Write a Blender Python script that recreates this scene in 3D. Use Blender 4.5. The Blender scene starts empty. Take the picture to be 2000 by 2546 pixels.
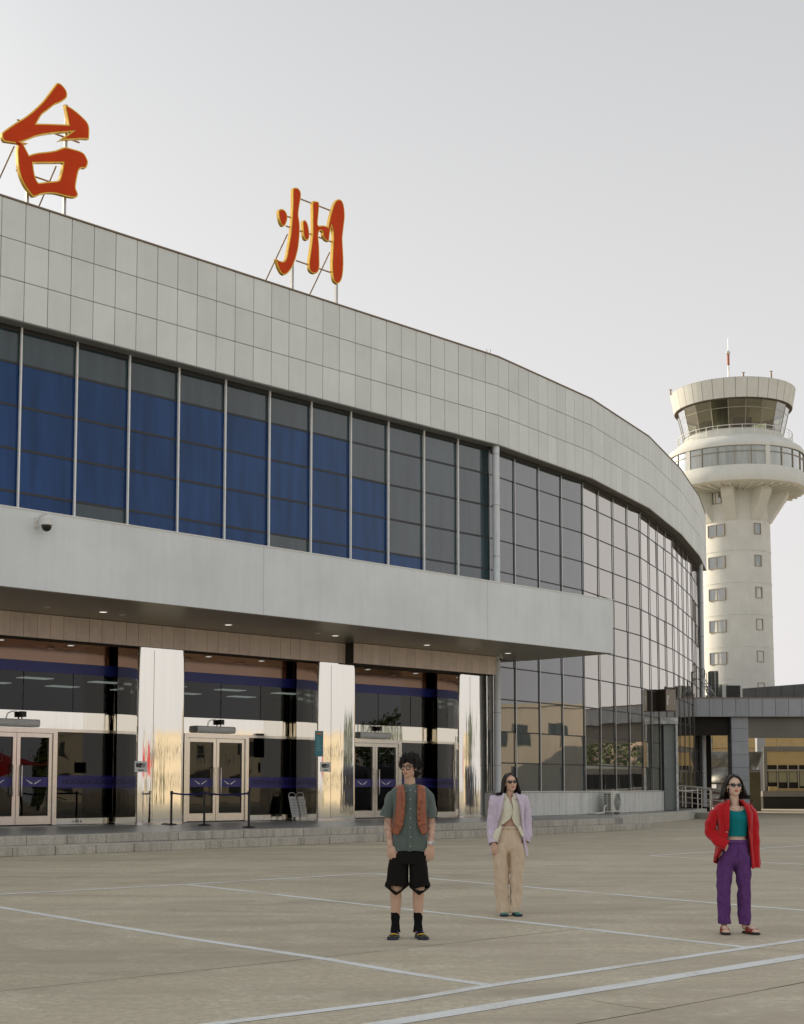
import bpy, bmesh, math, random
from math import sin, cos, pi, radians, sqrt, atan2, hypot
from mathutils import Vector, Matrix, noise
random.seed(7)
SC = bpy.context.scene
COL = SC.collection

# ------------------------------------------------------------------ camera
EYE = 1.5                                   # eye height of the photographer
FPX = 3500.0                                # focal length in pixels of the 2000 x 2546 picture
PITCH = math.atan(FPX / 42000.0)
PPY = 1958.0 - FPX * math.tan(PITCH)        # principal point row (rising-front lens)
cam_d = bpy.data.cameras.new('camera')
cam = bpy.data.objects.new('camera', cam_d)
COL.objects.link(cam)
cam.location = (0, 0, EYE)
cam.rotation_euler = (pi / 2 + PITCH, 0, 0)
cam_d.sensor_fit = 'VERTICAL'
cam_d.sensor_height = 36.0
cam_d.lens = 36.0 * FPX / 2546.0
cam_d.shift_y = (PPY - 1273.0) / 2546.0
cam_d.clip_start = 0.1
cam_d.clip_end = 5000
SC.camera = cam

# ------------------------------------------------------------------ light
SUN_DIR = Vector((-0.79, 0.61, 0)).normalized()      # towards the sun (behind the terminal, left)
SUN_EL = radians(21)
SUN_AZ = atan2(SUN_DIR.x, SUN_DIR.y)
world = bpy.data.worlds.new('World')
SC.world = world
world.use_nodes = True
nt = world.node_tree
nt.nodes.clear()
sky = nt.nodes.new('ShaderNodeTexSky')
sky.sky_type = 'NISHITA'
sky.sun_disc = False
sky.sun_elevation = SUN_EL
sky.sun_rotation = SUN_AZ
sky.air_density = 1.0
sky.dust_density = 6.0
sky.ozone_density = 1.0
hs = nt.nodes.new('ShaderNodeHueSaturation')
hs.inputs['Saturation'].default_value = 0.08
veil = nt.nodes.new('ShaderNodeMix')
veil.data_type = 'RGBA'
veil.inputs['Factor'].default_value = 0.74
bg = nt.nodes.new('ShaderNodeBackground')
bg.inputs['Strength'].default_value = 0.10
wo = nt.nodes.new('ShaderNodeOutputWorld')
nt.links.new(sky.outputs['Color'], hs.inputs['Color'])
nt.links.new(hs.outputs['Color'], veil.inputs['A'])
# high thin haze: paler towards the horizon, a little greyer overhead
tc = nt.nodes.new('ShaderNodeTexCoord')
sx = nt.nodes.new('ShaderNodeSeparateXYZ')
rp = nt.nodes.new('ShaderNodeValToRGB')
rp.color_ramp.elements[0].position = 0.0
rp.color_ramp.elements[0].color = (0.752, 0.722, 0.716, 1)
rp.color_ramp.elements[1].position = 0.55
rp.color_ramp.elements[1].color = (0.440, 0.450, 0.460, 1)
gain = nt.nodes.new('ShaderNodeVectorMath')
gain.operation = 'SCALE'
gain.inputs['Scale'].default_value = 8.6
nt.links.new(tc.outputs['Generated'], sx.inputs[0])
nt.links.new(sx.outputs['Z'], rp.inputs['Fac'])
nt.links.new(rp.outputs['Color'], gain.inputs[0])
nt.links.new(gain.outputs['Vector'], veil.inputs['B'])
nt.links.new(veil.outputs['Result'], bg.inputs['Color'])
nt.links.new(bg.outputs['Background'], wo.inputs['Surface'])

sun_d = bpy.data.lights.new('sun', 'SUN')
sun_d.energy = 2.4
sun_d.angle = radians(1.2)
sun_d.color = (1.0, 0.81, 0.57)
sun = bpy.data.objects.new('sun', sun_d)
COL.objects.link(sun)
tosun = Vector((SUN_DIR.x * cos(SUN_EL), SUN_DIR.y * cos(SUN_EL), sin(SUN_EL)))
sun.rotation_euler = tosun.to_track_quat('Z', 'Y').to_euler()
sun.location = (-60, 60, 60)

vs = SC.view_settings
SC.display_settings.display_device = 'sRGB'
vs.view_transform = 'Standard'
vs.look = 'None'
vs.exposure = 0.73
vs.gamma = 1.0
vs.use_curve_mapping = False
SC.cycles.max_bounces = 8
SC.cycles.glossy_bounces = 5
SC.cycles.transmission_bounces = 6
SC.cycles.transparent_max_bounces = 10
SC.cycles.caustics_reflective = False
SC.cycles.caustics_refractive = False
SC.cycles.sample_clamp_indirect = 6.0


def at(px, py, Y):
    """World point at depth Y that stands at pixel (px, py) of the photograph."""
    a = (px - 1000.0) / FPX
    b = (PPY - py) / FPX
    c, s = cos(PITCH), sin(PITCH)
    r = Vector((a, c - b * s, s + b * c))
    return r * (Y / r.y) + Vector((0, 0, EYE))


def on_z(px, py, Z=0.0):
    a = (px - 1000.0) / FPX
    b = (PPY - py) / FPX
    c, s = cos(PITCH), sin(PITCH)
    r = Vector((a, c - b * s, s + b * c))
    return r * ((Z - EYE) / r.z) + Vector((0, 0, EYE))


# ------------------------------------------------------------------ mesh helpers
class MB:
    def __init__(self):
        self.v = []; self.f = []; self.m = []

    def add(self, vs_, fs, mi=0):
        o = len(self.v)
        self.v += [Vector(p) for p in vs_]
        for f in fs:
            self.f.append(tuple(i + o for i in f)); self.m.append(mi)
        return self

    def hexa(self, fn, a0, a1, b0, b1, c0, c1, mi=0):
        p = [fn(a, b, c) for c in (c0, c1) for b in (b0, b1) for a in (a0, a1)]
        self.add(p, [(0, 2, 3, 1), (4, 5, 7, 6), (0, 1, 5, 4), (2, 6, 7, 3), (0, 4, 6, 2), (1, 3, 7, 5)], mi)
        return self

    def box(self, c, s, mi=0, rz=0, M=None):
        hx, hy, hz = s[0] / 2, s[1] / 2, s[2] / 2
        R = M if M is not None else Matrix.Rotation(rz, 3, 'Z')
        C = Vector(c)
        return self.hexa(lambda x, y, z: C + R @ Vector((x, y, z)), -hx, hx, -hy, hy, -hz, hz, mi)

    def loft(self, rings, closed=True, cap0=False, cap1=False, mi=0, skip=None):
        n = len(rings[0])
        o = len(self.v)
        for r in rings:
            self.v += [Vector(p) for p in r]
        for j in range(len(rings) - 1):
            for i in range(n if closed else n - 1):
                if skip and skip(i, j):
                    continue
                k = (i + 1) % n
                self.f.append((o + j * n + i, o + j * n + k, o + (j + 1) * n + k, o + (j + 1) * n + i)); self.m.append(mi)
        if cap0:
            self.f.append(tuple(o + i for i in reversed(range(n)))); self.m.append(mi)
        if cap1:
            b = o + (len(rings) - 1) * n
            self.f.append(tuple(b + i for i in range(n))); self.m.append(mi)
        return self

    def tube(self, pts, r, n=8, cap=True, mi=0, flat=None):
        pts = [Vector(p) for p in pts]
        rs = r if isinstance(r, (list, tuple)) else [r] * len(pts)
        rings = []
        ref = None
        for i, p in enumerate(pts):
            d = (pts[min(i + 1, len(pts) - 1)] - pts[max(i - 1, 0)])
            d = d.normalized() if d.length > 1e-9 else Vector((0, 0, 1))
            if ref is None:
                ref = Vector((0, 0, 1)) if abs(d.z) < 0.9 else Vector((1, 0, 0))
            a = d.cross(ref)
            if a.length < 1e-5:
                a = d.orthogonal()
            a.normalize()
            b = a.cross(d).normalized()
            ref = b
            fl = flat if flat else 1.0
            rings.append([p + a * (rs[i] * cos(2 * pi * k / n)) + b * (rs[i] * fl * sin(2 * pi * k / n)) for k in range(n)])
        return self.loft(rings, True, cap, cap, mi)

    def lathe(self, prof, n=32, c=(0, 0, 0), a0=0.0, a1=2 * pi, mi=0, cap=False):
        full = abs(a1 - a0 - 2 * pi) < 1e-6
        m = n if full else n + 1
        C = Vector(c)
        rings = [[C + Vector((r * cos(a0 + (a1 - a0) * k / n), r * sin(a0 + (a1 - a0) * k / n), z)) for k in range(m)] for r, z in prof]
        return self.loft(rings, full, cap, cap, mi)

    def prism(self, pts2, z0, z1, fn=None, mi=0):
        n = len(pts2)
        fn = fn or (lambda a, b, z: Vector((a, b, z)))
        return self.loft([[fn(a, b, z0) for a, b in pts2], [fn(a, b, z1) for a, b in pts2]], True, True, True, mi)

    def sphere(self, c, r, n=12, m=8, M=None, mi=0):
        C = Vector(c)
        r = (r, r, r) if not isinstance(r, (tuple, list)) else r
        R = M if M is not None else Matrix.Identity(3)
        vs_ = [C + R @ Vector((0, 0, -r[2]))]
        for j in range(1, m):
            t = -pi / 2 + pi * j / m
            for i in range(n):
                a = 2 * pi * i / n
                vs_.append(C + R @ Vector((r[0] * cos(t) * cos(a), r[1] * cos(t) * sin(a), r[2] * sin(t))))
        vs_.append(C + R @ Vector((0, 0, r[2])))
        fs = [(0, 1 + (i + 1) % n, 1 + i) for i in range(n)]
        for j in range(m - 2):
            for i in range(n):
                k = (i + 1) % n
                fs.append((1 + j * n + i, 1 + j * n + k, 1 + (j + 1) * n + k, 1 + (j + 1) * n + i))
        L = len(vs_) - 1
        b = 1 + (m - 2) * n
        fs += [(b + i, b + (i + 1) % n, L) for i in range(n)]
        return self.add(vs_, fs, mi)

    def mesh(self, name, mats, off=Vector((0, 0, 0)), smooth=None):
        me = bpy.data.meshes.new(name)
        me.from_pydata([tuple(p - off) for p in self.v], [], self.f)
        mats = mats if isinstance(mats, (list, tuple)) else [mats]
        for m in mats:
            me.materials.append(m)
        if len(mats) > 1:
            me.polygons.foreach_set('material_index', self.m)
        if smooth is not None:
            me.polygons.foreach_set('use_smooth', [True] * len(me.polygons))
            if smooth < 180:
                me.set_sharp_from_angle(angle=radians(smooth))
        me.update()
        return me

    def build(self, name, mats, parent=None, smooth=None, fix=False, bevel=0, **props):
        off = origin_of(parent)
        me = self.mesh(name, mats, off, smooth)
        if fix or bevel:
            bm = bmesh.new(); bm.from_mesh(me)
            bmesh.ops.recalc_face_normals(bm, faces=bm.faces)
            if bevel:
                es = [e for e in bm.edges if len(e.link_faces) == 2 and e.calc_face_angle(0) > 0.6]
                bmesh.ops.bevel(bm, geom=es, offset=bevel, segments=1, affect='EDGES', profile=0.5)
            bm.to_mesh(me); bm.free()
        return link(name, me, parent, **props)


def origin_of(o):
    p = Vector((0, 0, 0))
    while o is not None:
        p += o.location
        o = o.parent
    return p


def link(name, me, parent=None, loc=(0, 0, 0), rz=0, **props):
    o = bpy.data.objects.new(name, me)
    COL.objects.link(o)
    o.location = loc
    if rz:
        o.rotation_euler = (0, 0, rz)
    if parent is not None:
        o.parent = parent
    for k, v in props.items():
        o[k] = v
    return o


def thing(name, loc, label, cat, group=None):
    o = link(name, None, None, loc, 0, label=label, category=cat)
    o.empty_display_size = 0.2
    if group:
        o['group'] = group
    return o


def tag(o, label, cat, group=None):
    o['label'] = label; o['category'] = cat
    if group:
        o['group'] = group
    return o


def solidify(o, t, off=-1.0):
    m = o.modifiers.new('thickness', 'SOLIDIFY'); m.thickness = t; m.offset = off
    return o


# ------------------------------------------------------------------ materials
MATS = {}


def mat(name, col, rough=0.6, metal=0.0, spec=0.5, var=0.0, scale=3.0, col2=None, bump=0.0, bscale=40.0, rnd=0.0,
        coat=0.0, emit=None, estr=0.0, stretch=None, sheen=0.0, rvar=0.0, detail=6.0, grime=0.0, sss=0.0):
    m = bpy.data.materials.new(name)
    MATS[name] = m
    m.use_nodes = True
    t = m.node_tree
    N, L = t.nodes, t.links
    b = N['Principled BSDF']
    b.inputs['Roughness'].default_value = rough
    b.inputs['Metallic'].default_value = metal
    b.inputs['Specular IOR Level'].default_value = spec
    b.inputs['Coat Weight'].default_value = coat
    if sheen:
        b.inputs['Sheen Weight'].default_value = sheen
        b.inputs['Sheen Roughness'].default_value = 0.5
    if sss:
        b.inputs['Subsurface Weight'].default_value = sss
        b.inputs['Subsurface Radius'].default_value = (0.02, 0.008, 0.004)
        b.inputs['Subsurface Scale'].default_value = 0.5
    c = (*col, 1)
    b.inputs['Base Color'].default_value = c
    if emit:
        b.inputs['Emission Color'].default_value = (*emit, 1)
        b.inputs['Emission Strength'].default_value = estr
    geo = N.new('ShaderNodeNewGeometry')
    src = geo.outputs['Position']
    if stretch:
        mp = N.new('ShaderNodeMapping')
        mp.inputs['Scale'].default_value = stretch
        L.new(src, mp.inputs['Vector']); src = mp.outputs['Vector']
    out = None
    if var or col2:
        nz = N.new('ShaderNodeTexNoise')
        nz.inputs['Scale'].default_value = scale
        nz.inputs['Detail'].default_value = detail
        nz.inputs['Roughness'].default_value = 0.62
        L.new(src, nz.inputs['Vector'])
        mr = N.new('ShaderNodeMapRange')
        mr.inputs['From Min'].default_value = 0.32; mr.inputs['From Max'].default_value = 0.68
        L.new(nz.outputs['Fac'], mr.inputs['Value'])
        mx = N.new('ShaderNodeMix'); mx.data_type = 'RGBA'
        L.new(mr.outputs['Result'], mx.inputs['Factor'])
        if col2:
            mx.inputs['A'].default_value = c; mx.inputs['B'].default_value = (*col2, 1)
        else:
            mx.inputs['A'].default_value = tuple(min(1, x * (1 - var)) for x in col) + (1,)
            mx.inputs['B'].default_value = tuple(min(1, x * (1 + var)) for x in col) + (1,)
        out = mx.outputs['Result']
        if rvar:
            r2 = N.new('ShaderNodeMapRange')
            r2.inputs['To Min'].default_value = max(0, rough - rvar); r2.inputs['To Max'].default_value = min(1, rough + rvar)
            L.new(nz.outputs['Fac'], r2.inputs['Value']); L.new(r2.outputs['Result'], b.inputs['Roughness'])
    if grime:
        g = N.new('ShaderNodeTexNoise')
        g.inputs['Scale'].default_value = 1.0; g.inputs['Detail'].default_value = 8
        mp = N.new('ShaderNodeMapping'); mp.inputs['Scale'].default_value = (5.0, 5.0, 0.35)
        L.new(geo.outputs['Position'], mp.inputs['Vector']); L.new(mp.outputs['Vector'], g.inputs['Vector'])
        gr = N.new('ShaderNodeMapRange')
        gr.inputs['From Min'].default_value = 0.48; gr.inputs['From Max'].default_value = 0.75
        gr.inputs['To Min'].default_value = 0.0; gr.inputs['To Max'].default_value = grime
        L.new(g.outputs['Fac'], gr.inputs['Value'])
        gm = N.new('ShaderNodeMix'); gm.data_type = 'RGBA'
        L.new(gr.outputs['Result'], gm.inputs['Factor'])
        if out:
            L.new(out, gm.inputs['A'])
        else:
            gm.inputs['A'].default_value = c
        gm.inputs['B'].default_value = tuple(x * 0.35 for x in (col[0], col[1] * 0.95, col[2] * 0.85)) + (1,)
        out = gm.outputs['Result']
    if rnd:
        oi = N.new('ShaderNodeObjectInfo')
        m2 = N.new('ShaderNodeMapRange')
        m2.inputs['To Min'].default_value = 1 - rnd; m2.inputs['To Max'].default_value = 1 + rnd
        L.new(oi.outputs['Random'], m2.inputs['Value'])
        sc = N.new('ShaderNodeVectorMath'); sc.operation = 'SCALE'
        if out:
            L.new(out, sc.inputs[0])
        else:
            sc.inputs[0].default_value = col
        L.new(m2.outputs['Result'], sc.inputs['Scale'])
        out = sc.outputs['Vector']
    if out:
        L.new(out, b.inputs['Base Color'])
    if bump:
        n2 = N.new('ShaderNodeTexNoise')
        n2.inputs['Scale'].default_value = bscale; n2.inputs['Detail'].default_value = 4
        L.new(src, n2.inputs['Vector'])
        bp = N.new('ShaderNodeBump')
        bp.inputs['Strength'].default_value = min(1, bump); bp.inputs['Distance'].default_value = 0.02
        L.new(n2.outputs['Fac'], bp.inputs['Height']); L.new(bp.outputs['Normal'], b.inputs['Normal'])
    return m


def glass_mat(name, col, f0=0.08, power=1.7, through=0.0, wave=0.004, tint=(0.9, 0.92, 0.9), rnd=0.0, gl=(1, 1, 1)):
    """Coated facade glass: sky and plaza in the coating, the dark room (or blind) behind it."""
    m = bpy.data.materials.new(name); MATS[name] = m
    m.use_nodes = True
    t = m.node_tree; N, L = t.nodes, t.links
    N.clear()
    out = N.new('ShaderNodeOutputMaterial')
    lw = N.new('ShaderNodeLayerWeight'); lw.inputs['Blend'].default_value = 0.5
    pw = N.new('ShaderNodeMath'); pw.operation = 'POWER'; pw.inputs[1].default_value = power
    ma = N.new('ShaderNodeMath'); ma.operation = 'MULTIPLY_ADD'; ma.inputs[1].default_value = 1 - f0; ma.inputs[2].default_value = f0
    L.new(lw.outputs['Facing'], pw.inputs[0]); L.new(pw.outputs[0], ma.inputs[0])
    gs = N.new('ShaderNodeBsdfGlossy'); gs.inputs['Roughness'].default_value = 0.01
    gs.inputs['Color'].default_value = (*gl, 1)
    if through > 0:
        df = N.new('ShaderNodeBsdfTransparent'); df.inputs['Color'].default_value = tuple(through * x for x in tint) + (1,)
    else:
        df = N.new('ShaderNodeBsdfDiffuse'); df.inputs['Color'].default_value = (*col, 1)
        oi = N.new('ShaderNodeObjectInfo')
        m2 = N.new('ShaderNodeMapRange'); m2.inputs['To Min'].default_value = 1 - rnd; m2.inputs['To Max'].default_value = 1 + rnd
        L.new(oi.outputs['Random'], m2.inputs['Value'])
        sc = N.new('ShaderNodeVectorMath'); sc.operation = 'SCALE'; sc.inputs[0].default_value = col
        g3 = N.new('ShaderNodeNewGeometry'); mp3 = N.new('ShaderNodeMapping'); mp3.inputs['Scale'].default_value = (3.0, 3.0, 0.35)
        n3 = N.new('ShaderNodeTexNoise'); n3.inputs['Scale'].default_value = 1.0; n3.inputs['Detail'].default_value = 5
        L.new(g3.outputs['Position'], mp3.inputs['Vector']); L.new(mp3.outputs['Vector'], n3.inputs['Vector'])
        r3 = N.new('ShaderNodeMapRange'); r3.inputs['From Min'].default_value = 0.3; r3.inputs['From Max'].default_value = 0.7
        r3.inputs['To Min'].default_value = 0.72; r3.inputs['To Max'].default_value = 1.28
        L.new(n3.outputs['Fac'], r3.inputs['Value'])
        pm = N.new('ShaderNodeMath'); pm.operation = 'MULTIPLY'
        L.new(m2.outputs['Result'], pm.inputs[0]); L.new(r3.outputs['Result'], pm.inputs[1])
        L.new(pm.outputs[0], sc.inputs['Scale']); L.new(sc.outputs['Vector'], df.inputs['Color'])
    if wave:
        geo = N.new('ShaderNodeNewGeometry')
        nz = N.new('ShaderNodeTexNoise'); nz.inputs['Scale'].default_value = 0.55; nz.inputs['Detail'].default_value = 1.5
        L.new(geo.outputs['Position'], nz.inputs['Vector'])
        bp = N.new('ShaderNodeBump'); bp.inputs['Strength'].default_value = 1.0; bp.inputs['Distance'].default_value = wave
        L.new(nz.outputs['Fac'], bp.inputs['Height']); L.new(bp.outputs['Normal'], gs.inputs['Normal'])
    mx = N.new('ShaderNodeMixShader')
    L.new(ma.outputs[0], mx.inputs['Fac']); L.new(df.outputs[0], mx.inputs[1]); L.new(gs.outputs[0], mx.inputs[2])
    L.new(mx.outputs[0], out.inputs['Surface'])
    return m


M_PANEL = mat('aluminium_panel', (0.76, 0.795, 0.77), 0.55, 0.0, 0.35, var=0.05, scale=0.6, rnd=0.05, grime=0.045)
M_JOINT = mat('dark_joint', (0.105, 0.078, 0.055), 0.8)
M_COPING = mat('bronze_coping', (0.27, 0.20, 0.145), 0.5, 0.3)
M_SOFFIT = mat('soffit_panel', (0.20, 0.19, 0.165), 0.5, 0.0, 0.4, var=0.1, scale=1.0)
M_BODY_SHADOW = mat('dark_body_and_shadow', (0.028, 0.026, 0.022), 0.6)  # dark building mass, also the shadow band painted above the glass
M_ALU = mat('aluminium_mullion', (0.84, 0.84, 0.82), 0.45, 0.0, 0.5, var=0.06, scale=4)
M_TRANSOM = mat('dark_transom', (0.04, 0.04, 0.042), 0.5, 0.2)
G_BLUE = glass_mat('blue_glass', (0.016, 0.048, 0.150), 0.022, 2.6, rnd=0.10, gl=(0.7, 0.85, 1.0))
G_SKY = glass_mat('sky_glass', (0.05, 0.05, 0.045), 0.10, 1.65, rnd=0.12, gl=(1.0, 0.96, 0.90))
G_GREY = glass_mat('grey_glass', (0.034, 0.060, 0.068), 0.030, 2.1, rnd=0.12, gl=(1.0, 0.97, 0.97))
G_DOOR = glass_mat('entrance_glass', (0, 0, 0), 0.036, 3.0, through=0.36, wave=0.012)
G_CLEAR = glass_mat('tower_glass', (0, 0, 0), 0.10, 1.8, through=0.68, wave=0.0, tint=(0.86, 0.9, 0.68))
M_FASCIA = mat('canopy_fascia', (0.78, 0.825, 0.835), 0.6, 0.0, 0.3, var=0.06, scale=0.5, grime=0.09, bump=0.05, bscale=60)
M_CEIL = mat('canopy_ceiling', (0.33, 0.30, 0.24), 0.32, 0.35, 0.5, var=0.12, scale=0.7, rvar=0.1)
M_BEIGE = mat('beige_tile', (0.85, 0.71, 0.61), 0.55, 0.0, 0.4, var=0.07, scale=3, rnd=0.06, grime=0.10)
M_CHROME = mat('polished_steel', (0.90, 0.87, 0.80), 0.045, 1.0, var=0.02, bump=0.55, bscale=1.6, stretch=(2.2, 2.2, 0.10))
M_STEEL = mat('brushed_steel', (0.72, 0.68, 0.62), 0.22, 1.0, var=0.05, scale=8)
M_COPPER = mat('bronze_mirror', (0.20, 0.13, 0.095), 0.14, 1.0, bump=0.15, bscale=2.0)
M_BLUEBAND = mat('blue_band', (0.025, 0.036, 0.25), 0.35)
M_BLUEFILM = mat('blue_film', (0.035, 0.030, 0.20), 0.35)
M_FILMTEXT = mat('dark_lettering', (0.010, 0.008, 0.045), 0.4)
M_WHITE = mat('white_paint', (0.74, 0.74, 0.71), 0.45, var=0.06, scale=6, grime=0.12)
M_PIPE = mat('white_pvc_pipe', (0.70, 0.74, 0.76), 0.38, var=0.05, scale=3, grime=0.16)
M_BLACK = mat('black_plastic', (0.012, 0.012, 0.012), 0.4)
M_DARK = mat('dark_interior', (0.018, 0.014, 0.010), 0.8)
M_LAMP = mat('lit_lamp', (0.9, 0.9, 0.85), 0.5, emit=(1.0, 0.95, 0.85), estr=0.7)
M_TUBE = mat('lit_ceiling_panel', (0.9, 0.9, 0.85), 0.5, emit=(0.9, 1.0, 0.95), estr=0.9)
M_GRANITE = mat('granite_block', (0.47, 0.445, 0.385), 0.8, var=0.22, scale=26, rnd=0.10, grime=0.5, bump=0.25, bscale=70)
M_PAVE = mat('platform_paving', (0.27, 0.262, 0.245), 0.38, 0, 0.5, var=0.15, scale=5, rvar=0.12)
M_KERB = mat('concrete_kerb', (0.52, 0.51, 0.46), 0.85, var=0.12, scale=7, grime=0.35, bump=0.2)
M_PLINTH = mat('plinth_panel', (0.70, 0.71, 0.68), 0.6, var=0.06, scale=3, rnd=0.04, grime=0.30)
M_TOWER = mat('tower_render', (0.735, 0.75, 0.705), 0.85, var=0.05, scale=0.8, grime=0.07, bump=0.1, bscale=20)
M_TGLASS = glass_mat('tower_window_glass', (0.09, 0.11, 0.10), 0.16, 1.6, wave=0.0)
M_FRAME = mat('window_frame', (0.33, 0.30, 0.23), 0.5)
M_GREYP = mat('grey_panel', (0.40, 0.42, 0.45), 0.5, 0.0, 0.4, var=0.06, scale=1.2, rnd=0.04, grime=0.14)
M_YELLOW = mat('yellow_cladding', (0.48, 0.345, 0.15), 0.6, var=0.06, scale=2, rnd=0.05)
M_CABLE = mat('grey_cable', (0.06, 0.06, 0.055), 0.6)
M_TARP = mat('silver_tarpaulin', (0.36, 0.36, 0.32), 0.35, 0.35, var=0.25, scale=2, bump=0.5, bscale=5)
M_RED = mat('sign_red', (0.66, 0.060, 0.008), 0.6, 0.0, 0.15, var=0.08, scale=1.2)
M_GOLD = mat('sign_gold', (0.85, 0.52, 0.07), 0.30, 0.45, 0.5, var=0.15, scale=4)
M_GALV = mat('galvanised_post', (0.48, 0.49, 0.49), 0.45, 0.6, var=0.12, scale=6)
M_RUST = mat('rusty_brace', (0.42, 0.31, 0.19), 0.7, var=0.3, scale=5)

# ================================================================== GROUND
def ground_material():
    m = bpy.data.materials.new('worn_concrete'); m.use_nodes = True
    t = m.node_tree; N, L = t.nodes, t.links
    b = N['Principled BSDF']
    b.inputs['Specular IOR Level'].default_value = 0.3
    geo = N.new('ShaderNodeNewGeometry')

    def nz(scale, detail, rough=0.6, st=None, dist=0.0):
        n = N.new('ShaderNodeTexNoise')
        n.inputs['Scale'].default_value = scale; n.inputs['Detail'].default_value = detail
        n.inputs['Roughness'].default_value = rough; n.inputs['Distortion'].default_value = dist
        if st:
            mp = N.new('ShaderNodeMapping'); mp.inputs['Rotation'].default_value = (0, 0, st[0]); mp.inputs['Scale'].default_value = st[1]
            L.new(geo.outputs['Position'], mp.inputs['Vector']); L.new(mp.outputs['Vector'], n.inputs['Vector'])
        else:
            L.new(geo.outputs['Position'], n.inputs['Vector'])
        return n

    def mrange(src, a, bb, lo=0.0, hi=1.0):
        r = N.new('ShaderNodeMapRange')
        r.inputs['From Min'].default_value = a; r.inputs['From Max'].default_value = bb
        r.inputs['To Min'].default_value = lo; r.inputs['To Max'].default_value = hi
        L.new(src, r.inputs['Value']); return r.outputs['Result']

    def mix(fac, A, B, mode='MIX'):
        x = N.new('ShaderNodeMix'); x.data_type = 'RGBA'; x.blend_type = mode
        L.new(fac, x.inputs['Factor']) if not isinstance(fac, float) else setattr(x.inputs['Factor'], 'default_value', fac)
        for s, v in (('A', A), ('B', B)):
            if isinstance(v, tuple):
                x.inputs[s].default_value = (*v, 1)
            else:
                L.new(v, x.inputs[s])
        return x.outputs['Result']
    big = nz(0.10, 5)
    c = mix(mrange(big.outputs['Fac'], 0.35, 0.65), (0.591, 0.523, 0.377), (0.720, 0.647, 0.487))
    stain = nz(0.55, 9, 0.68, (radians(45), (0.35, 1.6, 1)), 0.6)
    c = mix(mrange(stain.outputs['Fac'], 0.44, 0.64, 0, 0.85), c, (0.360, 0.308, 0.225))
    pale = nz(1.3, 8, 0.7)
    c = mix(mrange(pale.outputs['Fac'], 0.50, 0.72, 0, 0.70), c, (0.848, 0.797, 0.633))
    fine = nz(14, 6, 0.75)
    c = mix(mrange(fine.outputs['Fac'], 0.40, 0.62, 0.0, 0.85), c, (0.430, 0.380, 0.292))
    grit = nz(95, 3, 0.8)
    c = mix(mrange(grit.outputs['Fac'], 0.40, 0.62, 0.0, 0.50), c, (0.375, 0.328, 0.255))
    mp = N.new('ShaderNodeMapping'); mp.inputs['Rotation'].default_value = (0, 0, radians(-44.8)); mp.inputs['Scale'].default_value = (0.2, 0.2, 0)
    mp.inputs['Location'].default_value = (0.37, 0.12, 0)
    L.new(geo.outputs['Position'], mp.inputs['Vector'])
    fl = N.new('ShaderNodeVectorMath'); fl.operation = 'FLOOR'; L.new(mp.outputs['Vector'], fl.inputs[0])
    wn = N.new('ShaderNodeTexWhiteNoise'); L.new(fl.outputs['Vector'], wn.inputs['Vector'])
    sc_ = N.new('ShaderNodeVectorMath'); sc_.operation = 'SCALE'
    L.new(c, sc_.inputs[0]); L.new(mrange(wn.outputs['Value'], 0, 1, 0.93, 1.06), sc_.inputs['Scale'])
    c = sc_.outputs['Vector']
    L.new(c, b.inputs['Base Color'])
    L.new(mrange(stain.outputs['Fac'], 0.3, 0.7, 0.85, 0.62), b.inputs['Roughness'])
    bp = N.new('ShaderNodeBump'); bp.inputs['Strength'].default_value = 0.35; bp.inputs['Distance'].default_value = 0.01
    L.new(fine.outputs['Fac'], bp.inputs['Height']); L.new(bp.outputs['Normal'], b.inputs['Normal'])
    return m


def paint_material():
    m = bpy.data.materials.new('worn_line_paint'); m.use_nodes = True
    t = m.node_tree; N, L = t.nodes, t.links
    b = N['Principled BSDF']; b.inputs['Roughness'].default_value = 0.7
    geo = N.new('ShaderNodeNewGeometry')
    n1 = N.new('ShaderNodeTexNoise'); n1.inputs['Scale'].default_value = 22; n1.inputs['Detail'].default_value = 8; n1.inputs['Roughness'].default_value = 0.75
    n2 = N.new('ShaderNodeTexNoise'); n2.inputs['Scale'].default_value = 1.2; n2.inputs['Detail'].default_value = 5
    L.new(geo.outputs['Position'], n1.inputs['Vector']); L.new(geo.outputs['Position'], n2.inputs['Vector'])
    ad = N.new('ShaderNodeMath'); ad.operation = 'ADD'
    L.new(n1.outputs['Fac'], ad.inputs[0]); L.new(n2.outputs['Fac'], ad.inputs[1])
    r = N.new('ShaderNodeMapRange'); r.inputs['From Min'].default_value = 0.98; r.inputs['From Max'].default_value = 1.30
    L.new(ad.outputs[0], r.inputs['Value'])
    x = N.new('ShaderNodeMix'); x.data_type = 'RGBA'
    x.inputs['A'].default_value = (0.78, 0.80, 0.79, 1); x.inputs['B'].default_value = (0.50, 0.46, 0.38, 1)
    L.new(r.outputs['Result'], x.inputs['Factor']); L.new(x.outputs['Result'], b.inputs['Base Color'])
    return m


M_CONC = ground_material()
M_PAINT = paint_material()
M_CRACK = mat('joint_filler', (0.10, 0.085, 0.065), 0.9, var=0.35, scale=9)

g = MB()
g.add([(-900, -900, 0), (900, -900, 0), (900, 1500, 0), (-900, 1500, 0)], [(0, 1, 2, 3)])
ground = g.build('ground', M_CONC, None, kind='structure')


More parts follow.
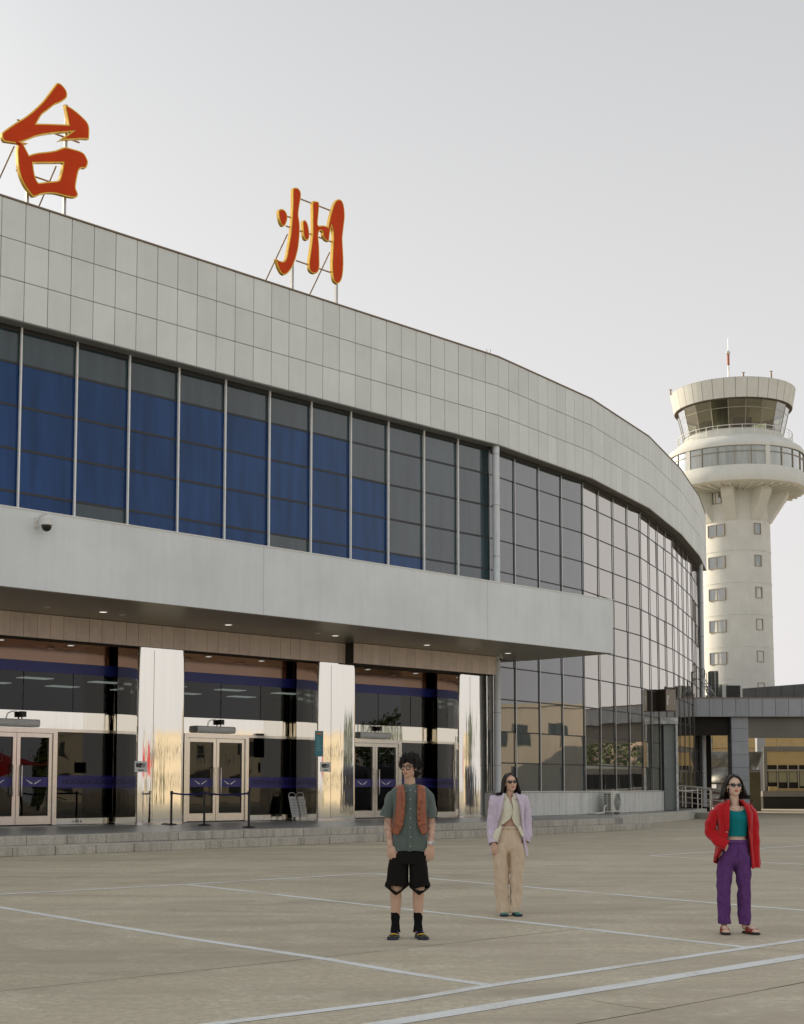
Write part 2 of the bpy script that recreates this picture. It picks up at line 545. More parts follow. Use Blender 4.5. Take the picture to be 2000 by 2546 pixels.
def strip(name, pts_px, width, z, material, jit=0.0, seg=0.35, w2=None):
    P = [on_z(x, y) for x, y in pts_px]
    L_, R_ = [], []
    dense = []
    for a, b in zip(P, P[1:]):
        n = max(1, int((b - a).length / seg))
        for i in range(n):
            dense.append(a.lerp(b, i / n))
    dense.append(P[-1])
    mb = MB()
    N = len(dense)
    for i, p in enumerate(dense):
        d = (dense[min(i + 1, N - 1)] - dense[max(i - 1, 0)]).normalized()
        q = Vector((-d.y, d.x, 0))
        w = width + ((w2 or width) - width) * i / (N - 1)
        j1 = jit * (noise.noise(p * 1.7) * 0.6 + noise.noise(p * 7) * 0.4); j2 = jit * (noise.noise(p * 1.9 + Vector((9, 3, 1))) * 0.6 + noise.noise(p * 6.3 + Vector((2, 8, 1))) * 0.4)
        L_.append((p.x + q.x * (w / 2 + j1), p.y + q.y * (w / 2 + j1), z))
        R_.append((p.x - q.x * (w / 2 + j2), p.y - q.y * (w / 2 + j2), z))
    mb.loft([R_, L_], closed=False)
    return mb.build(name, material, ground)


PL = 'painted_line'
strip(PL, [(440, 2558), (1000, 2488), (1220, 2451), (1861, 2357), (2060, 2328), (3300, 2147)], 0.115, 0.0032, M_PAINT, 0.010)
strip(PL, [(860, 2560), (1000, 2539), (1410, 2473), (1761, 2416), (2060, 2368), (3300, 2168)], 0.17, 0.0032, M_PAINT, 0.022)
strip(PL, [(-900, 2109), (0, 2256), (468, 2333), (820, 2386), (1000, 2417.5), (1219, 2450)], 0.115, 0.0018, M_PAINT, 0.008)
strip(PL, [(470, 2199.5), (972, 2256.5), (1410, 2304.5), (1860, 2356)], 0.115, 0.0018, M_PAINT, 0.008)
strip(PL, [(-1500, 2304), (0, 2224), (468, 2199), (931, 2171)], 0.12, 0.0032, M_PAINT, 0.008)
strip(PL, [(932, 2171.5), (1070, 2184.4), (1785, 2246), (2080, 2270), (2900, 2337)], 0.115, 0.0018, M_PAINT, 0.008)
strip(PL, [(1618, 2127.6), (2900, 2043)], 0.12, 0.0032, M_PAINT, 0.008)
strip(PL, [(1619, 2128), (2900, 2200)], 0.115, 0.0018, M_PAINT, 0.008)
strip(PL, [(1886, 2113), (2900, 2155)], 0.115, 0.0018, M_PAINT, 0.008)
EJ = 'expansion_joint'
strip(EJ, [(-120, 2478), (0, 2465), (420, 2421), (1000, 2359), (1404, 2314), (1500, 2303)], 0.010, 0.0010, M_CRACK, 0.008)
strip(EJ, [(1380, 2556), (1445, 2544.5), (1597, 2518), (1800, 2480), (2060, 2431)], 0.014, 0.0010, M_CRACK, 0.012)
strip(EJ, [(-100, 2208), (250, 2172), (330, 2178), (500, 2160)], 0.012, 0.0010, M_CRACK, 0.012)
strip(EJ, [(1440, 2482), (1560, 2502), (1640, 2512)], 0.007, 0.0010, M_CRACK, 0.010)
strip(EJ, [(1870, 2357), (2060, 2372)], 0.009, 0.0010, M_CRACK, 0.008)

# ================================================================== TERMINAL BUILDING
A0 = radians(44.8)
DIRS = [A0, radians(53.4), radians(61.0), radians(67.3), radians(70.8), radians(74.0)]
BAY = 1.79
LENS = [None, 4 * BAY, 4 * BAY, 4 * BAY, 4 * BAY, 3 * BAY]
V = [Vector((3.34, 52.33))]
for k in range(1, 6):
    V.append(V[-1] + Vector((cos(DIRS[k]), sin(DIRS[k]))) * LENS[k])


def frame(k):
    """(s, n, z) -> world for facet k; facet 0 ends at s = 0, the others start there."""
    P0 = V[0] if k == 0 else V[k - 1]
    d = Vector((cos(DIRS[k]), sin(DIRS[k]))); q = Vector((d.y, -d.x))

    def F(s, n, z):
        p = P0 + d * s + q * n
        return Vector((p.x, p.y, z))
    return F


FR = [frame(k) for k in range(6)]
F0 = FR[0]
ROOT = Vector((3.34, 52.33, 0))
term = thing('terminal_building', ROOT, 'curved airport terminal with blue glass front, grey panelled parapet and entrance canopy', 'building')
ZT, ZB = 17.72, 14.35
OFF = 0.40


def miter(k, side, off):
    """extra length of facet k at its start (-1) or end (+1) for an outward offset"""
    j = k + side
    if j < 0 or j > 5:
        return 0.0
    return off * math.tan(abs(DIRS[j] - DIRS[k]) / 2)


# --- solid body behind the facade (roof, back), also casts the shade on the plaza
body = MB()
pts = [F0(-62, -0.55, 0)] + [F0(0, -0.55, 0)]
for k in range(1, 6):
    e = FR[k](LENS[k], -0.55, 0)
    pts.append(e)
back = [FR[5](LENS[5], -30, 0), F0(-62, -34, 0)]
poly = [(p.x, p.y) for p in pts + back]
body.prism(poly, 8.4, 17.30)
body.build('upper_storey', M_BODY_SHADOW, term, fix=True)
low = MB()
pp = [FR[1](0.9, -0.55, 0)] + [FR[k](LENS[k], -0.55, 0) for k in range(1, 6)] + [FR[5](LENS[5], -28, 0), FR[1](0.9, -28, 0)]
low.prism([(p.x, p.y) for p in pp], 0.42, 8.39)
low.build('lower_storey', M_BODY_SHADOW, term, fix=True)
lw_ = MB().hexa(F0, -62, -24.5, -30, 0.0, 0.0, 8.3)
lw_.build('side_wing', M_FASCIA, term, fix=True)

# --- parapet with individual panels
par = MB()
for k in range(6):
    F = FR[k]
    s0 = -62 if k == 0 else -miter(k, -1, 0.34)
    s1 = miter(0, 1, 0.34) if k == 0 else LENS[k] + miter(k, 1, 0.34)
    par.hexa(F, s0, s1, -0.6, 0.345, ZB + 0.01, ZT)
parapet = par.build('parapet', M_JOINT, term)
# end return of the parapet
rt = MB()
F5 = FR[5]
rt.hexa(F5, LENS[5], LENS[5] + 0.25, -12, 0.40, ZB, ZT - 0.002)
rt.build('parapet_return', M_PANEL, parapet)
cp = MB()
for k in range(6):
    F = FR[k]
    s0 = -62 if k == 0 else -miter(k, -1, 0.43)
    s1 = miter(0, 1, 0.43) if k == 0 else LENS[k] + miter(k, 1, 0.43)
    cp.hexa(F, s0, s1, 0.0, 0.43, ZT + 0.002 + 0.0005 * k, ZT + 0.042 + 0.0005 * k)
cp.build('coping', M_COPING, parapet)
PW, PH, G_ = 0.737, (ZT - ZB) / 3, 0.021


def panel_mesh(w, h, t=0.055, bev=0.006):
    mb = MB().box((0, 0, 0), (w - G_, t, h - G_))
    me = mb.mesh('panel', M_PANEL)
    bm = bmesh.new(); bm.from_mesh(me)
    bmesh.ops.bevel(bm, geom=list(bm.edges), offset=bev, segments=1, affect='EDGES')
    bmesh.ops.recalc_face_normals(bm, faces=bm.faces)
    bm.to_mesh(me); bm.free()
    return me


cache = {}
for k in range(6):
    F = FR[k]
    if k == 0:
        s1 = miter(0, 1, OFF); nP = 35; w = PW; s0 = s1 - nP * w
    else:
        s0 = -miter(k, -1, OFF); s1 = LENS[k] + miter(k, 1, OFF)
        nP = round((s1 - s0) / 0.72); w = (s1 - s0) / nP
    key = round(w, 4)
    if key not in cache:
        cache[key] = panel_mesh(w, PH)
    for i in range(nP):
        for r in range(3):
            c = F(s0 + (i + 0.5) * w, OFF - 0.0275 + random.uniform(-0.003, 0.003), ZB + (r + 0.5) * PH)
            o = link('panel', cache[key], parapet, c - ROOT, DIRS[k])
far_left = MB()
far_left.hexa(F0, -62, s0 - 40 if False else -25.9, 0.346, OFF - 0.002, ZB, ZT)
far_left.build('parapet_panels', M_PANEL, parapet)
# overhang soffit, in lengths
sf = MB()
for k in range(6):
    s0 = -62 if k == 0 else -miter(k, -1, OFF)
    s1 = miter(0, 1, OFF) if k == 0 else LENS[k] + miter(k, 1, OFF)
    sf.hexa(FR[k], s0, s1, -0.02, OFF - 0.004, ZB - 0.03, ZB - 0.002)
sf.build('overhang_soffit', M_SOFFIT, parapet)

# --- curtain wall
wall = MB()
for k in range(6):
    s0 = -62 if k == 0 else 0.0
    s1 = 0.0 if k == 0 else LENS[k]
    wall.hexa(FR[k], s0, s1, -0.16, -0.03, 14.19, ZB - 0.031)  # near-black strip: overhang shadow put into the colour above the panes
curtain = wall.build('curtain_wall', M_BODY_SHADOW, term)
ROWS = [14.19, 13.30, 12.09, 10.87, 9.67, 8.45, 7.25, 6.04, 4.82, 3.60, 2.42, 1.35]
PANE_N = -0.10
pane_cache = {}


def pane_mesh(w, h, material):
    key = (round(w, 3), round(h, 3), material.name)
    if key not in pane_cache:
        pane_cache[key] = MB().box((0, 0, 0), (w, 0.02, h)).mesh('pane', material)
    return pane_cache[key]


def put_pane(k, s0, s1, z0, z1, material):
    c = FR[k]((s0 + s1) / 2, PANE_N, (z0 + z1) / 2)
    o = link('pane', pane_mesh(s1 - s0, z1 - z0, material), curtain, c - ROOT, DIRS[k])
    if k == 0:                                   # panes are never quite in one plane
        o.rotation_euler = (random.uniform(-0.004, 0.004), 0, DIRS[k] + random.uniform(-0.006, 0.006))
    else:
        o.rotation_euler = (random.uniform(-0.003, 0.003), random.uniform(-0.002, 0.002), DIRS[k] + random.uniform(-0.010, 0.010))
    return o


rowsL = ROWS[:5] + [8.36]
for b in range(14):                              # bay 0 is the one just left of the downpipe
    s1 = -b * BAY; s0 = s1 - BAY
    for r in range(5):
        blue = b >= 3 and r >= 1
        if b == 3 and r == 1: blue = False
        if b == 2 and r in (2, 3, 4): blue = (r == 4)
        if r == 4 and b in (5, 9): blue = False
        put_pane(0, s0, s1, rowsL[r + 1], rowsL[r], G_BLUE if blue else G_GREY)
DOOR_F = 3                                       # facet with the side door
for k in range(1, 6):
    nb = round(LENS[k] / BAY)
    for b in range(nb):
        for r in range(11):
            if k == 3 and b in (2, 3) and r >= 8:
                continue
            if k >= 4 and r >= 9 and b < 0:
                continue
            put_pane(k, b * BAY, (b + 1) * BAY, ROWS[r + 1], ROWS[r], G_GREY if k == 1 else G_SKY)
for k in range(6):
    s0 = -14 * BAY if k == 0 else 0.0
    s1 = 0.0 if k == 0 else LENS[k]
    for z in (rowsL[1:5] if k == 0 else ROWS[1:11]):
        if k == 3 and z < 4.8:
            s1_ = 2 * BAY
        else:
            s1_ = s1
        MB().hexa(FR[k], s0, s1_, -0.095, -0.078, z - (0.033 if k == 0 else 0.024), z + (0.033 if k == 0 else 0.024)).build('transom', M_TRANSOM, curtain)
    if k == 0:
        continue
    MB().hexa(FR[k], s0, s1 if k != 3 else 2 * BAY, -0.12, -0.05, 1.30, 1.36).build('sill', M_ALU, curtain)
fin = {}
for k in range(6):
    nb = 15 if k == 0 else round(LENS[k] / BAY) + (1 if k == 5 else 0)
    for b in range(nb):
        s = -b * BAY if k == 0 else b * BAY
        if k == 0 and b == 0:
            continue
        z0, z1 = (8.315, ZB - 0.03) if k == 0 else (1.36, ZB - 0.03)
        if k == 3 and b == 3:
            z0 = 4.9
        key = (z0, z1, k == 0)
        if key not in fin:
            w_, d_ = (0.047, 0.070) if k == 0 else (0.040, 0.030)
            mb = MB().hexa(lambda x, y, z: Vector((x, y, z)), -w_ / 2, w_ / 2, -d_, 0.0, z0, z1)
            mb.m = [0, 0, 0, 0, 1, 1] if k else [0] * 6
            fin[key] = mb.mesh('mullion', [M_ALU, M_TRANSOM])
        link('mullion', fin[key], curtain, FR[k](s, -0.05 if k == 0 else -0.066, 0) - ROOT, DIRS[k])
# dark edge strips beside the fins
# --- plinth under the right-hand glass
pl = MB()
for k in (1, 2, 3):
    s1 = LENS[k] if k < 3 else 2 * BAY
    pl.hexa(FR[k], -miter(k, -1, 0.04), s1, -0.5, 0.04, 0.40, 1.30)
plinth = pl.build('plinth', M_JOINT, term)
for k in (1, 2, 3):
    s1 = LENS[k] if k < 3 else 2 * BAY
    n_ = round(s1 / 0.596)
    w = s1 / n_
    me = MB().box((0, 0, 0), (w - 0.012, 0.04, 0.885)).mesh('plinth_panel', M_PLINTH)
    for i in range(n_):
        link('plinth_panel', me, plinth, FR[k]((i + 0.5) * w, 0.06, 0.855) - ROOT, DIRS[k])
    MB().hexa(FR[k], -miter(k, -1, 0.1), s1 + (0.05 if k == 3 else miter(k, 1, 0.1)), -0.1, 0.10, 1.301 + 0.001 * k, 1.345).build('plinth_cap', M_KERB, plinth)
MB().hexa(FR[1], -0.05, -0.004, -0.5, 0.08, 0.42, 1.299).build('plinth_end', M_PLINTH, plinth)
MB().hexa(FR[3], 2 * BAY, 2 * BAY + 0.045, -0.5, 0.07, 0.42, 1.299).build('plinth_end', M_PLINTH, plinth)

# --- downpipes
def downpipe(F, s, n, r, z0, z1):
    mb = MB().tube([F(s, n, z0), F(s, n, z1)], r, 14)
    o = mb.build('downpipe', M_PIPE, term, smooth=40)
    z = z0 + 1.9
    while z < z1:
        MB().tube([F(s, n, z - 0.02), F(s, n, z + 0.02)], r + 0.012, 14).build('pipe_clip', M_GALV, o, smooth=40)
        z += 1.95
    return o


downpipe(F0, 0.06, 0.22, 0.135, 0.42, ZB - 0.03)
downpipe(FR[5], 1.55 * BAY, 0.24, 0.13, 0.42, ZB - 0.03)
cb = MB()
for i in range(6):
    o_ = 0.1 + 0.07 * i
    cb.tube([FR[5](1.0 * BAY + o_ * 1.3, 0.1, 0.5), FR[5](1.05 * BAY + o_ * 1.2, 0.12, 6.5 + i * .3), FR[5](1.1 * BAY + o_, 0.14, 10.5), FR[5](1.15 * BAY + o_ * .8, 0.1, ZB - 0.5)], 0.018, 6)
cb.build('cable_bundle', M_CABLE, term, smooth=60)
# grey stone return wall beyond the last glass bay
sw = MB().hexa(FR[5], LENS[5] + 0.05, LENS[5] + 1.6, -10, -0.10, 0.0, ZB)
sr = sw.build('return_wall', M_JOINT, term)
me = MB().hexa(lambda a, b, c: Vector((a, b, c)), -0.76, 0.76, -0.02, 0.02, -0.68, 0.68).mesh('stone_panel', M_GREYP)
for i in range(10):
    link('stone_panel', me, sr, FR[5](LENS[5] + 0.825, -0.08, 0.75 + i * 1.39) - ROOT, DIRS[5])
# interior return wall beside the entrance
MB().hexa(F0, 0.11, 0.17, -1.4, -0.18, 0.42, 6.34).build('entrance_cheek', M_STEEL, term)
MB().hexa(F0, 0.105, 0.17, -0.17, -0.02, 0.42, 6.34).build('corner_post', M_STEEL, term)

# ================================================================== CANOPY
NC = -0.12                                       # front of the entrance beam and columns
CZ0, CZ1, CN, CS = 6.35, 8.31, 4.0, 2.16
can = MB()
fac1 = DIRS[1] - DIRS[0]
can.prism([(-62, CN), (-62, -0.17), (-0.02, -0.17), (CS, -0.04 - CS * math.tan(fac1)), (CS, CN)], CZ0 + 0.012, CZ1, F0)
canopy = can.build('canopy', M_FASCIA, term, fix=True)
sof = MB()
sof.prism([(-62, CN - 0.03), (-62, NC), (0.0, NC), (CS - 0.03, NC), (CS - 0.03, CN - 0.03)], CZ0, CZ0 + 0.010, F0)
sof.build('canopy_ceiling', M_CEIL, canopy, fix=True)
for s in (-23.7, -14.2, -4.7):
    MB().hexa(F0, s - 0.004, s + 0.004, CN, CN + 0.003, CZ0 + 0.02, CZ1 - 0.01).build('fascia_joint', M_GREYP, canopy)
MB().hexa(F0, -62, CS + 0.02, CN - 0.2, CN + 0.02, CZ1 + 0.001, CZ1 + 0.03).build('drip_edge', M_ALU, canopy)


def downlight(s, n, z, r, parent, lit=True):
    c = F0(s, n, z)
    mb = MB().lathe([(r * 1.25, 0.0), (r * 1.25, -0.015), (r, -0.018), (r, -0.006)], 18, c)
    o = mb.build('ceiling_light', M_ALU, parent, smooth=40)
    MB().lathe([(0.001, -0.012), (r * 0.98, -0.012)], 18, c).build('lamp_disc', M_LAMP if lit else M_WHITE, o)
    return o


for i, s in enumerate((-22.2, -17.85, -13.5, -9.2, -5.0, -0.8)):
    downlight(s, 1.5, CZ0, 0.11, canopy, True)
for s in (-19.5, -17.1, -10.0, -2.8):
    downlight(s, 1.3 if s < -15 else 1.55, CZ0, 0.07, canopy, False)

# ================================================================== ENTRANCE
GN = -1.70                                       # plane of the doors
BZ0 = 5.67
bm_ = MB()
bm_.hexa(F0, -24.4, -7.27, NC - 0.6, NC - 0.04, BZ0, CZ0)
bm_.hexa(F0, -7.269, 0.10, NC - 0.6, NC + 0.36, BZ0 - 0.001, CZ0)
beam = bm_.build('entrance_beam', M_JOINT, term)
s = -24.4
tw = 0.42
while s < 0.05:
    w = tw if s + tw < -7.27 or s > -7.28 else max(0.05, -7.27 - s)
    n1 = NC if s + w / 2 < -7.27 else NC + 0.40
    jz = random.uniform(-0.004, 0.004)
    MB().hexa(F0, s + 0.006, min(s + w, 0.1) - 0.006, n1 - 0.035, n1 + jz, BZ0 - 0.004, CZ0 - 0.014).build('tile', M_BEIGE, beam)
    s += w
MB().hexa(F0, -7.285, -7.2695, NC, NC + 0.4, BZ0, CZ0 - 0.003).build('beam_end', M_BODY_SHADOW, beam)
# inner soffit, mirror fascia, blue band
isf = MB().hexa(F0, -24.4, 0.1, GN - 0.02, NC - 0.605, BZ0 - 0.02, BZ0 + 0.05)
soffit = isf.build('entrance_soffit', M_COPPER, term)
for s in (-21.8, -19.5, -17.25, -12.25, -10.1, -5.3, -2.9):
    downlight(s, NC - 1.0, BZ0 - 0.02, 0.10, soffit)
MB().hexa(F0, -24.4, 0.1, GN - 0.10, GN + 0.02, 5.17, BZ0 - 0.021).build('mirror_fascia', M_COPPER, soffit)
MB().hexa(F0, -24.4, 0.1, GN - 0.08, GN + 0.01, 4.86, 5.169).build('blue_header', M_BLUEBAND, soffit)

COLX = [-20.95, -13.82, -6.75, 0.10]             # right-hand front edges of the chrome columns
colmesh = None
for cx in COLX:
    w, d, rr = 1.68, 1.30, 0.16
    pts = []
    for (ux, uy, a0) in ((w - rr, -rr, 0), (rr, -rr, 90), (rr, -d + rr, 180), (w - rr, -d + rr, 270)):
        for q in range(6):
            a = radians(a0 + q * 18)
            pts.append((ux + rr * cos(a), uy + rr * sin(a)))
    n1 = NC if cx < -7 else NC + 0.02
    fn = lambda a, b, z: F0(cx - w + a, n1 + b, z)
    mb = MB()
    zz = [0.42 + (BZ0 - 0.02 - 0.42) * t / 14 for t in range(15)]
    mb.loft([[fn(a, b, z) for a, b in pts] for z in zz], True, False, False)
    co = mb.build('column', M_CHROME, term, smooth=50)
    MB().prism([(a, b) for a, b in ((0.49, 0.004), (0.50, 0.004), (0.50, -0.02), (0.49, -0.02))], 0.5, BZ0 - 0.1, fn).build('column_seam', M_TRANSOM, co)
    MB().prism([(a * 1.02 - 0.012, b * 1.02 + 0.012) for a, b in pts], 0.40, 0.47, fn).build('column_base', M_STEEL, co, smooth=50)


def mtext(txt, s0, z0, size, n, parent, material, mirror=True, width=None, name='lettering', bold=0.0):
    cu = bpy.data.curves.new(name, 'FONT')
    cu.body = txt; cu.size = size; cu.extrude = 0.001; cu.offset = bold
    tmp = bpy.data.objects.new('tmp_text', cu); COL.objects.link(tmp)
    dg = bpy.context.evaluated_depsgraph_get()
    me = bpy.data.meshes.new_from_object(tmp.evaluated_get(dg))
    bpy.data.objects.remove(tmp)
    xs = [v.co.x for v in me.vertices]
    x0, x1 = min(xs), max(xs)
    k = (width / (x1 - x0)) if width else 1.0
    off = origin_of(parent)
    for v in me.vertices:
        a = (v.co.x - x0) * k
        a = (x1 - x0) * k - a if mirror else a
        v.co = F0(s0 + a, n + v.co.z, z0 + v.co.y) - off
    if mirror:
        me.flip_normals()
    me.materials.clear(); me.materials.append(material)
    return link(name, me, parent)


def crs2(p, n):
    out = []
    for i in range(len(p) - 1):
        a, b, c, d = p[max(i - 1, 0)], p[i], p[i + 1], p[min(i + 2, len(p) - 1)]
        for k in range(n):
            t = k / n
            out.append(tuple(0.5 * (2 * b[j] + (c[j] - a[j]) * t + (2 * a[j] - 5 * b[j] + 4 * c[j] - d[j]) * t * t + (3 * b[j] - a[j] - 3 * c[j] + d[j]) * t ** 3) for j in (0, 1)))
    return out + [p[-1]]


def entrance(cx, number):
    """door set, dark glazing and curved corner between the column edge cx and the next column"""
    d0, d1 = cx + 1.03, cx + 3.62                # door frame, left and right outside
    root = MB()
    root.hexa(F0, d0, d0 + 0.13, GN - 0.12, GN + 0.10, 0.42, 3.21)
    root.hexa(F0, d1 - 0.13, d1, GN - 0.12, GN + 0.10, 0.42, 3.21)
    root.hexa(F0, d0 + 0.13, d1 - 0.13, GN - 0.12, GN + 0.099, 3.08, 3.209)
    fr = root.build('door_frame', M_STEEL, term)
    mid = (d0 + d1) / 2
    for a, b, hx in ((d0 + 0.14, mid - 0.008, mid - 0.14), (mid + 0.008, d1 - 0.14, mid + 0.14)):
        lf = MB()
        z0, z1 = 0.44, 3.07
        lf.hexa(F0, a, a + 0.11, GN - 0.03, GN + 0.05, z0, z1)
        lf.hexa(F0, b - 0.11, b, GN - 0.03, GN + 0.05, z0, z1)
        lf.hexa(F0, a + 0.11, b - 0.11, GN - 0.03, GN + 0.049, z1 - 0.12, z1)
        lf.hexa(F0, a + 0.11, b - 0.11, GN - 0.03, GN + 0.049, z0, z0 + 0.24)
        leaf = lf.build('door_leaf', M_STEEL, fr)
        MB().hexa(F0, a + 0.11, b - 0.11, GN - 0.005, GN + 0.005, z0 + 0.24, z1 - 0.12).build('door_glass', G_DOOR, leaf)
        MB().hexa(F0, a + 0.11, b - 0.11, GN + 0.007, GN + 0.011, 1.52, 1.80).build('blue_film', M_BLUEFILM, leaf)
        hn = MB()
        hn.tube([F0(hx, GN + 0.05, 1.25), F0(hx, GN + 0.13, 1.27), F0(hx, GN + 0.13, 2.13), F0(hx, GN + 0.05, 2.15)], 0.018, 8)
        hn.build('door_handle', M_STEEL, leaf, smooth=60)
        c = (a + b) / 2
        # wing emblem on the film, and the number decal
        em = MB()
        for sg in (-1, 1):
            for j in range(3):
                em.add([F0(c + sg * 0.03, GN + 0.0125, 1.63 - j * .012), F0(c + sg * (0.24 - j * .05), GN + 0.0125, 1.73 - j * 0.035), F0(c + sg * (0.23 - j * .05), GN + 0.0125, 1.705 - j * 0.035), F0(c + sg * 0.03, GN + 0.0125, 1.615 - j * .012)], [(0, 1, 2, 3)])
        em.build('wing_emblem', M_ALU, leaf)
        dc = MB()
        for (q0, q1, r0, r1) in ((-.16, .16, .30, .315), (-.16, .16, -.015, 0), (-.16, -.145, 0, .30), (.145, .16, 0, .30)):
            dc.hexa(F0, c + q0, c + q1, GN + 0.006, GN + 0.008, 2.26 + r0, 2.26 + r1)
        dc.build('decal_border', M_BLACK, leaf)
        mtext(number, c - 0.07, 2.30, 0.24, GN + 0.008, leaf, M_BLACK, True, None, 'door_number')
    # over-door chrome band and upper glazing
    e1 = cx + 5.86                               # pilaster
    cl_ = cx + 7.17 - 1.68                       # left side of the next column
    up = MB().hexa(F0, d0, e1, GN - 0.10, GN + 0.03, 3.215, 3.72)
    band = up.build('transom_band', M_CHROME, term)
    MB().hexa(F0, d0, e1, GN - 0.012, GN, 3.722, 4.858).build('upper_glass', G_DOOR, band)
    for sx_ in (mid + 0.2, d1 + 0.55):
        MB().hexa(F0, sx_ - 0.008, sx_ + 0.008, GN, GN + 0.012, 3.722, 4.858).build('glass_joint', M_TRANSOM, band)
    MB().hexa(F0, d1 + 0.002, e1, GN - 0.06, GN + 0.04, 3.13, 3.213).build('transom_rail', M_STEEL, band)
    gl = MB().hexa(F0, d1 + 0.002, e1, GN - 0.012, GN, 0.60, 3.129)
    dg_ = gl.build('fixed_glass', G_DOOR, term)
    MB().hexa(F0, d1 + 0.002, e1, GN - 0.05, GN + 0.05, 0.42, 0.598).build('glass_skirting', M_CHROME, dg_)
    MB().hexa(F0, d1 + 0.002, e1, GN + 0.002, GN + 0.006, 1.50, 1.83).build('blue_film', M_BLUEFILM, dg_)
    for z in (1.475, 1.845):
        MB().hexa(F0, d1 + 0.002, e1, GN + 0.002, GN + 0.006, z, z + 0.012).build('film_edge', M_BLUEFILM, dg_)
    mtext('TAIZHOU AVIATION', d1 + 0.25, 1.60, 0.20, GN + 0.008, dg_, M_FILMTEXT, True, 1.95, 'lettering', 0.006)
    # pilaster and curved corner glass towards the next column
    MB().hexa(F0, e1 + 0.003, e1 + 0.19, GN - 0.06, GN + 0.12, 0.42, 4.858).build('pilaster', M_CHROME, term, bevel=0.02)
    path = crs2([(e1 + 0.19, GN), (e1 + 0.24, GN + 0.14), (e1 + 0.16, GN + 0.42), (e1 - 0.08, GN + 0.72), (cl_ + 0.03, NC - 0.62)], 4)
    ob = None
    for z0, z1, mm, nm in ((0.60, 3.13, G_DOOR, 'curved_glass'), (3.72, 4.858, G_DOOR, 'curved_glass_upper'), (3.14, 3.72, M_CHROME, 'curved_band'), (0.42, 0.60, M_CHROME, 'curved_skirting'), (4.86, 5.17, M_BLUEBAND, 'curved_blue_band'), (5.17, BZ0 - 0.02, M_COPPER, 'curved_fascia')):
        rr_ = [[F0(a, b, z) for a, b in path] for z in (z0, z1)]
        o_ = MB().loft(rr_, False).build(nm, mm, ob if ob else term, smooth=60)
        ob = ob or o_
    for q in (0, len(path) // 2, len(path) - 1):
        p0 = F0(path[q][0], path[q][1] + 0.02, 0.42); p1 = p0.copy(); p1.z = BZ0 - 0.03
        MB().tube([p0, p1], 0.03, 8).build('glazing_post', M_CHROME, ob, smooth=60)
    # air curtain over the door with its little floodlight
    ac = MB()
    prof = [(-0.02, 0.0), (0.16, 0.0), (0.21, 0.06), (0.21, 0.17), (0.16, 0.22), (-0.02, 0.22)]
    for_ = [[F0(s_, GN + 0.05 + n_, 3.24 + z_) for n_, z_ in prof] for s_ in (mid - 0.9, mid + 0.62)]
    ac.loft(for_, True, True, True)
    a_ = ac.build('air_curtain', M_WHITE, term, fix=True)
    for q in range(3):
        MB().hexa(F0, mid - 0.88, mid + 0.6, GN + 0.255, GN + 0.265, 3.31 + q * 0.035, 3.32 + q * 0.035).build('louvre', M_GREYP, a_)
    fl = MB()
    fl.box(F0(mid + 0.1, GN + 0.16, 3.60), (0.20, 0.12, 0.16), rz=A0 + 0.4)
    fl.tube([F0(mid + 0.1, GN + 0.12, 3.46), F0(mid + 0.1, GN + 0.14, 3.56)], 0.02, 6)
    fl.tube([F0(mid + 0.02, GN + 0.1, 3.60), F0(mid - 0.1, GN + 0.12, 3.70), F0(mid - 0.3, GN + 0.06, 3.62), F0(mid - 0.35, GN + 0.05, 3.47)], 0.008, 5)
    fl.build('floodlight', M_BLACK, a_)


entrance(COLX[0], '4')
entrance(COLX[1], '6')
entrance(COLX[2], '2')
# lobby seen through the glass
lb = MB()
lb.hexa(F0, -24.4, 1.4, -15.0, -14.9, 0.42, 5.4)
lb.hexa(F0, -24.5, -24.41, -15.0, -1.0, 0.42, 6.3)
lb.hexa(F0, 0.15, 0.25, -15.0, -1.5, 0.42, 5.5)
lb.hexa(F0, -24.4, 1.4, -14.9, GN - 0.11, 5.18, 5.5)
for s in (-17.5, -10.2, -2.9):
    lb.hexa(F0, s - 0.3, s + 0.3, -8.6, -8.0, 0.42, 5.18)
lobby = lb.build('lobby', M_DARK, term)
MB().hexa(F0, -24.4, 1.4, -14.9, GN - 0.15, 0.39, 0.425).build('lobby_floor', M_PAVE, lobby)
for i in range(9):
    for j in range(3):
        s_, n_ = -23.0 + i * 2.75, -4.6 - j * 2.8
        MB().hexa(F0, s_ - 0.55, s_ + 0.55, n_ - 0.28, n_ + 0.28, 5.15, 5.175).build('ceiling_panel_light', M_TUBE, lobby)

# ================================================================== PLATFORM AND STEPS
def n_step(s):
    return 6.95 - 0.0024 * (max(s, -26) + 26) ** 2


S_END = 2.3
front = [(-62 + (S_END + 62) * i / 60, n_step(-62 + (S_END + 62) * i / 60) - 0.74) for i in range(61)]
KERB = [Vector((8.58, 55.4)), Vector((9.45, 57.3)), Vector((10.6, 59.5)), Vector((12.1, 62.8)), Vector((13.6, 66.6)), Vector((14.85, 70.2)), Vector((15.85, 73.5))]
top = [(F0(s, n - 0.05, 0).x, F0(s, n - 0.05, 0).y) for s, n in front] + [(k.x - 0.12, k.y + 0.02) for k in KERB] + [(14.3, 74.6), (13.2, 70.0), (7, 62), (0, 66), (-22, 44), (-50, 12)]
plat = MB().prism(top, 0.0, 0.40).build('entrance_platform', M_PAVE, None, fix=True, kind='structure')


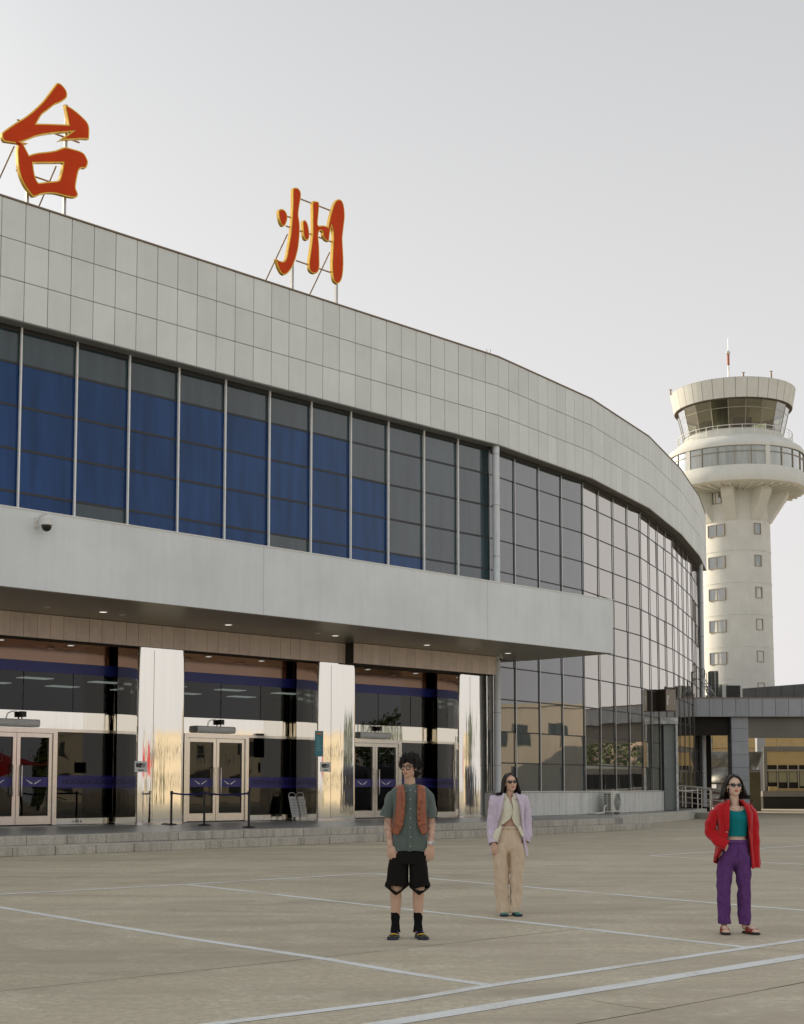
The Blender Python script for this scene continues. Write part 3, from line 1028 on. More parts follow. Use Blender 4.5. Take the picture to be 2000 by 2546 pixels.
def course(name, off, depth, z0, z1, length, s_from, s_to, phase):
    me = None
    s = s_from + phase
    bm = bmesh.new()
    mb = MB().box((0, 0, (z1 - z0) / 2), (length - 0.014, depth, z1 - z0))
    me = mb.mesh(name, M_GRANITE)
    b = bmesh.new(); b.from_mesh(me)
    bmesh.ops.bevel(b, geom=list(b.edges), offset=0.010, segments=1, affect='EDGES')
    bmesh.ops.recalc_face_normals(b, faces=b.faces)
    b.to_mesh(me); b.free(); bm.free()
    while s + length < s_to + 0.01:
        a = F0(s, n_step(s) + off, 0); c = F0(s + length, n_step(s + length) + off, 0)
        d = (c - a).normalized()
        q = Vector((d.y, -d.x, 0))
        p = (a + c) / 2 - q * (depth / 2 + random.uniform(-0.006, 0.006))
        o = link(name, me, plat, (p.x, p.y, z0 + random.uniform(-0.003, 0.003)), atan2(d.y, d.x) + random.uniform(-0.004, 0.004))
        s += length
    return s


course('step_block', 0.0, 0.80, 0.002, 0.205, 1.06, -27.0, S_END + 0.9, 0.3)
course('riser_block', -0.74, 0.40, 0.206, 0.408, 1.06, -27.0, S_END, 0.0)
# joint filling behind the blocks
kb = MB()
for s0_, s1_ in zip(range(-27, 2), range(-26, 3)):
    a = F0(s0_, n_step(s0_) - 0.06, 0); b = F0(s1_, n_step(s1_) - 0.06, 0)
    c = F0(s1_, n_step(s1_) - 0.70, 0); d = F0(s0_, n_step(s0_) - 0.70, 0)
    kb.prism([(v.x, v.y) for v in (a, b, c, d)], 0.0, 0.19)
kb.build('mortar_bed', M_JOINT, plat)
# kerb round the right-hand end
kp = [Vector((8.15, 53.6))] + KERB
for i, (a, b) in enumerate(zip(kp, kp[1:])):
    d = (b - a).normalized(); q = Vector((d.y, -d.x)); g_ = d * 0.008
    p = [a + g_, b - g_, b - g_ - q * 0.32, a + g_ - q * 0.32]
    MB().prism([(v.x, v.y) for v in p], 0.0, 0.41).build('kerb_stone', M_KERB, plat, fix=True, bevel=0.012)
MB().prism([(15.85, 73.51), (15.55, 73.62), (14.3, 74.9), (14.5, 75.1)], 0.0, 0.41).build('kerb_stone', M_KERB, plat, fix=True)

# ================================================================== ROOF CHARACTERS
def on_n(px, py, n):
    a = (px - 1000.0) / FPX; b = (PPY - py) / FPX
    c, s = cos(PITCH), sin(PITCH)
    r = Vector((a, c - b * s, s + b * c))
    u = Vector((cos(A0), sin(A0))); q = Vector((u.y, -u.x))
    t = (n + V[0].dot(q)) / (r.x * q.x + r.y * q.y)
    P = r * t
    return ((P.x - V[0].x) * u.x + (P.y - V[0].y) * u.y, P.z + EYE)


SN = -1.0


def smooth_poly(pts, n=3):
    out = []
    N = len(pts)
    for i in range(N):
        p0, p1, p2, p3 = (Vector(pts[(i + j) % N]) for j in (-1, 0, 1, 2))
        sharp1 = (p1 - p0).length > 1e-6 and (p2 - p1).length > 1e-6 and (p1 - p0).angle(p2 - p1) > 1.05
        sharp2 = (p3 - p2).length > 1e-6 and (p2 - p1).angle(p3 - p2) > 1.05
        t1 = (p2 - p1) if sharp1 else (p2 - p0) * 0.5
        t2 = (p2 - p1) if sharp2 else (p3 - p1) * 0.5
        for k in range(n):
            t = k / n
            h1 = 2 * t ** 3 - 3 * t ** 2 + 1; h2 = t ** 3 - 2 * t ** 2 + t; h3 = -2 * t ** 3 + 3 * t ** 2; h4 = t ** 3 - t ** 2
            out.append(p1 * h1 + t1 * h2 + p2 * h3 + t2 * h4)
    return out


def glyph_mesh(name, loops, n_front, extr, off, material, parent):
    cu = bpy.data.curves.new(name, 'CURVE')
    cu.dimensions = '2D'; cu.fill_mode = 'BOTH'; cu.extrude = extr / 2; cu.offset = off
    for lp in loops:
        sp = cu.splines.new('POLY'); sp.points.add(len(lp) - 1); sp.use_cyclic_u = True
        for p, q in zip(sp.points, lp):
            p.co = (q[0], q[1], 0, 1)
    tmp = bpy.data.objects.new('tmp_curve', cu); COL.objects.link(tmp)
    dg = bpy.context.evaluated_depsgraph_get()
    me = bpy.data.meshes.new_from_object(tmp.evaluated_get(dg))
    bpy.data.objects.remove(tmp)
    o_ = origin_of(parent)
    for v in me.vertices:
        v.co = F0(v.co.x, n_front - extr / 2 + v.co.z, v.co.y) - o_
    me.materials.clear(); me.materials.append(material)
    return link(name, me, parent)


def crop_loops(loops, ox, oy, sc):
    return [smooth_poly([on_n(ox + x * sc, oy + y * sc, SN) for x, y in lp]) for lp in loops]


TAI = [[(870, 155), (930, 185), (985, 250), (1010, 310), (1008, 370), (975, 410), (925, 445), (860, 470), (800, 505), (720, 570), (640, 630), (590, 700), (555, 768),
        (700, 770), (900, 777), (1035, 784), (1020, 700), (1000, 600), (975, 478), (1060, 525), (1150, 590), (1240, 670), (1310, 745), (1340, 820), (1345, 900), (1340, 1005),
        (1240, 1000), (1100, 1008), (960, 1015), (875, 1030), (960, 970), (1030, 925), (1075, 893), (980, 900), (850, 908), (700, 928), (560, 957), (480, 987), (400, 1020), (325, 1047),
        (430, 1065), (362, 1092), (395, 1155), (440, 1242), (560, 1207), (700, 1192), (830, 1172), (920, 1138), (985, 1122), (1100, 1150), (1200, 1180), (1270, 1225), (1310, 1300), (1325, 1350), (1310, 1410), (1290, 1440),
        (1225, 1437), (1185, 1480), (1165, 1560), (1147, 1660), (1142, 1740), (1165, 1800), (1172, 1850), (1130, 1882), (1000, 1862), (850, 1822), (720, 1816), (620, 1832), (560, 1860), (500, 1866),
        (440, 1790), (370, 1690), (312, 1560), (280, 1420), (270, 1280), (265, 1160), (285, 1068), (180, 1055), (70, 1037), (42, 990), (35, 912), (100, 850), (200, 780), (320, 705), (420, 640), (540, 540), (660, 420), (760, 290), (830, 195)],
       [(500, 1362), (650, 1360), (800, 1360), (952, 1358), (940, 1450), (910, 1570), (880, 1622), (760, 1637), (580, 1657), (540, 1590), (515, 1480)]]
ZHOU = [[(215, 530), (260, 508), (310, 530), (345, 590), (352, 660), (332, 740), (305, 782), (270, 777), (240, 720), (220, 640)],
        [(440, 200), (470, 168), (530, 185), (565, 250), (565, 330), (540, 480), (528, 610), (545, 720), (550, 850), (540, 1000), (525, 1130), (500, 1240), (470, 1340), (420, 1450), (360, 1530), (310, 1557), (260, 1530), (210, 1440), (180, 1340), (168, 1298),
         (215, 1325), (285, 1345), (330, 1300), (355, 1200), (375, 1080), (400, 930), (415, 800), (430, 600), (440, 400)],
        [(600, 700), (640, 683), (680, 760), (700, 880), (700, 960), (675, 1007), (630, 992), (610, 920), (600, 800)],
        [(755, 400), (790, 383), (840, 393), (857, 430), (847, 600), (835, 740), (850, 775), (920, 770), (980, 785), (1002, 800), (1020, 690), (1045, 580), (1085, 450), (1120, 380), (1160, 353), (1215, 375), (1250, 460), (1264, 600), (1257, 720), (1237, 880), (1228, 1000), (1239, 1200), (1244, 1400), (1230, 1560), (1200, 1660), (1150, 1702), (1100, 1660), (1075, 1560), (1064, 1400), (1072, 1200), (1082, 1000), (1080, 880), (1058, 783), (1030, 880), (1015, 1027),
         (960, 1002), (925, 940), (915, 870), (890, 850), (857, 870), (845, 950), (857, 1100), (862, 1300), (860, 1450), (830, 1522), (780, 1537), (720, 1500), (698, 1420), (703, 1300), (725, 1150), (745, 1000), (755, 850), (755, 600)]]


def roof_sign(loops, label, posts, braces, bars):
    P = [p for lp in loops for p in lp]
    cs = sum(p[0] for p in P) / len(P)
    root = thing('roof_character', F0(cs, SN, 17.3), label, 'sign', 'red characters standing on the terminal roof')
    glyph_mesh('character_body', loops, SN, 0.12, 0.0, M_GOLD, root)
    glyph_mesh('character_face', loops, SN + 0.012, 0.024, -0.04, M_RED, root)
    for s, z in posts:
        MB().box(F0(s, SN - 0.20, (17.3 + z) / 2), (0.085, 0.085, z - 17.3), rz=A0).build('post', M_GALV, root)
    for (s, z, s2, n2) in braces:
        MB().tube([F0(s, SN - 0.25, z), F0(s2, n2, 17.32)], 0.024, 6).build('brace', M_RUST, root)
    for (s0, z0, s1, z1) in bars:
        MB().tube([F0(s0, SN - 0.2, z0), F0(s1, SN - 0.2, z1)], 0.026, 6).build('crossbar', M_RUST, root)
    return root


LT = crop_loops(TAI, 0, 180, 260 / 1570)
LZ = crop_loops(ZHOU, 660, 440, 240 / 1535)


def cs(ox, oy, sc, x, y):
    return on_n(ox + x * sc, oy + y * sc, SN - 0.2)


q = lambda x, y: cs(0, 180, 260 / 1570, x, y)
roof_sign(LT, 'red and gold character with a square lower box, at the left of the roof', [(q(410, 1900)[0], q(410, 1700)[1]), (q(970, 1900)[0], q(970, 480)[1])],
          [(q(230, 1100)[0], q(230, 1100)[1], q(230, 1100)[0] - 0.3, SN - 2.6), (q(860, 1400)[0], q(860, 1400)[1], q(860, 1400)[0] - 0.1, SN - 2.6)],
          [(q(260, 710)[0], q(260, 710)[1], q(1200, 760)[0], q(260, 710)[1]), (q(245, 1470)[0], q(245, 1470)[1], q(1150, 1480)[0], q(245, 1470)[1])])
q2 = lambda x, y: cs(660, 440, 240 / 1535, x, y)
a_, b_, c_ = q2(430, 1400), q2(1130, 1690), q2(260, 700)
roof_sign(LZ, 'red and gold character of three upright brush strokes with dots, on the roof', [(q2(428, 1500)[0], q2(428, 900)[1]), (q2(1130, 1700)[0], q2(1130, 900)[1])],
          [(q2(370, 900)[0], q2(370, 900)[1], q2(370, 900)[0] - 0.2, SN - 2.6), (q2(1040, 1190)[0], q2(1040, 1190)[1], q2(1040, 1190)[0] - 0.1, SN - 2.6)],
          [(q2(330, 620)[0], q2(330, 620)[1], q2(440, 640)[0], q2(330, 620)[1]), (q2(330, 780)[0], q2(330, 780)[1], q2(620, 840)[0], q2(330, 780)[1]),
           (q2(560, 350)[0], q2(560, 350)[1], q2(1100, 540)[0], q2(560, 350)[1]), (q2(490, 1330)[0], q2(490, 1330)[1], q2(1120, 1530)[0], q2(490, 1330)[1]),
           (q2(600, 990)[0], q2(690, 900)[1], q2(1100, 1000)[0], q2(690, 900)[1])])
for i, px in enumerate((1211, 1219.5)):
    s, z = on_n(px, 868, -0.3)
    o = MB().tube([F0(s, -0.3, 17.3), F0(s, -0.3, z)], 0.012, 5).build('lightning_rod', M_RUST, term)

# ================================================================== SMALL THINGS ON THE FRONT
# dome camera on the canopy fascia
s, z = on_n(105, 1305, 4.0)
c = F0(s - 0.05, CN + 0.30, z)
dc = thing('dome_camera', F0(s, CN, z), 'white dome security camera with black globe on the canopy fascia', 'camera')
MB().box(F0(s - 0.17, CN + 0.03, z + 0.03), (0.10, 0.06, 0.26), rz=A0).build('wall_bracket', M_WHITE, dc)
MB().tube([F0(s - 0.17, CN + 0.06, z + 0.06), F0(s - 0.15, CN + 0.16, z + 0.19), c + Vector((0, 0, 0.26)), c + Vector((0, 0, 0.16))], 0.03, 8).build('arm', M_WHITE, dc, smooth=60)
MB().lathe([(0.02, 0.18), (0.09, 0.16), (0.135, 0.10), (0.145, -0.03), (0.15, -0.05), (0.13, -0.06)], 20, c).build('housing', M_WHITE, dc, smooth=50)
MB().lathe([(0.128, -0.055), (0.125, -0.11), (0.10, -0.17), (0.05, -0.205), (0.002, -0.215)], 20, c).build('globe', mat('camera_globe', (0.01, 0.01, 0.01), 0.08, 0, 0.6), dc, smooth=60)
# bullet camera under the canopy
s, z = on_n(1246, 1618, 1.2)
z = CZ0 - 0.18
bc = thing('bullet_camera', F0(s, 1.2, CZ0), 'white bullet security camera under the canopy near the downpipe', 'camera')
MB().tube([F0(s, 1.2, CZ0), F0(s, 1.2, z + 0.03)], 0.025, 8).build('stem', M_WHITE, bc, smooth=60)
MB().tube([F0(s + 0.14, 1.2 - 0.10, z + 0.05), F0(s - 0.14, 1.2 + 0.12, z - 0.05)], 0.055, 10).build('housing', M_WHITE, bc, smooth=40)
MB().tube([F0(s - 0.138, 1.2 + 0.118, z - 0.049), F0(s - 0.15, 1.2 + 0.127, z - 0.053)], 0.045, 10).build('lens', M_BLACK, bc, smooth=40)

# belt barrier: posts and belts
M_BELT = mat('blue_belt', (0.015, 0.02, 0.16), 0.6)
posts = [on_z(409, 2050, 0.4), on_z(426, 2051.5, 0.4), on_z(508, 2053, 0.4), on_z(619, 2058.5, 0.4)]
names = ['black barrier post standing close to the chrome column, farthest of the four', 'black barrier post before the chrome column, left end of the blue belt', 'black barrier post in the middle of the blue belt', 'black barrier post at the right end of the blue belt, nearest the steps']
for i, p in enumerate(posts):
    r = thing('barrier_post', p, names[i], 'barrier post', 'belt barrier posts by the entrance')
    MB().lathe([(0.001, 0.0), (0.18, 0.0), (0.18, 0.018), (0.15, 0.035), (0.05, 0.055), (0.001, 0.06)], 20, p).build('foot', M_BLACK, r, smooth=40)
    MB().tube([p + Vector((0, 0, 0.05)), p + Vector((0, 0, 0.97))], 0.034, 10).build('pole', M_BLACK, r, smooth=40)
    MB().tube([p + Vector((0, 0, 0.89)), p + Vector((0, 0, 1.0))], 0.045, 10).build('head', M_BLACK, r, smooth=40)
    if i < 3 and i > 0:
        a = p + Vector((0, 0, 0.945)); b = posts[i + 1] + Vector((0, 0, 0.945))
        d = (b - a).normalized()
        rings = []
        for k in range(9):
            t = k / 8
            m = a.lerp(b, t) - Vector((0, 0, 0.05 * 4 * t * (1 - t)))
            rings.append([m + Vector((0, 0, 0.025)), m - Vector((0, 0, 0.025)), m - Vector((0, 0, 0.025)) + Vector((d.y, -d.x, 0)) * 0.003, m + Vector((0, 0, 0.025)) + Vector((d.y, -d.x, 0)) * 0.003])
        MB().loft(rings, True, True, True).build('belt', M_BELT, r)


# notices
def notice(name, s, n, z, w, h, face, label, marks):
    r = tag(MB().hexa(F0, s - w / 2, s + w / 2, n - 0.008, n, z - h / 2, z + h / 2).build(name, face), label, 'notice')
    return r


M_TEAL = mat('teal_print', (0.04, 0.22, 0.27), 0.4)
for i, (px, py, lb_) in enumerate(((351, 1906, 'white notice with a black pointing hand beside the left chrome column'), (810, 1907, 'white notice with a black pointing hand beside the middle chrome column'))):
    NN = NC + 0.05
    s, z = on_n(px, py, NN)
    w, h = 0.44, 0.32
    o = notice('direction_notice', s, NN, z, w, h, M_WHITE, lb_, None)
    o['group'] = 'pointing hand notices'
    mk = MB()
    B = lambda a0, a1, z0, z1: mk.hexa(F0, s + a0, s + a1, NN + 0.001, NN + 0.004, z + z0, z + z1)
    B(-0.17, -0.08, -0.02, 0.10); 
    mk.prism([(s - 0.07, z - 0.03), (s - 0.07, z + 0.10), (s + 0.0, z + 0.11), (s + 0.06, z + 0.06), (s - 0.0, z + 0.02), (s + 0.02, z - 0.03)], 0, 0.003, lambda a, b, c: F0(a, NN + 0.001 + c, b))
    for k in range(4):
        B(0.03, 0.17 - 0.02 * abs(k - 1), 0.075 - k * 0.032, 0.093 - k * 0.032)
    B(-0.10, 0.10, -0.12, -0.09)
    mk.build('print', M_BLACK, o)
NN = NC + 0.03
s, z = on_n(794, 1849, NN)
o = notice('poster', s, NN, z, 0.36, 0.84, M_TEAL, 'teal poster with orange heading above the notice beside the middle column', None)
mk = MB()
mk.hexa(F0, s - 0.11, s + 0.11, NN + 0.001, NN + 0.004, z + 0.30, z + 0.36)
mk.build('heading', mat('orange_print', (0.6, 0.2, 0.05), 0.5), o)
mk = MB()
for k in range(9):
    mk.hexa(F0, s - 0.12, s - 0.12 + random.uniform(0.1, 0.24), NN + 0.001, NN + 0.004, z + 0.2 - k * 0.055, z + 0.225 - k * 0.055)
mk.build('print', mat('pale_teal_print', (0.16, 0.42, 0.45), 0.5), o)
# folding notice stand by the middle doors
s = on_n(731, 1990, -1.2)[0]
ez = thing('notice_stand', F0(s, -1.2, 0.4), 'white folding notice stand leaning beside the dark glass', 'notice stand')
for a in (-0.15, 0.15):
    MB().tube([F0(s + a, -1.05, 0.41), F0(s + a, -1.3, 1.25)], 0.016, 6).build('leg', M_WHITE, ez)
MB().tube([F0(s - 0.15, -1.3, 1.25), F0(s - 0.08, -1.31, 1.33), F0(s + 0.08, -1.31, 1.33), F0(s + 0.15, -1.3, 1.25)], 0.014, 6).build('handle', M_WHITE, ez)
MB().hexa(lambda a, b, c: F0(s + a, -1.03 - c * 0.3 + b, 0.40 + c), -0.135, 0.135, 0.0, 0.012, 0.12, 0.80).build('board', M_WHITE, ez)
mk = MB()
for k in range(6):
    mk.hexa(lambda a, b, c: F0(s + a, -1.03 - c * 0.3 + b, 0.40 + c), -0.10, 0.02 + 0.08 * random.random(), 0.013, 0.016, 0.22 + k * 0.09, 0.255 + k * 0.09)
mk.build('print', M_GREYP, ez)

# outdoor air-conditioning unit against the plinth
M_ACW = mat('ac_white', (0.66, 0.66, 0.60), 0.5, var=0.06, scale=5, grime=0.25)
FA = FR[2]
sA, nA = 1.30, 0.72
ac = thing('air_conditioner', FA(sA, nA, 0.4), 'white outdoor air conditioning unit with round fan grille on the platform', 'air conditioner')
z0, z1 = 0.47, 1.33
MB().hexa(FA, sA - 0.55, sA + 0.55, nA - 0.30, nA + 0.05, z0, z1).build('case', M_ACW, ac, bevel=0.015)
ang = DIRS[2]


def fan_ring(r0, r1, n_, mb, c0):
    pass


cF = FA(sA + 0.14, nA + 0.056, 0.90)
uF = Vector((cos(ang), sin(ang), 0))
dd = MB(); ring0 = []
for k in range(28):
    t = 2 * pi * k / 28
    ring0.append(cF + uF * (0.36 * cos(t)) + Vector((0, 0, 0.36 * sin(t))))
dd.loft([ring0, [cF + (p - cF) * 0.02 for p in ring0]], True)
dd.build('fan_grille', mat('fan_dark', (0.10, 0.12, 0.14), 0.5), ac)
gr = MB()
qn = Vector((sin(ang), -cos(ang), 0))
for rr in (0.09, 0.16, 0.23, 0.30, 0.36):
    gr.tube([cF + qn * 0.012 + uF * (rr * cos(2 * pi * k / 24)) + Vector((0, 0, rr * sin(2 * pi * k / 24))) for k in range(25)], 0.006, 4, cap=False)
for k in range(8):
    t = 2 * pi * k / 8
    gr.tube([cF + qn * 0.012, cF + qn * 0.012 + uF * (0.36 * cos(t)) + Vector((0, 0, 0.36 * sin(t)))], 0.006, 4)
gr.build('grille_wire', M_ACW, ac)
sg = MB()
for k in range(9):
    for c0, c1 in ((-0.27, -0.15), (-0.12, 0.02)):
        sg.hexa(FA, sA - 0.556, sA - 0.548, nA + c0, nA + c1, 0.56 + k * 0.08, 0.605 + k * 0.08)
sg.build('side_louvre', M_BLACK, ac)
for a in (-0.4, 0.4):
    MB().hexa(FA, sA + a - 0.04, sA + a + 0.04, nA - 0.30, nA + 0.08, 0.40, 0.468).build('foot', M_GALV, ac)
MB().tube([FA(sA - 0.56, nA - 0.2, 0.75), FA(sA - 0.75, nA - 0.2, 0.62), FA(sA - 0.9, nA - 0.15, 0.47), FA(sA - 1.9, nA - 0.1, 0.45), FA(sA - 2.0, nA - 0.45, 0.5)], 0.035, 8).build('insulated_pipe', M_WHITE, ac, smooth=60)
MB().hexa(FA, sA + 0.41, sA + 0.47, nA + 0.051, nA + 0.055, 1.17, 1.26).build('sticker', mat('blue_sticker', (0.05, 0.2, 0.6), 0.4), ac)

# side door: a small wind lobby standing out of the glass wall, facing the forecourt
M_GREEN = mat('grey_green_panel', (0.22, 0.25, 0.235), 0.3, var=0.1, scale=2)
M_WEATH = mat('weathered_white', (0.62, 0.64, 0.63), 0.6, var=0.35, scale=5, grime=0.6)
DY = 67.75
dx0, dx1 = at(1622, 1900, DY).x, at(1687, 1900, DY).x
dp = thing('side_door', ((dx0 + dx1) / 2, DY, 0.4), 'side door recessed in a worn white portal standing out of the glass wall', 'door')
FDD = lambda x, y, z: Vector((x, DY + y, z))
zt = at(1650, 1800, DY).z
MB().hexa(FDD, dx0, dx0 + 0.12, 0, 3.4, 0.40, zt).build('portal_post', M_WEATH, dp)
MB().hexa(FDD, dx1 - 0.10, dx1, 0, 3.4, 0.40, zt).build('portal_post', M_WEATH, dp)
MB().hexa(FDD, dx0 - 0.01, dx1 + 0.01, -0.05, 3.4, zt + 0.001, at(1650, 1784, DY).z).build('portal_head', M_WEATH, dp)
MB().hexa(FDD, dx0 + 0.12, dx1 - 0.10, 0.9, 1.0, 0.4, zt).build('recess', M_GREEN, dp)
MB().hexa(FDD, dx0 + 0.62, dx1 - 0.101, 0.25, 0.30, 0.42, zt - 0.02).build('door_panel', M_GREEN, dp)
dl = MB().hexa(FDD, dx0 + 0.13, dx0 + 0.45, 0.80, 0.86, 0.42, 3.6).build('door_leaf', M_DARK, dp)
MB().hexa(FDD, dx0 + 0.16, dx0 + 0.42, 0.78, 0.799, 0.8, 3.4).build('door_glass', G_DOOR, dl)
tag(MB().box((at(1659, 1740, 67.2).x, 67.3, at(1659, 1741, 67.2).z), (0.62, 0.62, 1.06), rz=radians(28)).build('light_box_sign', [mat('sign_case', (0.075, 0.055, 0.042), 0.4)], None, bevel=0.02), 'dark box sign with faint pale lettering above the side door', 'sign')
sgn = bpy.data.objects['light_box_sign']
Rs = Matrix.Rotation(radians(28), 3, 'Z'); Cs = Vector((at(1659, 1740, 67.2).x, 67.3, at(1659, 1741, 67.2).z))
FS = lambda x, y, z: Cs + Rs @ Vector((x, y, z))
MB().hexa(FS, -0.29, 0.29, -0.322, -0.312, -0.50, 0.50).build('sign_face', mat('sign_face_brown', (0.26, 0.22, 0.175), 0.3), sgn)
tx = MB()
tx.hexa(FS, -0.24, -0.17, -0.326, -0.323, -0.25, 0.22); tx.hexa(FS, -0.23, -0.12, -0.326, -0.323, 0.08, 0.22)
tx.build('pale_mark', M_WHITE, sgn)
tx = MB()
random.seed(3)
for r in range(3):
    for c in range(3):
        a = -0.08 + c * 0.12; zz_ = -0.22 + r * 0.17
        for k in range(4):
            b0 = random.uniform(0, 0.05); z_ = random.uniform(0, 0.10)
            tx.hexa(FS, a + b0, a + b0 + random.choice((0.012, 0.05)), -0.326, -0.323, zz_ + z_, zz_ + z_ + 0.014)
tx.build('lettering', M_GREYP, sgn)

# ramp handrail
rail = thing('ramp_handrail', at(1700, 2008, 69.5), 'stainless steel ramp handrail sloping down at the right end of the platform', 'handrail')
ra, rb = at(1672, 1951, 70.5), at(1802, 1964, 66.0)
for off, nm in ((0.0, 'top_rail'), (-0.28, 'rail'), (-0.54, 'rail'), (-0.80, 'rail')):
    if off == 0:
        ptsr = [ra + Vector((0.0, 0.4, -0.35)), ra + Vector((0, 0.15, -0.05)), ra, rb, rb + Vector((0.12, -0.05, -0.10)), rb + Vector((0.15, -0.05, -0.9))]
    else:
        ptsr = [ra + Vector((0, 0, off)), rb + Vector((0, 0, off))]
    MB().tube(ptsr, 0.035 if off == 0 else 0.022, 8).build(nm, M_STEEL, rail, smooth=60)
for k in range(5):
    p = ra.lerp(rb, 0.03 + k * 0.235)
    MB().tube([p, Vector((p.x, p.y, max(0.0, p.z - 1.05)))], 0.026, 8).build('post', M_STEEL, rail, smooth=60)
for k in range(5):
    p = ra.lerp(rb, 0.15 + k * 0.19) + Vector((0.35, 1.1, -0.1))
    MB().tube([p, Vector((p.x, p.y, max(0.0, p.z - 0.95)))], 0.022, 8).build('far_post', M_STEEL, rail, smooth=60)
MB().tube([ra + Vector((0.35, 1.1, -0.1)), rb + Vector((0.35, 1.1, -0.1))], 0.03, 8).build('far_rail', M_STEEL, rail, smooth=60)
MB().prism([(rb.x - 0.2, rb.y), (ra.x, ra.y - 0.1), (ra.x + 1.2, ra.y + 1.4), (rb.x + 1.0, rb.y + 1.3)], 0.0, 0.30).build('ramp', M_KERB, None, fix=True, kind='structure')

# ================================================================== CONTROL TOWER
TX, TY = 31.25, 130.0
tw = thing('control_tower', (TX, TY, 0), 'pale round airport control tower with glazed cab, balcony and ring of windows', 'tower')
TC = (TX, TY, 0)
PXM = 130.0 / FPX
RS = 3.06
sh = MB().lathe([(RS + 0.14, 0), (RS + 0.08, 12), (RS, 24), (RS, 31)], 64, TC).build('shaft', M_TOWER, tw, smooth=40)
for z in (11.3, 14.25, 17.2, 20.15, 23.1, 26.05):
    MB().lathe([(RS + 0.13 - 0.0035 * z, z - 0.03), (RS + 0.145 - 0.0035 * z, z), (RS + 0.13 - 0.0035 * z, z + 0.03)], 64, TC).build('joint_line', M_TOWER, sh, smooth=60)
# flared drum
drum = MB().lathe([(RS - 0.1, 28.75), (6.2, 28.80), (6.45, 28.9), (6.50, 29.15), (6.5, 29.72), (6.33, 30.0), (6.28, 30.3), (6.27, 30.32)], 64, TC).build('drum', M_TOWER, tw, smooth=35)
MB().lathe([(6.27, 32.05), (6.31, 32.1), (6.31, 32.38), (6.1, 32.70), (5.45, 33.15), (5.35, 33.2), (5.35, 33.30), (4.4, 33.30), (4.4, 33.6)], 64, TC).build('shoulder', M_TOWER, drum, smooth=35)
MB().lathe([(6.17, 30.32), (6.17, 32.06)], 64, TC).build('ring_glass', G_CLEAR if False else glass_mat('ring_window_glass', (0.26, 0.29, 0.25), 0.18, 1.5, wave=0), drum, smooth=60)
NB = 26
for i in range(NB):
    a = 2 * pi * (i + 0.5) / NB
    wide = i % 5 == 0
    mb = MB().box((0, 0, 31.19), (0.16, 0.45 if wide else 0.07, 1.74))
    me = mb.mesh('ring_mullion', M_TOWER if wide else M_FRAME)
    link('ring_mullion', me, drum, (6.17 * cos(a), 6.17 * sin(a), 0), a)
MB().lathe([(6.2, 31.50), (6.23, 31.50), (6.23, 31.57), (6.2, 31.57)], 64, TC).build('ring_transom', M_FRAME, drum)
# brackets
for i in range(8):
    a = radians(-90 + 22 + 45 * i)
    ca, sa = cos(a), sin(a)
    f_ = lambda r, t, z: Vector((TX + r * ca - t * sa, TY + r * sa + t * ca, z))
    mb = MB()
    w = 0.55
    pr = [(RS - 0.2, 25.9), (RS + 0.06, 25.9), (4.55, 28.0), (4.75, 28.35), (4.75, 28.77), (RS - 0.2, 28.77)]
    mb.loft([[f_(r, -w, z) for r, z in pr], [f_(r, w, z) for r, z in pr]], True, True, True)
    mb.build('bracket', M_TOWER, tw, fix=True)
# ribs under the drum
for i in range(40):
    a = 2 * pi * i / 40
    ca, sa = cos(a), sin(a)
    f_ = lambda r, t, z: Vector((TX + r * ca - t * sa, TY + r * sa + t * ca, z))
    MB().hexa(f_, RS, 6.1, -0.05, 0.05, 28.62, 28.77).build('rib', M_TOWER, drum)
# balcony railing
rl = MB()
for z in (34.2, 33.9, 33.6):
    rl.tube([(TX + 5.25 * cos(2 * pi * k / 64), TY + 5.25 * sin(2 * pi * k / 64), z) for k in range(65)], 0.03 if z > 34.1 else 0.012, 5, cap=False)
railing = rl.build('balcony_railing', M_ALU, tw)
pm = MB().tube([(0, 0, 33.28), (0, 0, 34.2)], 0.028, 5).mesh('railing_post', M_ALU)
for i in range(30):
    a = 2 * pi * i / 30
    link('railing_post', pm, railing, (5.25 * cos(a), 5.25 * sin(a), 0), a)
# cab
CX = TX - 0.12
CC = (CX, TY, 0)
MB().lathe([(4.45, 33.28), (4.5, 33.7), (4.55, 34.05)], 48, CC).build('cab_base', M_TOWER, tw, smooth=40)
cab = MB().lathe([(4.55, 34.05), (5.18, 36.7)], 20, CC).build('cab_glass', G_CLEAR, tw)
for i in range(20):
    a = 2 * pi * i / 20
    p0 = Vector((CX + 4.56 * cos(a), TY + 4.56 * sin(a), 34.05)); p1 = Vector((CX + 5.18 * cos(a), TY + 5.18 * sin(a), 36.7))
    MB().tube([p0, p1], 0.035, 5).build('cab_mullion', M_FRAME, cab)
MB().lathe([(4.98, 35.85), (5.0, 35.95)], 20, CC).build('cab_transom', M_FRAME, cab)
MB().lathe([(0.01, 36.66), (5.15, 36.66)], 20, CC).build('cab_ceiling', M_CEIL, cab)
MB().lathe([(0.01, 34.07), (4.5, 34.07)], 20, CC).build('cab_floor', M_DARK, cab)
con = MB().lathe([(1.5, 34.08), (1.5, 36.65)], 16, CC).build('cab_core', M_CEIL, cab)
for i in range(6):
    a = radians(30 + 60 * i)
    MB().box((CX + 3.6 * cos(a), TY + 3.6 * sin(a), 34.7), (0.5, 1.6, 1.0), rz=a).build('console', M_DARK, cab)
rf = MB().lathe([(5.1, 36.58), (5.38, 36.59), (5.40, 36.65), (5.72, 38.40), (5.70, 38.45), (0.01, 38.6)], 64, CC).build('cab_roof', M_JOINT, tw, smooth=35)
NP = 34
a2 = 2 * pi / NP
me = None
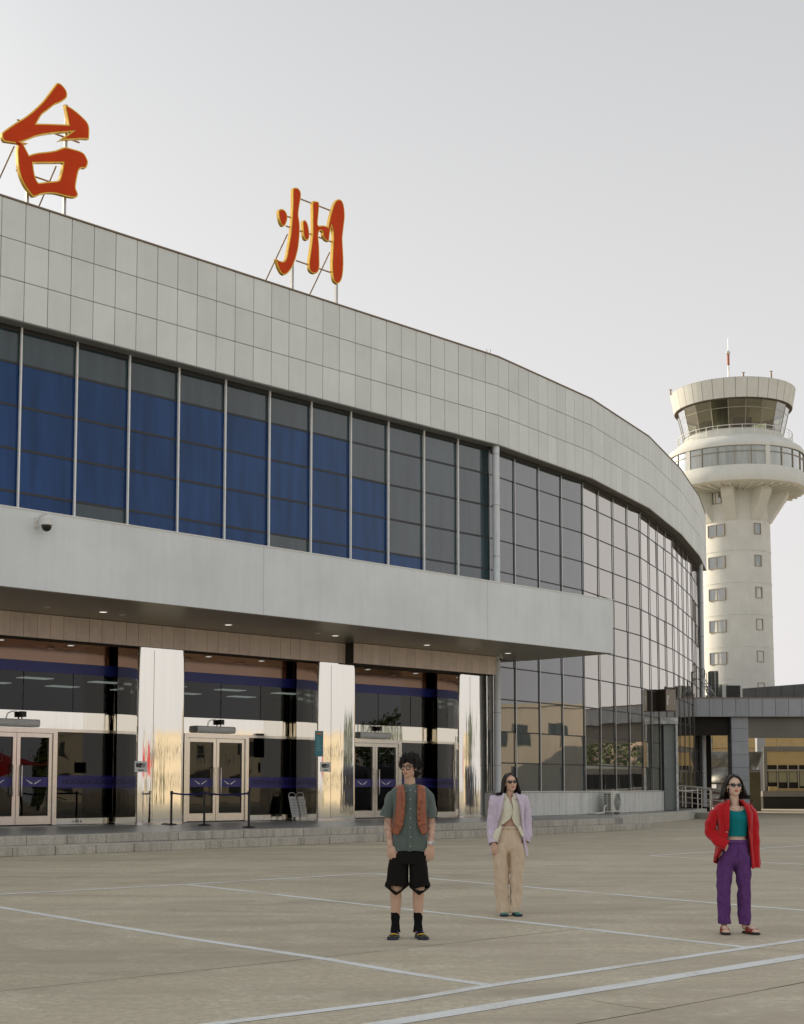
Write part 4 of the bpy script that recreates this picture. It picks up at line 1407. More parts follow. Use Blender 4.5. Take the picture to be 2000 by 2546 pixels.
for i in range(NP):
    a = a2 * i
    da = a2 / 2 * 0.965
    rg = []
    for r, z in ((5.42, 36.67), (5.745, 38.42)):
        rg.append([Vector((r * cos(t), r * sin(t), z)) for t in (-da, 0, da)])
    if me is None:
        mb = MB().loft(rg, False)
        me = mb.mesh('roof_panel', M_TOWER)
    link('roof_panel', me, rf, (CX - TX, 0, 0), a)
# antenna mast and small rods
am = thing('antenna_mast', at(1812, 935, TY - 4.0), 'red and white antenna mast with a lamp on the control tower roof', 'antenna')
b0 = at(1812, 938, TY - 4.0); b1 = at(1812, 841, TY - 4.0)
zz = lambda y: at(1812, y, TY - 4.0).z
MB().tube([(b0.x, b0.y, 38.4), (b0.x, b0.y, zz(908))], 0.06, 8).build('pole', M_GALV, am)
MB().tube([(b0.x, b0.y, zz(908)), (b0.x, b0.y, zz(882))], 0.12, 8).build('lattice', mat('faded_red', (0.5, 0.16, 0.10), 0.6), am)
MB().sphere((b0.x, b0.y, zz(877)), 0.20).build('lamp_globe', M_WHITE, am, smooth=180)
MB().tube([(b0.x, b0.y, zz(874)), (b0.x, b0.y, zz(841))], 0.018, 5).build('whip', M_GALV, am)
for px, y0, lb_ in ((1849, 927, 'short red rod on the control tower roof'), (1918, 924, 'thin rod near the right edge of the control tower roof'), (1668, 970, 'small dark fitting on the left rim of the control tower roof')):
    Y_ = TY - 3.5 if px != 1668 else TY
    p = at(px, y0, Y_)
    tag(MB().tube([(p.x, p.y, 38.35), (p.x, p.y, max(p.z, 38.8))], 0.07, 6).add([(p.x - .14, p.y, max(p.z, 38.8)), (p.x + .14, p.y, max(p.z, 38.8)), (p.x + .14, p.y, max(p.z, 38.8) + .08), (p.x - .14, p.y, max(p.z, 38.8) + .08)], [(0, 1, 2, 3)]).build('roof_rod', M_RUST), lb_, 'rod')

# shaft windows
def tower_window(ang, z, w, h, two):
    r = RS + 0.115 - 0.0042 * z + 0.02
    ca, sa = cos(ang), sin(ang)
    f_ = lambda t, q, zz_: Vector((TX + (r + q) * ca - t * sa, TY + (r + q) * sa + t * ca, zz_))
    mb = MB()
    t_ = 0.06
    mb.hexa(f_, -w / 2, w / 2, -0.25, 0.025, z - h / 2, z - h / 2 + t_)
    mb.hexa(f_, -w / 2, w / 2, -0.25, 0.025, z + h / 2 - t_, z + h / 2)
    for a_ in ((-w / 2, -w / 2 + t_), (w / 2 - t_, w / 2)) + (((-0.03, 0.03),) if two else ()):
        mb.hexa(f_, a_[0], a_[1], -0.25, 0.02, z - h / 2 + t_, z + h / 2 - t_)
    o = mb.build('window', M_FRAME, tw)
    MB().hexa(f_, -w / 2 + t_, w / 2 - t_, -0.06, -0.03, z - h / 2 + t_, z + h / 2 - t_).build('pane', M_TGLASS, o)


for i in range(6):
    z = 25.35 - i * 2.93 + (0.1 if i == 0 else 0)
    zc = at(1772, 1319.5 + 79.4 * i, TY - 2.2).z
    if i == 0:
        tower_window(radians(-90 - 50), at(1772, 1239, TY - 2).z, 1.3, 1.1, True)
        tower_window(radians(-90 + 23), at(1868, 1231, TY - 2.8).z, 0.72, 1.1, False)
    tower_window(radians(-90 - 50), at(1772, 1319.5 + 79.4 * i, TY - 2).z, 1.85, 1.12, True)
    tower_window(radians(-90 + 24), at(1871, 1314.5 + 79.4 * i, TY - 2.8).z, 0.76, 1.04, False)

# ================================================================== ANNEX ON THE RIGHT
AY = 78.0
Z0b, Z1b = at(1850, 1782, AY).z, at(1850, 1736, AY).z
X0 = at(1722, 1780, AY).x
anx = thing('annex_porch', (20.0, AY, 0), 'low grey panelled porch with square column to the right of the terminal', 'porch')
MB().hexa(lambda x, y, z: Vector((x, AY + y, z)), X0, 46, 0.06, 9.0, Z0b, Z1b - 0.01).build('roof_slab', M_JOINT, anx)
pw = 0.733
me = MB().box((0, 0, 0), (pw - 0.02, 0.05, Z1b - Z0b - 0.02)).mesh('fascia_panel', M_GREYP)
xs0 = at(1764.2, 1760, AY).x
k = -2
while xs0 + k * pw < 45:
    link('fascia_panel', me, anx, (xs0 + (k + 0.5) * pw - 20.0, 0.03, (Z0b + Z1b) / 2))
    k += 1
MB().hexa(lambda x, y, z: Vector((x, AY + y, z)), X0, 46, -0.02, 0.4, Z1b - 0.008, Z1b + 0.05).build('coping', M_COPING, anx)
cxa, cxb = at(1820.5, 1900, AY + 0.3).x, at(1862.5, 1900, AY + 0.3).x
cm = MB().hexa(lambda x, y, z: Vector((x, AY + 0.3 + y, z)), cxa + 0.01, cxb - 0.01, 0.01, cxb - cxa, 0, Z0b).build('column', M_JOINT, anx)
zz_ = 0.0
edges = [0.0] + [at(1840, y, AY + 0.3).z for y in (1941, 1908, 1876.5, 1843.5, 1811)] + [Z0b - 0.003]
for a, b in zip(edges, edges[1:]):
    MB().hexa(lambda x, y, z: Vector((x, AY + 0.3 + y, z)), cxa, cxb, -0.02, cxb - cxa + 0.02, a + 0.008, b - 0.008).build('stone_block', M_GREYP, cm)
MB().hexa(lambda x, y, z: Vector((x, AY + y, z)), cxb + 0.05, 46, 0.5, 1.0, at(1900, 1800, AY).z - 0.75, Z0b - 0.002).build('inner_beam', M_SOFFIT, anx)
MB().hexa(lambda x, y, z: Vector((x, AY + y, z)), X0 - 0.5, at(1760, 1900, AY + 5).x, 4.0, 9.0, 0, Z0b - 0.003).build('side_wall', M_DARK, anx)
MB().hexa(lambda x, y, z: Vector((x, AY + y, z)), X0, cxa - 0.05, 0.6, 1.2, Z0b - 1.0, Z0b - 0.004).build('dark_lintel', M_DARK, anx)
# roof parapet block behind, running towards the camera at the right
rb_ = MB()
p1, p2 = at(1846, 1712, 88.0), at(2040, 1697, 87.0)
rb_.loft([[Vector((p1.x, p1.y, Z1b - 0.3)), Vector((p2.x, p2.y, Z1b - 0.3)), Vector((p2.x + 1, p2.y + 4, Z1b - 0.3)), Vector((p1.x, p1.y + 4, Z1b - 0.3))],
          [Vector((p1.x, p1.y, p1.z)), Vector((p2.x, p2.y, p2.z)), Vector((p2.x + 1, p2.y + 4, p2.z)), Vector((p1.x, p1.y + 4, p1.z))]], True, True, True)
rbo = tag(rb_.build('roof_block', mat('dark_grey_panel', (0.13, 0.14, 0.145), 0.6, var=0.1, scale=1, grime=0.2), None, fix=True), 'dark grey panelled block on the annex roof at the right edge', 'building')
for i in range(1, 6):
    a = p1.lerp(p2, i / 6)
    MB().box((a.x, a.y - 0.012, (a.z + Z1b) / 2 - 0.1), (0.02, 0.02, a.z - Z1b + 0.15)).build('panel_joint', M_JOINT, rbo)
# roof plant
w0, w1 = at(1769, 1730, 82).x, at(1788, 1730, 82).x
lv = thing('louvre_unit', ((w0 + w1) / 2, 82, Z1b), 'tall grey louvred cabinet standing on the annex roof', 'ventilation unit')
zt = at(1780, 1668, 82).z
MB().hexa(lambda x, y, z: Vector((x, y, z)), w0, w1, 82, 82.8, Z1b - 0.1, zt).build('cabinet', M_TOWER, lv)
lm = MB().hexa(lambda x, y, z: Vector((x, y, z)), -(w1 - w0) * 0.44, (w1 - w0) * 0.44, -0.035, 0.0, -0.03, 0.0).mesh('louvre_blade', mat('louvre_grey', (0.22, 0.22, 0.17), 0.5))
MB().hexa(lambda x, y, z: Vector((x, y, z)), w0 + 0.02, w1 - 0.03, 81.985, 81.999, Z1b + 0.02, zt - 0.03).build('louvre_back', M_BLACK, lv)
nlo = 22
for i in range(nlo):
    link('louvre_blade', lm, lv, (0, -0.018, (zt - Z1b - 0.05) * (i + 0.7) / nlo))
MB().hexa(lambda x, y, z: Vector((x, y, z)), (w0 + w1) / 2 - 0.02, (w0 + w1) / 2 + 0.02, 81.93, 81.96, Z1b, zt).build('louvre_rib', M_TOWER, lv)
w0, w1 = at(1796, 1730, 81.5).x, at(1846, 1730, 81.5).x
zt = at(1820, 1702, 81.5).z
bx = thing('roof_cabinet', ((w0 + w1) / 2, 81.5, Z1b), 'pale cabinet with a black panel on the annex roof', 'cabinet')
MB().hexa(lambda x, y, z: Vector((x, y, z)), w0, w1, 81.5, 82.6, Z1b - 0.1, zt).build('case', M_TOWER, bx, bevel=0.02)
MB().hexa(lambda x, y, z: Vector((x, y, z)), at(1806.5, 1730, 81.5).x, at(1841, 1730, 81.5).x, 81.47, 81.499, Z1b, zt - 0.06).build('black_panel', M_BLACK, bx)
cab_ = MB()
random.seed(12)
for i in range(9):
    p = [Vector((at(1738 + random.uniform(0, 8), 1731, 80.5).x, 80.5 + random.uniform(-.5, .5), Z1b + random.uniform(0.1, 2.5)))]
    for j in range(1, 6):
        p.append(Vector((p[0].x + j * 0.13 + random.uniform(-0.1, 0.2), 80.5 + random.uniform(-.6, .6), Z1b + 0.05 + max(0, (p[0].z - Z1b) * (1 - j / 5.0) ** 1.3 + random.uniform(-0.12, 0.2)))))
    cab_.tube(p, random.choice((0.02, 0.03, 0.045)), 6)
tag(cab_.build('roof_cables', M_GALV, None, smooth=60), 'tangle of cables and pipes on the annex roof beside the downpipe', 'cables')

# yellow building behind, sunlit
YB = 118.0
yb = thing('yellow_building', (36, YB, 0), 'yellow panelled building behind the grey porch', 'building')
zt = 9.0
MB().hexa(lambda x, y, z: Vector((x, YB + y, z)), 22.0, 60, 0.05, 12, 0, zt).build('wall', M_JOINT, yb)
pm_ = MB().box((0, 0, 0), (1.30, 0.05, 2.1)).mesh('cladding_panel', M_YELLOW)
for i in range(22):
    for j in range(3):
        link('cladding_panel', pm_, yb, (22.7 + i * 1.33 - 36, 0.02, 3.7 + j * 2.13))
# glazed bay nearer the porch
GY = 100.0
gx0, gx1 = at(1903, 1900, GY).x, at(2040, 1900, GY).x
gz0, gz1 = at(1950, 1967, GY).z, at(1950, 1868, GY).z
gb = thing('glazed_screen', ((gx0 + gx1) / 2, GY, 0), 'framed window screen with pale blinds on a dark ledge behind the porch', 'window')
fr_ = MB()
Fx = lambda x, y, z: Vector((x, GY + y, z))
fr_.hexa(Fx, gx0 - 0.1, gx1, 0, 0.12, gz1, gz1 + 0.35)
fr_.hexa(Fx, gx0 - 0.1, gx0 + 0.14, -0.01, 0.12, gz0, gz1)
fr_.build('frame', M_SOFFIT, gb)
MB().hexa(Fx, gx0 - 0.3, gx1, -0.4, 0.3, 0.0, gz0 - 0.002).build('ledge', M_DARK, gb)
MB().hexa(Fx, gx0 - 0.34, gx1, -0.46, 0.3, gz0 - 0.38, gz0 - 0.001).build('ledge_cap', M_SOFFIT, gb)
zm = at(1950, 1902, GY).z
MB().hexa(Fx, gx0 + 0.141, gx1, 0.05, 0.06, zm, gz1).build('upper_panel', M_YELLOW, gb)
MB().hexa(Fx, gx0 + 0.141, gx1, 0.16, 0.2, gz0, zm).build('room', M_DARK, gb)
for i in range(6):
    xa = gx0 + 0.2 + i * 0.74
    MB().hexa(Fx, xa + 0.04, xa + 0.62, 0.10, 0.12, gz0 + (0.62 if i < 3 else 0.35), at(1950, 1917, GY).z).build('blind', mat('blind_%d' % i, (0.30, 0.28, 0.17), 0.7), gb)
    MB().hexa(Fx, xa + 0.64, xa + 0.72, 0.02, 0.10, gz0, zm).build('window_post', M_FRAME, gb)
MB().hexa(Fx, gx0 + 0.141, gx1, 0.0, 0.04, at(1950, 1917, GY).z, at(1950, 1913, GY).z).build('window_rail', M_FRAME, gb)
MB().hexa(Fx, gx0 + 0.16, gx0 + 0.75, -0.3, -0.05, gz0, gz0 + 0.32).build('ledge_box', M_YELLOW, gb)
MB().hexa(Fx, gx0 + 0.76, gx1, -0.2, -0.05, gz0, gz0 + 0.2).build('ledge_strip', M_YELLOW, gb)
# white pillar and railings
px0 = at(1884, 1900, 104).x
tag(MB().hexa(lambda x, y, z: Vector((x, 104 + y, z)), px0, at(1904, 1900, 104).x, 0, 0.6, 0, at(1890, 1811, 104).z).build('grey_pillar', M_GREYP), 'plain pale grey pillar behind the porch column', 'pillar')
wr = thing('wire_railing', (30, 106, 0), 'thin wire railing with looped top in front of the yellow wall', 'railing')
Yw = 106.0
for y in (1847, 1857, 1864):
    MB().tube([at(1745, y + 3, Yw), at(2040, y, Yw)], 0.018, 4).build('wire', M_RUST, wr)
lp = []
for i in range(150):
    t = i / 6.0 * 2 * pi
    p = at(1756 + i * 1.7, 1852, Yw)
    lp.append(p + Vector((0.16 * cos(t), 0.05 * sin(t), 0.24 * sin(t))))
MB().tube(lp, 0.012, 4).build('coiled_wire', M_RUST, wr)
for i in range(8):
    p = at(1760 + i * 36, 1847, Yw)
    MB().tube([p, Vector((p.x, p.y, p.z - 0.8))], 0.02, 4).build('wire_post', M_RUST, wr)
MB().hexa(lambda x, y, z: Vector((x, Yw + y, z)), at(1745, 1900, Yw).x, at(1900, 1900, Yw).x, 0, 0.3, at(1800, 1876, Yw).z, at(1800, 1868, Yw).z).build('wall_top', M_KERB, wr)
# wall unit (blue-grey ac) on the yellow building, seen under the porch
u0, u1 = at(1761, 1850, 117).x, at(1772, 1850, 117).x
wu = thing('wall_unit', (u0, 117, 4), 'grey blue air conditioning unit high on the yellow wall under the porch', 'air conditioner')
MB().hexa(lambda x, y, z: Vector((x, 117 + y, z)), u0, u1, 0, 0.6, at(1765, 1867, 117).z, at(1765, 1836, 117).z).build('case', mat('unit_blue_grey', (0.16, 0.2, 0.22), 0.5), wu, bevel=0.03)
for i in range(5):
    MB().hexa(lambda x, y, z: Vector((x, 117 + y, z)), u0 + 0.05, u1 - 0.05, -0.02, 0.0, at(1765, 1864 - i * 5.4, 117).z, at(1765, 1861.5 - i * 5.4, 117).z).build('louvre', M_GREYP, wu)
# draped silver tarpaulin over stacked goods
Yt = 92.0
tp_ = MB()
rows_ = []
random.seed(5)
for j in range(14):
    t = j / 13.0
    y_px = 1873 + 74 * t
    row = []
    for i in range(26):
        u_ = i / 25.0
        p = at(1758 + 140 * u_ * (1 - 0.25 * t), y_px - (4 if j == 0 else 0), Yt)
        sag = 0.35 * sin(u_ * pi * 3.3 + 2.2 * t) * t + 0.5 * noise.noise(Vector((u_ * 5, t * 3, 1)))
        p.y += -0.9 * t + sag * 0.7 + 0.5 * abs(u_ - 0.45) * t * 2
        row.append(p)
    rows_.append(row)
tp_.loft(rows_, False)
to = thing('tarpaulin_stack', at(1800, 1990, Yt), 'stack of goods under a draped silver tarpaulin behind the porch column', 'tarpaulin')
solidify(tp_.build('tarpaulin', M_TARP, to, smooth=180), 0.02)
b0 = at(1765, 1945, Yt + 0.6); b1 = at(1870, 1945, Yt + 0.6)
MB().hexa(lambda x, y, z: Vector((x, y, z)), b0.x, b1.x, Yt + 0.5, Yt + 3, 0, at(1800, 1880, Yt).z).build('goods', M_SOFFIT, to)
MB().hexa(lambda x, y, z: Vector((x, y, z)), b0.x, b1.x - 0.5, Yt - 1.3, Yt + 0.4, 0, at(1800, 1950, Yt).z).build('pallet', M_GREYP, to)
gbx0, gbx1 = at(1864, 1950, 90).x, at(1892, 1950, 90).x
gx_ = thing('grey_cabinet', (gbx0, 90, 0), 'plain olive grey cabinet standing beside the tarpaulin', 'cabinet')
MB().hexa(lambda x, y, z: Vector((x, 90 + y, z)), gbx0, gbx1, 0, 0.8, 0.0, at(1875, 1914, 90).z).build('case', mat('olive_case', (0.16, 0.145, 0.085), 0.6, var=0.1), gx_, bevel=0.02)
MB().hexa(lambda x, y, z: Vector((x, 90 + y, z)), gbx0 + 0.05, gbx1 - 0.05, -0.02, 0.0, at(1875, 1920, 90).z, at(1875, 1915, 90).z).build('lid_edge', M_GREYP, gx_)
ext = thing('fire_extinguisher', at(1868, 1990, 84), 'small red fire extinguisher on the ground behind the red jacket', 'extinguisher')
e0 = at(1868, 1990, 84)
MB().lathe([(0.001, 0.0), (0.09, 0.0), (0.09, 0.5), (0.05, 0.62), (0.03, 0.66), (0.001, 0.67)], 12, (e0.x, e0.y, 0)).build('cylinder', mat('extinguisher_red', (0.45, 0.02, 0.015), 0.35), ext, smooth=50)
MB().box((e0.x, e0.y, 0.71), (0.2, 0.04, 0.05)).build('handle', M_BLACK, ext)
# silver pink car nose under the porch, seen through the handrail
M_CARP = mat('rose_car_paint', (0.48, 0.34, 0.30), 0.25, 0.3, 0.5, coat=0.6)
cc = at(1768, 1985, 84.0); cc.z = 0
car = thing('parked_car', cc, 'pale rose parked car partly hidden behind the ramp handrail', 'car')
prof = [(-2.1, 0.35), (-2.15, 0.62), (-1.95, 0.86), (-1.1, 0.98), (-0.55, 1.42), (0.7, 1.46), (1.4, 1.05), (2.0, 0.98), (2.1, 0.6), (2.05, 0.32)]
ra_ = 0.35
rings = []
for t, ins in ((-0.84, 0.12), (-0.78, 0.0), (0.78, 0.0), (0.84, 0.12)):
    rings.append([cc + Vector((t * (1 - 0.12 * max(0, z - 0.95) * 2), -x * (1 - ins * 0.1) * -1, z - ins * 0.2 * (z > 0.9))) for x, z in prof])
MB().loft(rings, True, True, True).build('car_body', M_CARP, car, smooth=30, fix=True)
MB().hexa(lambda x, y, z: cc + Vector((x, y, z)), -0.70, 0.70, -0.62, -0.58, 1.0, 1.36).build('windscreen', M_TGLASS, car)
for sx_ in (-0.8, 0.8):
    for sy_ in (-1.35, 1.3):
        MB().tube([cc + Vector((sx_ - 0.1, sy_, 0.31)), cc + Vector((sx_ + 0.1, sy_, 0.31))], 0.31, 16).build('wheel', M_BLACK, car, smooth=40)
    MB().sphere(cc + Vector((sx_ * 0.72, -2.05, 0.68)), (0.17, 0.08, 0.08)).build('headlight', M_WHITE, car, smooth=180)

# ================================================================== ACROSS THE FORECOURT (seen only mirrored in glass and steel)
M_CREAM = mat('cream_wall', (0.62, 0.56, 0.45), 0.8, var=0.06, scale=0.5, grime=0.15)
M_ROSE = mat('rose_wall', (0.46, 0.36, 0.33), 0.8, var=0.06, scale=0.5)
M_WIN = glass_mat('office_glass', (0.09, 0.10, 0.10), 0.06, 2.5, wave=0)


def office(x, y0, y1, h, dep, material, label, cols, rows):
    o = thing('office_building', (x, (y0 + y1) / 2, 0), label, 'building', 'low buildings across the forecourt')
    MB().hexa(lambda a, b, c: Vector((a, b, c)), x, x + dep, y0, y1, 0, h).build('wall', material, o)
    MB().hexa(lambda a, b, c: Vector((a, b, c)), x - 0.15, x + dep, y0 - 0.15, y1 + 0.15, h + 0.001, h + 0.25).build('roof_edge', material, o)
    for i in range(cols):
        yc = y0 + (y1 - y0) * (i + 0.5) / cols
        for r in range(rows):
            z = 1.3 + r * (h - 1.0) / rows
            f = MB()
            f.hexa(lambda a, b, c: Vector((a, b, c)), x - 0.06, x + 0.02, yc - 0.65, yc + 0.65, z - 0.06, z + 1.66)
            w = f.build('window', M_FRAME, o)
            MB().hexa(lambda a, b, c: Vector((a, b, c)), x - 0.08, x - 0.061, yc - 0.58, yc + 0.58, z, z + 1.6).build('pane', M_WIN, w)
    return o


office(50, 66, 84, 7.4, 14, M_CREAM, 'cream two storey office across the forecourt, mirrored in the terminal glass', 5, 2)
office(64, 84, 128, 6.0, 12, M_ROSE, 'rose coloured low building beside the cream office, mirrored in the terminal glass', 9, 2)
office(92, 14, 46, 6.8, 14, M_CREAM, 'long cream building across the forecourt facing the entrance doors', 7, 2)


def leaf_tree(x, y, h, r, kind, label, seed):
    rng = random.Random(seed)
    t = thing('forecourt_tree', (x, y, 0), label, 'tree', 'trees across the forecourt')
    mb = MB().tube([(x, y, 0), (x + 0.1, y, h * 0.3), (x, y + 0.1, h * 0.6), (x, y, h * 0.9)], [0.2, 0.16, 0.1, 0.03], 8)
    for i in range(7):
        a = rng.uniform(0, 6.28); z = h * rng.uniform(0.3, 0.7)
        mb.tube([(x, y, z), (x + r * 0.4 * cos(a), y + r * 0.4 * sin(a), z + h * 0.1), (x + r * 0.8 * cos(a), y + r * 0.8 * sin(a), z + h * 0.16)], [0.07, 0.05, 0.02], 5)
    mb.build('trunk', mat('bark_%d' % seed, (0.09, 0.065, 0.045), 0.9, var=0.2, scale=6), t)
    cr = MB()
    for i in range(1500):
        if kind == 'cone':
            zf = rng.random() ** 1.3; rr = r * (1 - zf) * (0.5 + 0.5 * rng.random()); z = h * (0.08 + 0.92 * zf)
            a = rng.uniform(0, 6.28); p = Vector((x + rr * cos(a), y + rr * sin(a), z))
        else:
            d = Vector((rng.gauss(0, 1), rng.gauss(0, 1), rng.gauss(0, 1))).normalized()
            rad = r * (0.55 + 0.45 * rng.random()) * (1 + 0.3 * noise.noise(d * 2 + Vector((seed, 0, 0))))
            p = Vector((x, y, h * 0.64)) + Vector((d.x * rad, d.y * rad, d.z * rad * 0.9 * h * 0.36 / r))
        n_ = Vector((rng.gauss(0, 1), rng.gauss(0, 1), rng.gauss(0, 0.7))).normalized()
        u = n_.orthogonal().normalized(); v = n_.cross(u)
        s_ = rng.uniform(0.10, 0.22)
        cr.add([p - u * s_, p + v * s_ * 0.6, p + u * s_, p - v * s_ * 0.6], [(0, 1, 2, 3)])
    cr.build('crown', mat('leaves_%d' % seed, (0.07, 0.11, 0.025), 0.6, var=0.4, scale=2.0), t)


leaf_tree(44, 60, 6.0, 1.3, 'cone', 'narrow cypress left of the cream office across the forecourt', 1)
leaf_tree(46, 50, 7.0, 2.6, 'round', 'broad leafy tree between the two cream buildings across the forecourt', 2)
leaf_tree(62, 22, 6.5, 1.2, 'cone', 'tall cypress at the corner of the long cream building', 3)
leaf_tree(66, 10, 7.0, 2.8, 'round', 'broad leafy tree beyond the end of the long cream building', 4)
leaf_tree(36, 2, 6.5, 1.2, 'cone', 'cypress standing alone to the right of the camera', 5)
leaf_tree(47, 92, 6.5, 3.0, 'round', 'broad leafy tree behind the annex, mirrored in the terminal glass', 7)
leaf_tree(54, 97, 7.5, 1.4, 'cone', 'tall cypress behind the annex, mirrored in the terminal glass', 8)
leaf_tree(58, 30, 5.5, 1.1, 'cone', 'short cypress in front of the long cream building', 6)

# white minibus parked beside the terminal, seen mirrored
M_BUS = mat('minibus_white', (0.72, 0.69, 0.60), 0.25, 0, 0.5, coat=0.4, grime=0.1)
M_BGL = mat('minibus_glass', (0.015, 0.017, 0.02), 0.06)
M_TAIL = mat('tail_lamp', (0.45, 0.02, 0.015), 0.25)


def minibus(x, y, rz, label, colr):
    b = thing('minibus', (x, y, 0), label, 'bus', 'vehicles parked to the right of the camera')
    b.rotation_euler = (0, 0, rz)
    R = Matrix.Rotation(rz, 3, 'Z'); C = Vector((x, y, 0))
    T = lambda X, Y, Z: Vector((X, Y, Z)) + C           # children stay in the unrotated frame of the empty
    rings = []
    for yy, ins, zt_ in ((-3.6, 0.16, 2.45), (-3.5, 0.02, 2.7), (-2.8, 0, 2.78), (2.4, 0, 2.74), (3.1, 0.04, 2.2), (3.55, 0.1, 1.25), (3.65, 0.2, 0.9)):
        w = 1.03 - ins
        rings.append([T(-w, yy, 0.38), T(-w - 0.02, yy, 1.2), T(-w + 0.10, yy, zt_ - 0.2), T(-w + 0.3, yy, zt_), T(w - 0.3, yy, zt_), T(w - 0.10, yy, zt_ - 0.2), T(w + 0.02, yy, 1.2), T(w, yy, 0.38)])
    MB().loft(rings, True, True, True).build('bus_body', colr, b, smooth=30, fix=True)
    MB().hexa(T, -0.72, 0.72, -3.64, -3.58, 1.5, 2.2).build('rear_window', M_BGL, b)
    for sx_ in (-1, 1):
        for i in range(4):
            MB().hexa(T, sx_ * 1.0, sx_ * 1.03, -3.0 + i * 1.35, -1.75 + i * 1.35, 1.45, 2.25).build('side_window', M_BGL, b)
        MB().hexa(T, sx_ * 0.86 - 0.07, sx_ * 0.86 + 0.07, -3.66, -3.5, 0.85, 1.35).build('tail_light', M_TAIL, b)
        for yy in (-2.3, 2.2):
            MB().tube([T(sx_ * 0.85, yy, 0.36), T(sx_ * 1.02, yy, 0.36)], 0.36, 18).build('wheel', M_BLACK, b, smooth=40)
    MB().hexa(T, -0.9, 0.9, -3.70, -3.62, 0.4, 0.62).build('bumper', M_BLACK, b)
    return b


minibus(23.8, 73.4, radians(-8), 'white minibus parked beyond the right edge, mirrored in the terminal glass', M_BUS)
minibus(34, 50, radians(50), 'dark minibus parked across the forecourt, mirrored in the terminal glass', mat('minibus_dark', (0.02, 0.02, 0.045), 0.25, coat=0.4))
# red market tent across the forecourt
tn = thing('red_tent', (48, 17, 0), 'red and white festival tent across the forecourt, mirrored in the doors', 'tent')
M_TENT = mat('red_canvas', (0.50, 0.02, 0.02), 0.7, var=0.1)
tb = MB()
Pp = [(44, 10), (52, 10), (52, 25), (44, 25)]
tb.loft([[Vector((a, b, 3.0)) for a, b in Pp], [Vector((48 + (a - 48) * 0.05, 17.5 + (b - 17.5) * 0.5, 4.6)) for a, b in Pp]], True, False, True)
tb.build('tent_roof', M_TENT, tn, fix=True)
MB().hexa(lambda a, b, c: Vector((a, b, c)), 43.97, 43.99, 10, 25, 2.3, 3.0).build('valance', M_TENT, tn)
for i, (a, b) in enumerate(Pp):
    MB().tube([(a, b, 0), (a, b, 3.0)], 0.06, 6).build('tent_pole', M_WHITE, tn)

# ================================================================== PEOPLE


def skin_mat():
    m = bpy.data.materials.new('skin'); m.use_nodes = True
    N, L = m.node_tree.nodes, m.node_tree.links
    b = N['Principled BSDF']
    b.inputs['Roughness'].default_value = 0.5
    b.inputs['Specular IOR Level'].default_value = 0.35
    b.inputs['Subsurface Weight'].default_value = 0.12
    b.inputs['Subsurface Radius'].default_value = (0.02, 0.008, 0.004)
    b.inputs['Subsurface Scale'].default_value = 0.4
    at_ = N.new('ShaderNodeAttribute'); at_.attribute_name = 'skin_colour'
    nz = N.new('ShaderNodeTexNoise'); nz.inputs['Scale'].default_value = 22; nz.inputs['Detail'].default_value = 5
    geo = N.new('ShaderNodeNewGeometry'); L.new(geo.outputs['Position'], nz.inputs['Vector'])
    mr = N.new('ShaderNodeMapRange'); mr.inputs['To Min'].default_value = 0.90; mr.inputs['To Max'].default_value = 1.10
    L.new(nz.outputs['Fac'], mr.inputs['Value'])
    sc = N.new('ShaderNodeVectorMath'); sc.operation = 'SCALE'
    L.new(at_.outputs['Color'], sc.inputs[0]); L.new(mr.outputs['Result'], sc.inputs['Scale'])
    L.new(sc.outputs['Vector'], b.inputs['Base Color'])
    return m


M_SKIN = skin_mat()
M_HAIR = mat('black_hair', (0.011, 0.009, 0.008), 0.42, 0, 0.5, var=0.3, scale=30)
M_HAIR2 = mat('dark_brown_hair', (0.018, 0.011, 0.008), 0.36, 0, 0.5, var=0.4, scale=30)
M_SHIRT = mat('grey_green_cotton', (0.115, 0.145, 0.132), 0.9, 0, 0.2, var=0.10, scale=45, sheen=0.2, bump=0.9, bscale=11, stretch=(1, 1, 0.7))
M_VEST = mat('brown_leather', (0.33, 0.105, 0.052), 0.42, 0, 0.45, var=0.22, scale=22, bump=0.5, bscale=20)
M_SHORTS = mat('black_cotton', (0.010, 0.009, 0.008), 0.9, 0, 0.2, var=0.2, scale=30)
M_SOCK = mat('black_sock', (0.012, 0.011, 0.013), 0.95, 0, 0.1)
M_LILAC = mat('lilac_wool', (0.67, 0.58, 0.71), 0.9, 0, 0.2, var=0.06, scale=40, sheen=0.3, bump=1.0, bscale=9, stretch=(1, 1, 0.35))
M_BLOUSE = mat('cream_blouse', (0.79, 0.76, 0.61), 0.8, 0, 0.2, var=0.06, scale=30, sheen=0.2, bump=0.9, bscale=10, stretch=(1, 1, 0.5))
M_BEIGEP = mat('beige_corduroy', (0.69, 0.555, 0.405), 0.9, 0, 0.2, var=0.07, scale=35, sheen=0.3, bump=1.0, bscale=9, stretch=(1, 1, 0.22))
M_TEALSH = mat('teal_shoe', (0.02, 0.36, 0.30), 0.35)
M_REDJ = mat('red_wool', (0.52, 0.010, 0.016), 0.88, 0, 0.2, var=0.10, scale=40, sheen=0.25, bump=1.0, bscale=9, stretch=(1, 1, 0.45))
M_TEALT = mat('teal_jersey', (0.004, 0.20, 0.225), 0.8, 0, 0.2, var=0.10, scale=25, bump=0.6, bscale=10, stretch=(0.5, 0.5, 1.6))
M_PURPLE = mat('purple_denim', (0.125, 0.048, 0.185), 0.9, 0, 0.2, var=0.16, scale=28, bump=1.0, bscale=9, stretch=(1, 1, 0.8))
M_SANDAL = mat('red_leather', (0.30, 0.045, 0.022), 0.3, var=0.15, scale=20)
M_SHBLK = mat('black_shoe', (0.014, 0.014, 0.013), 0.5)
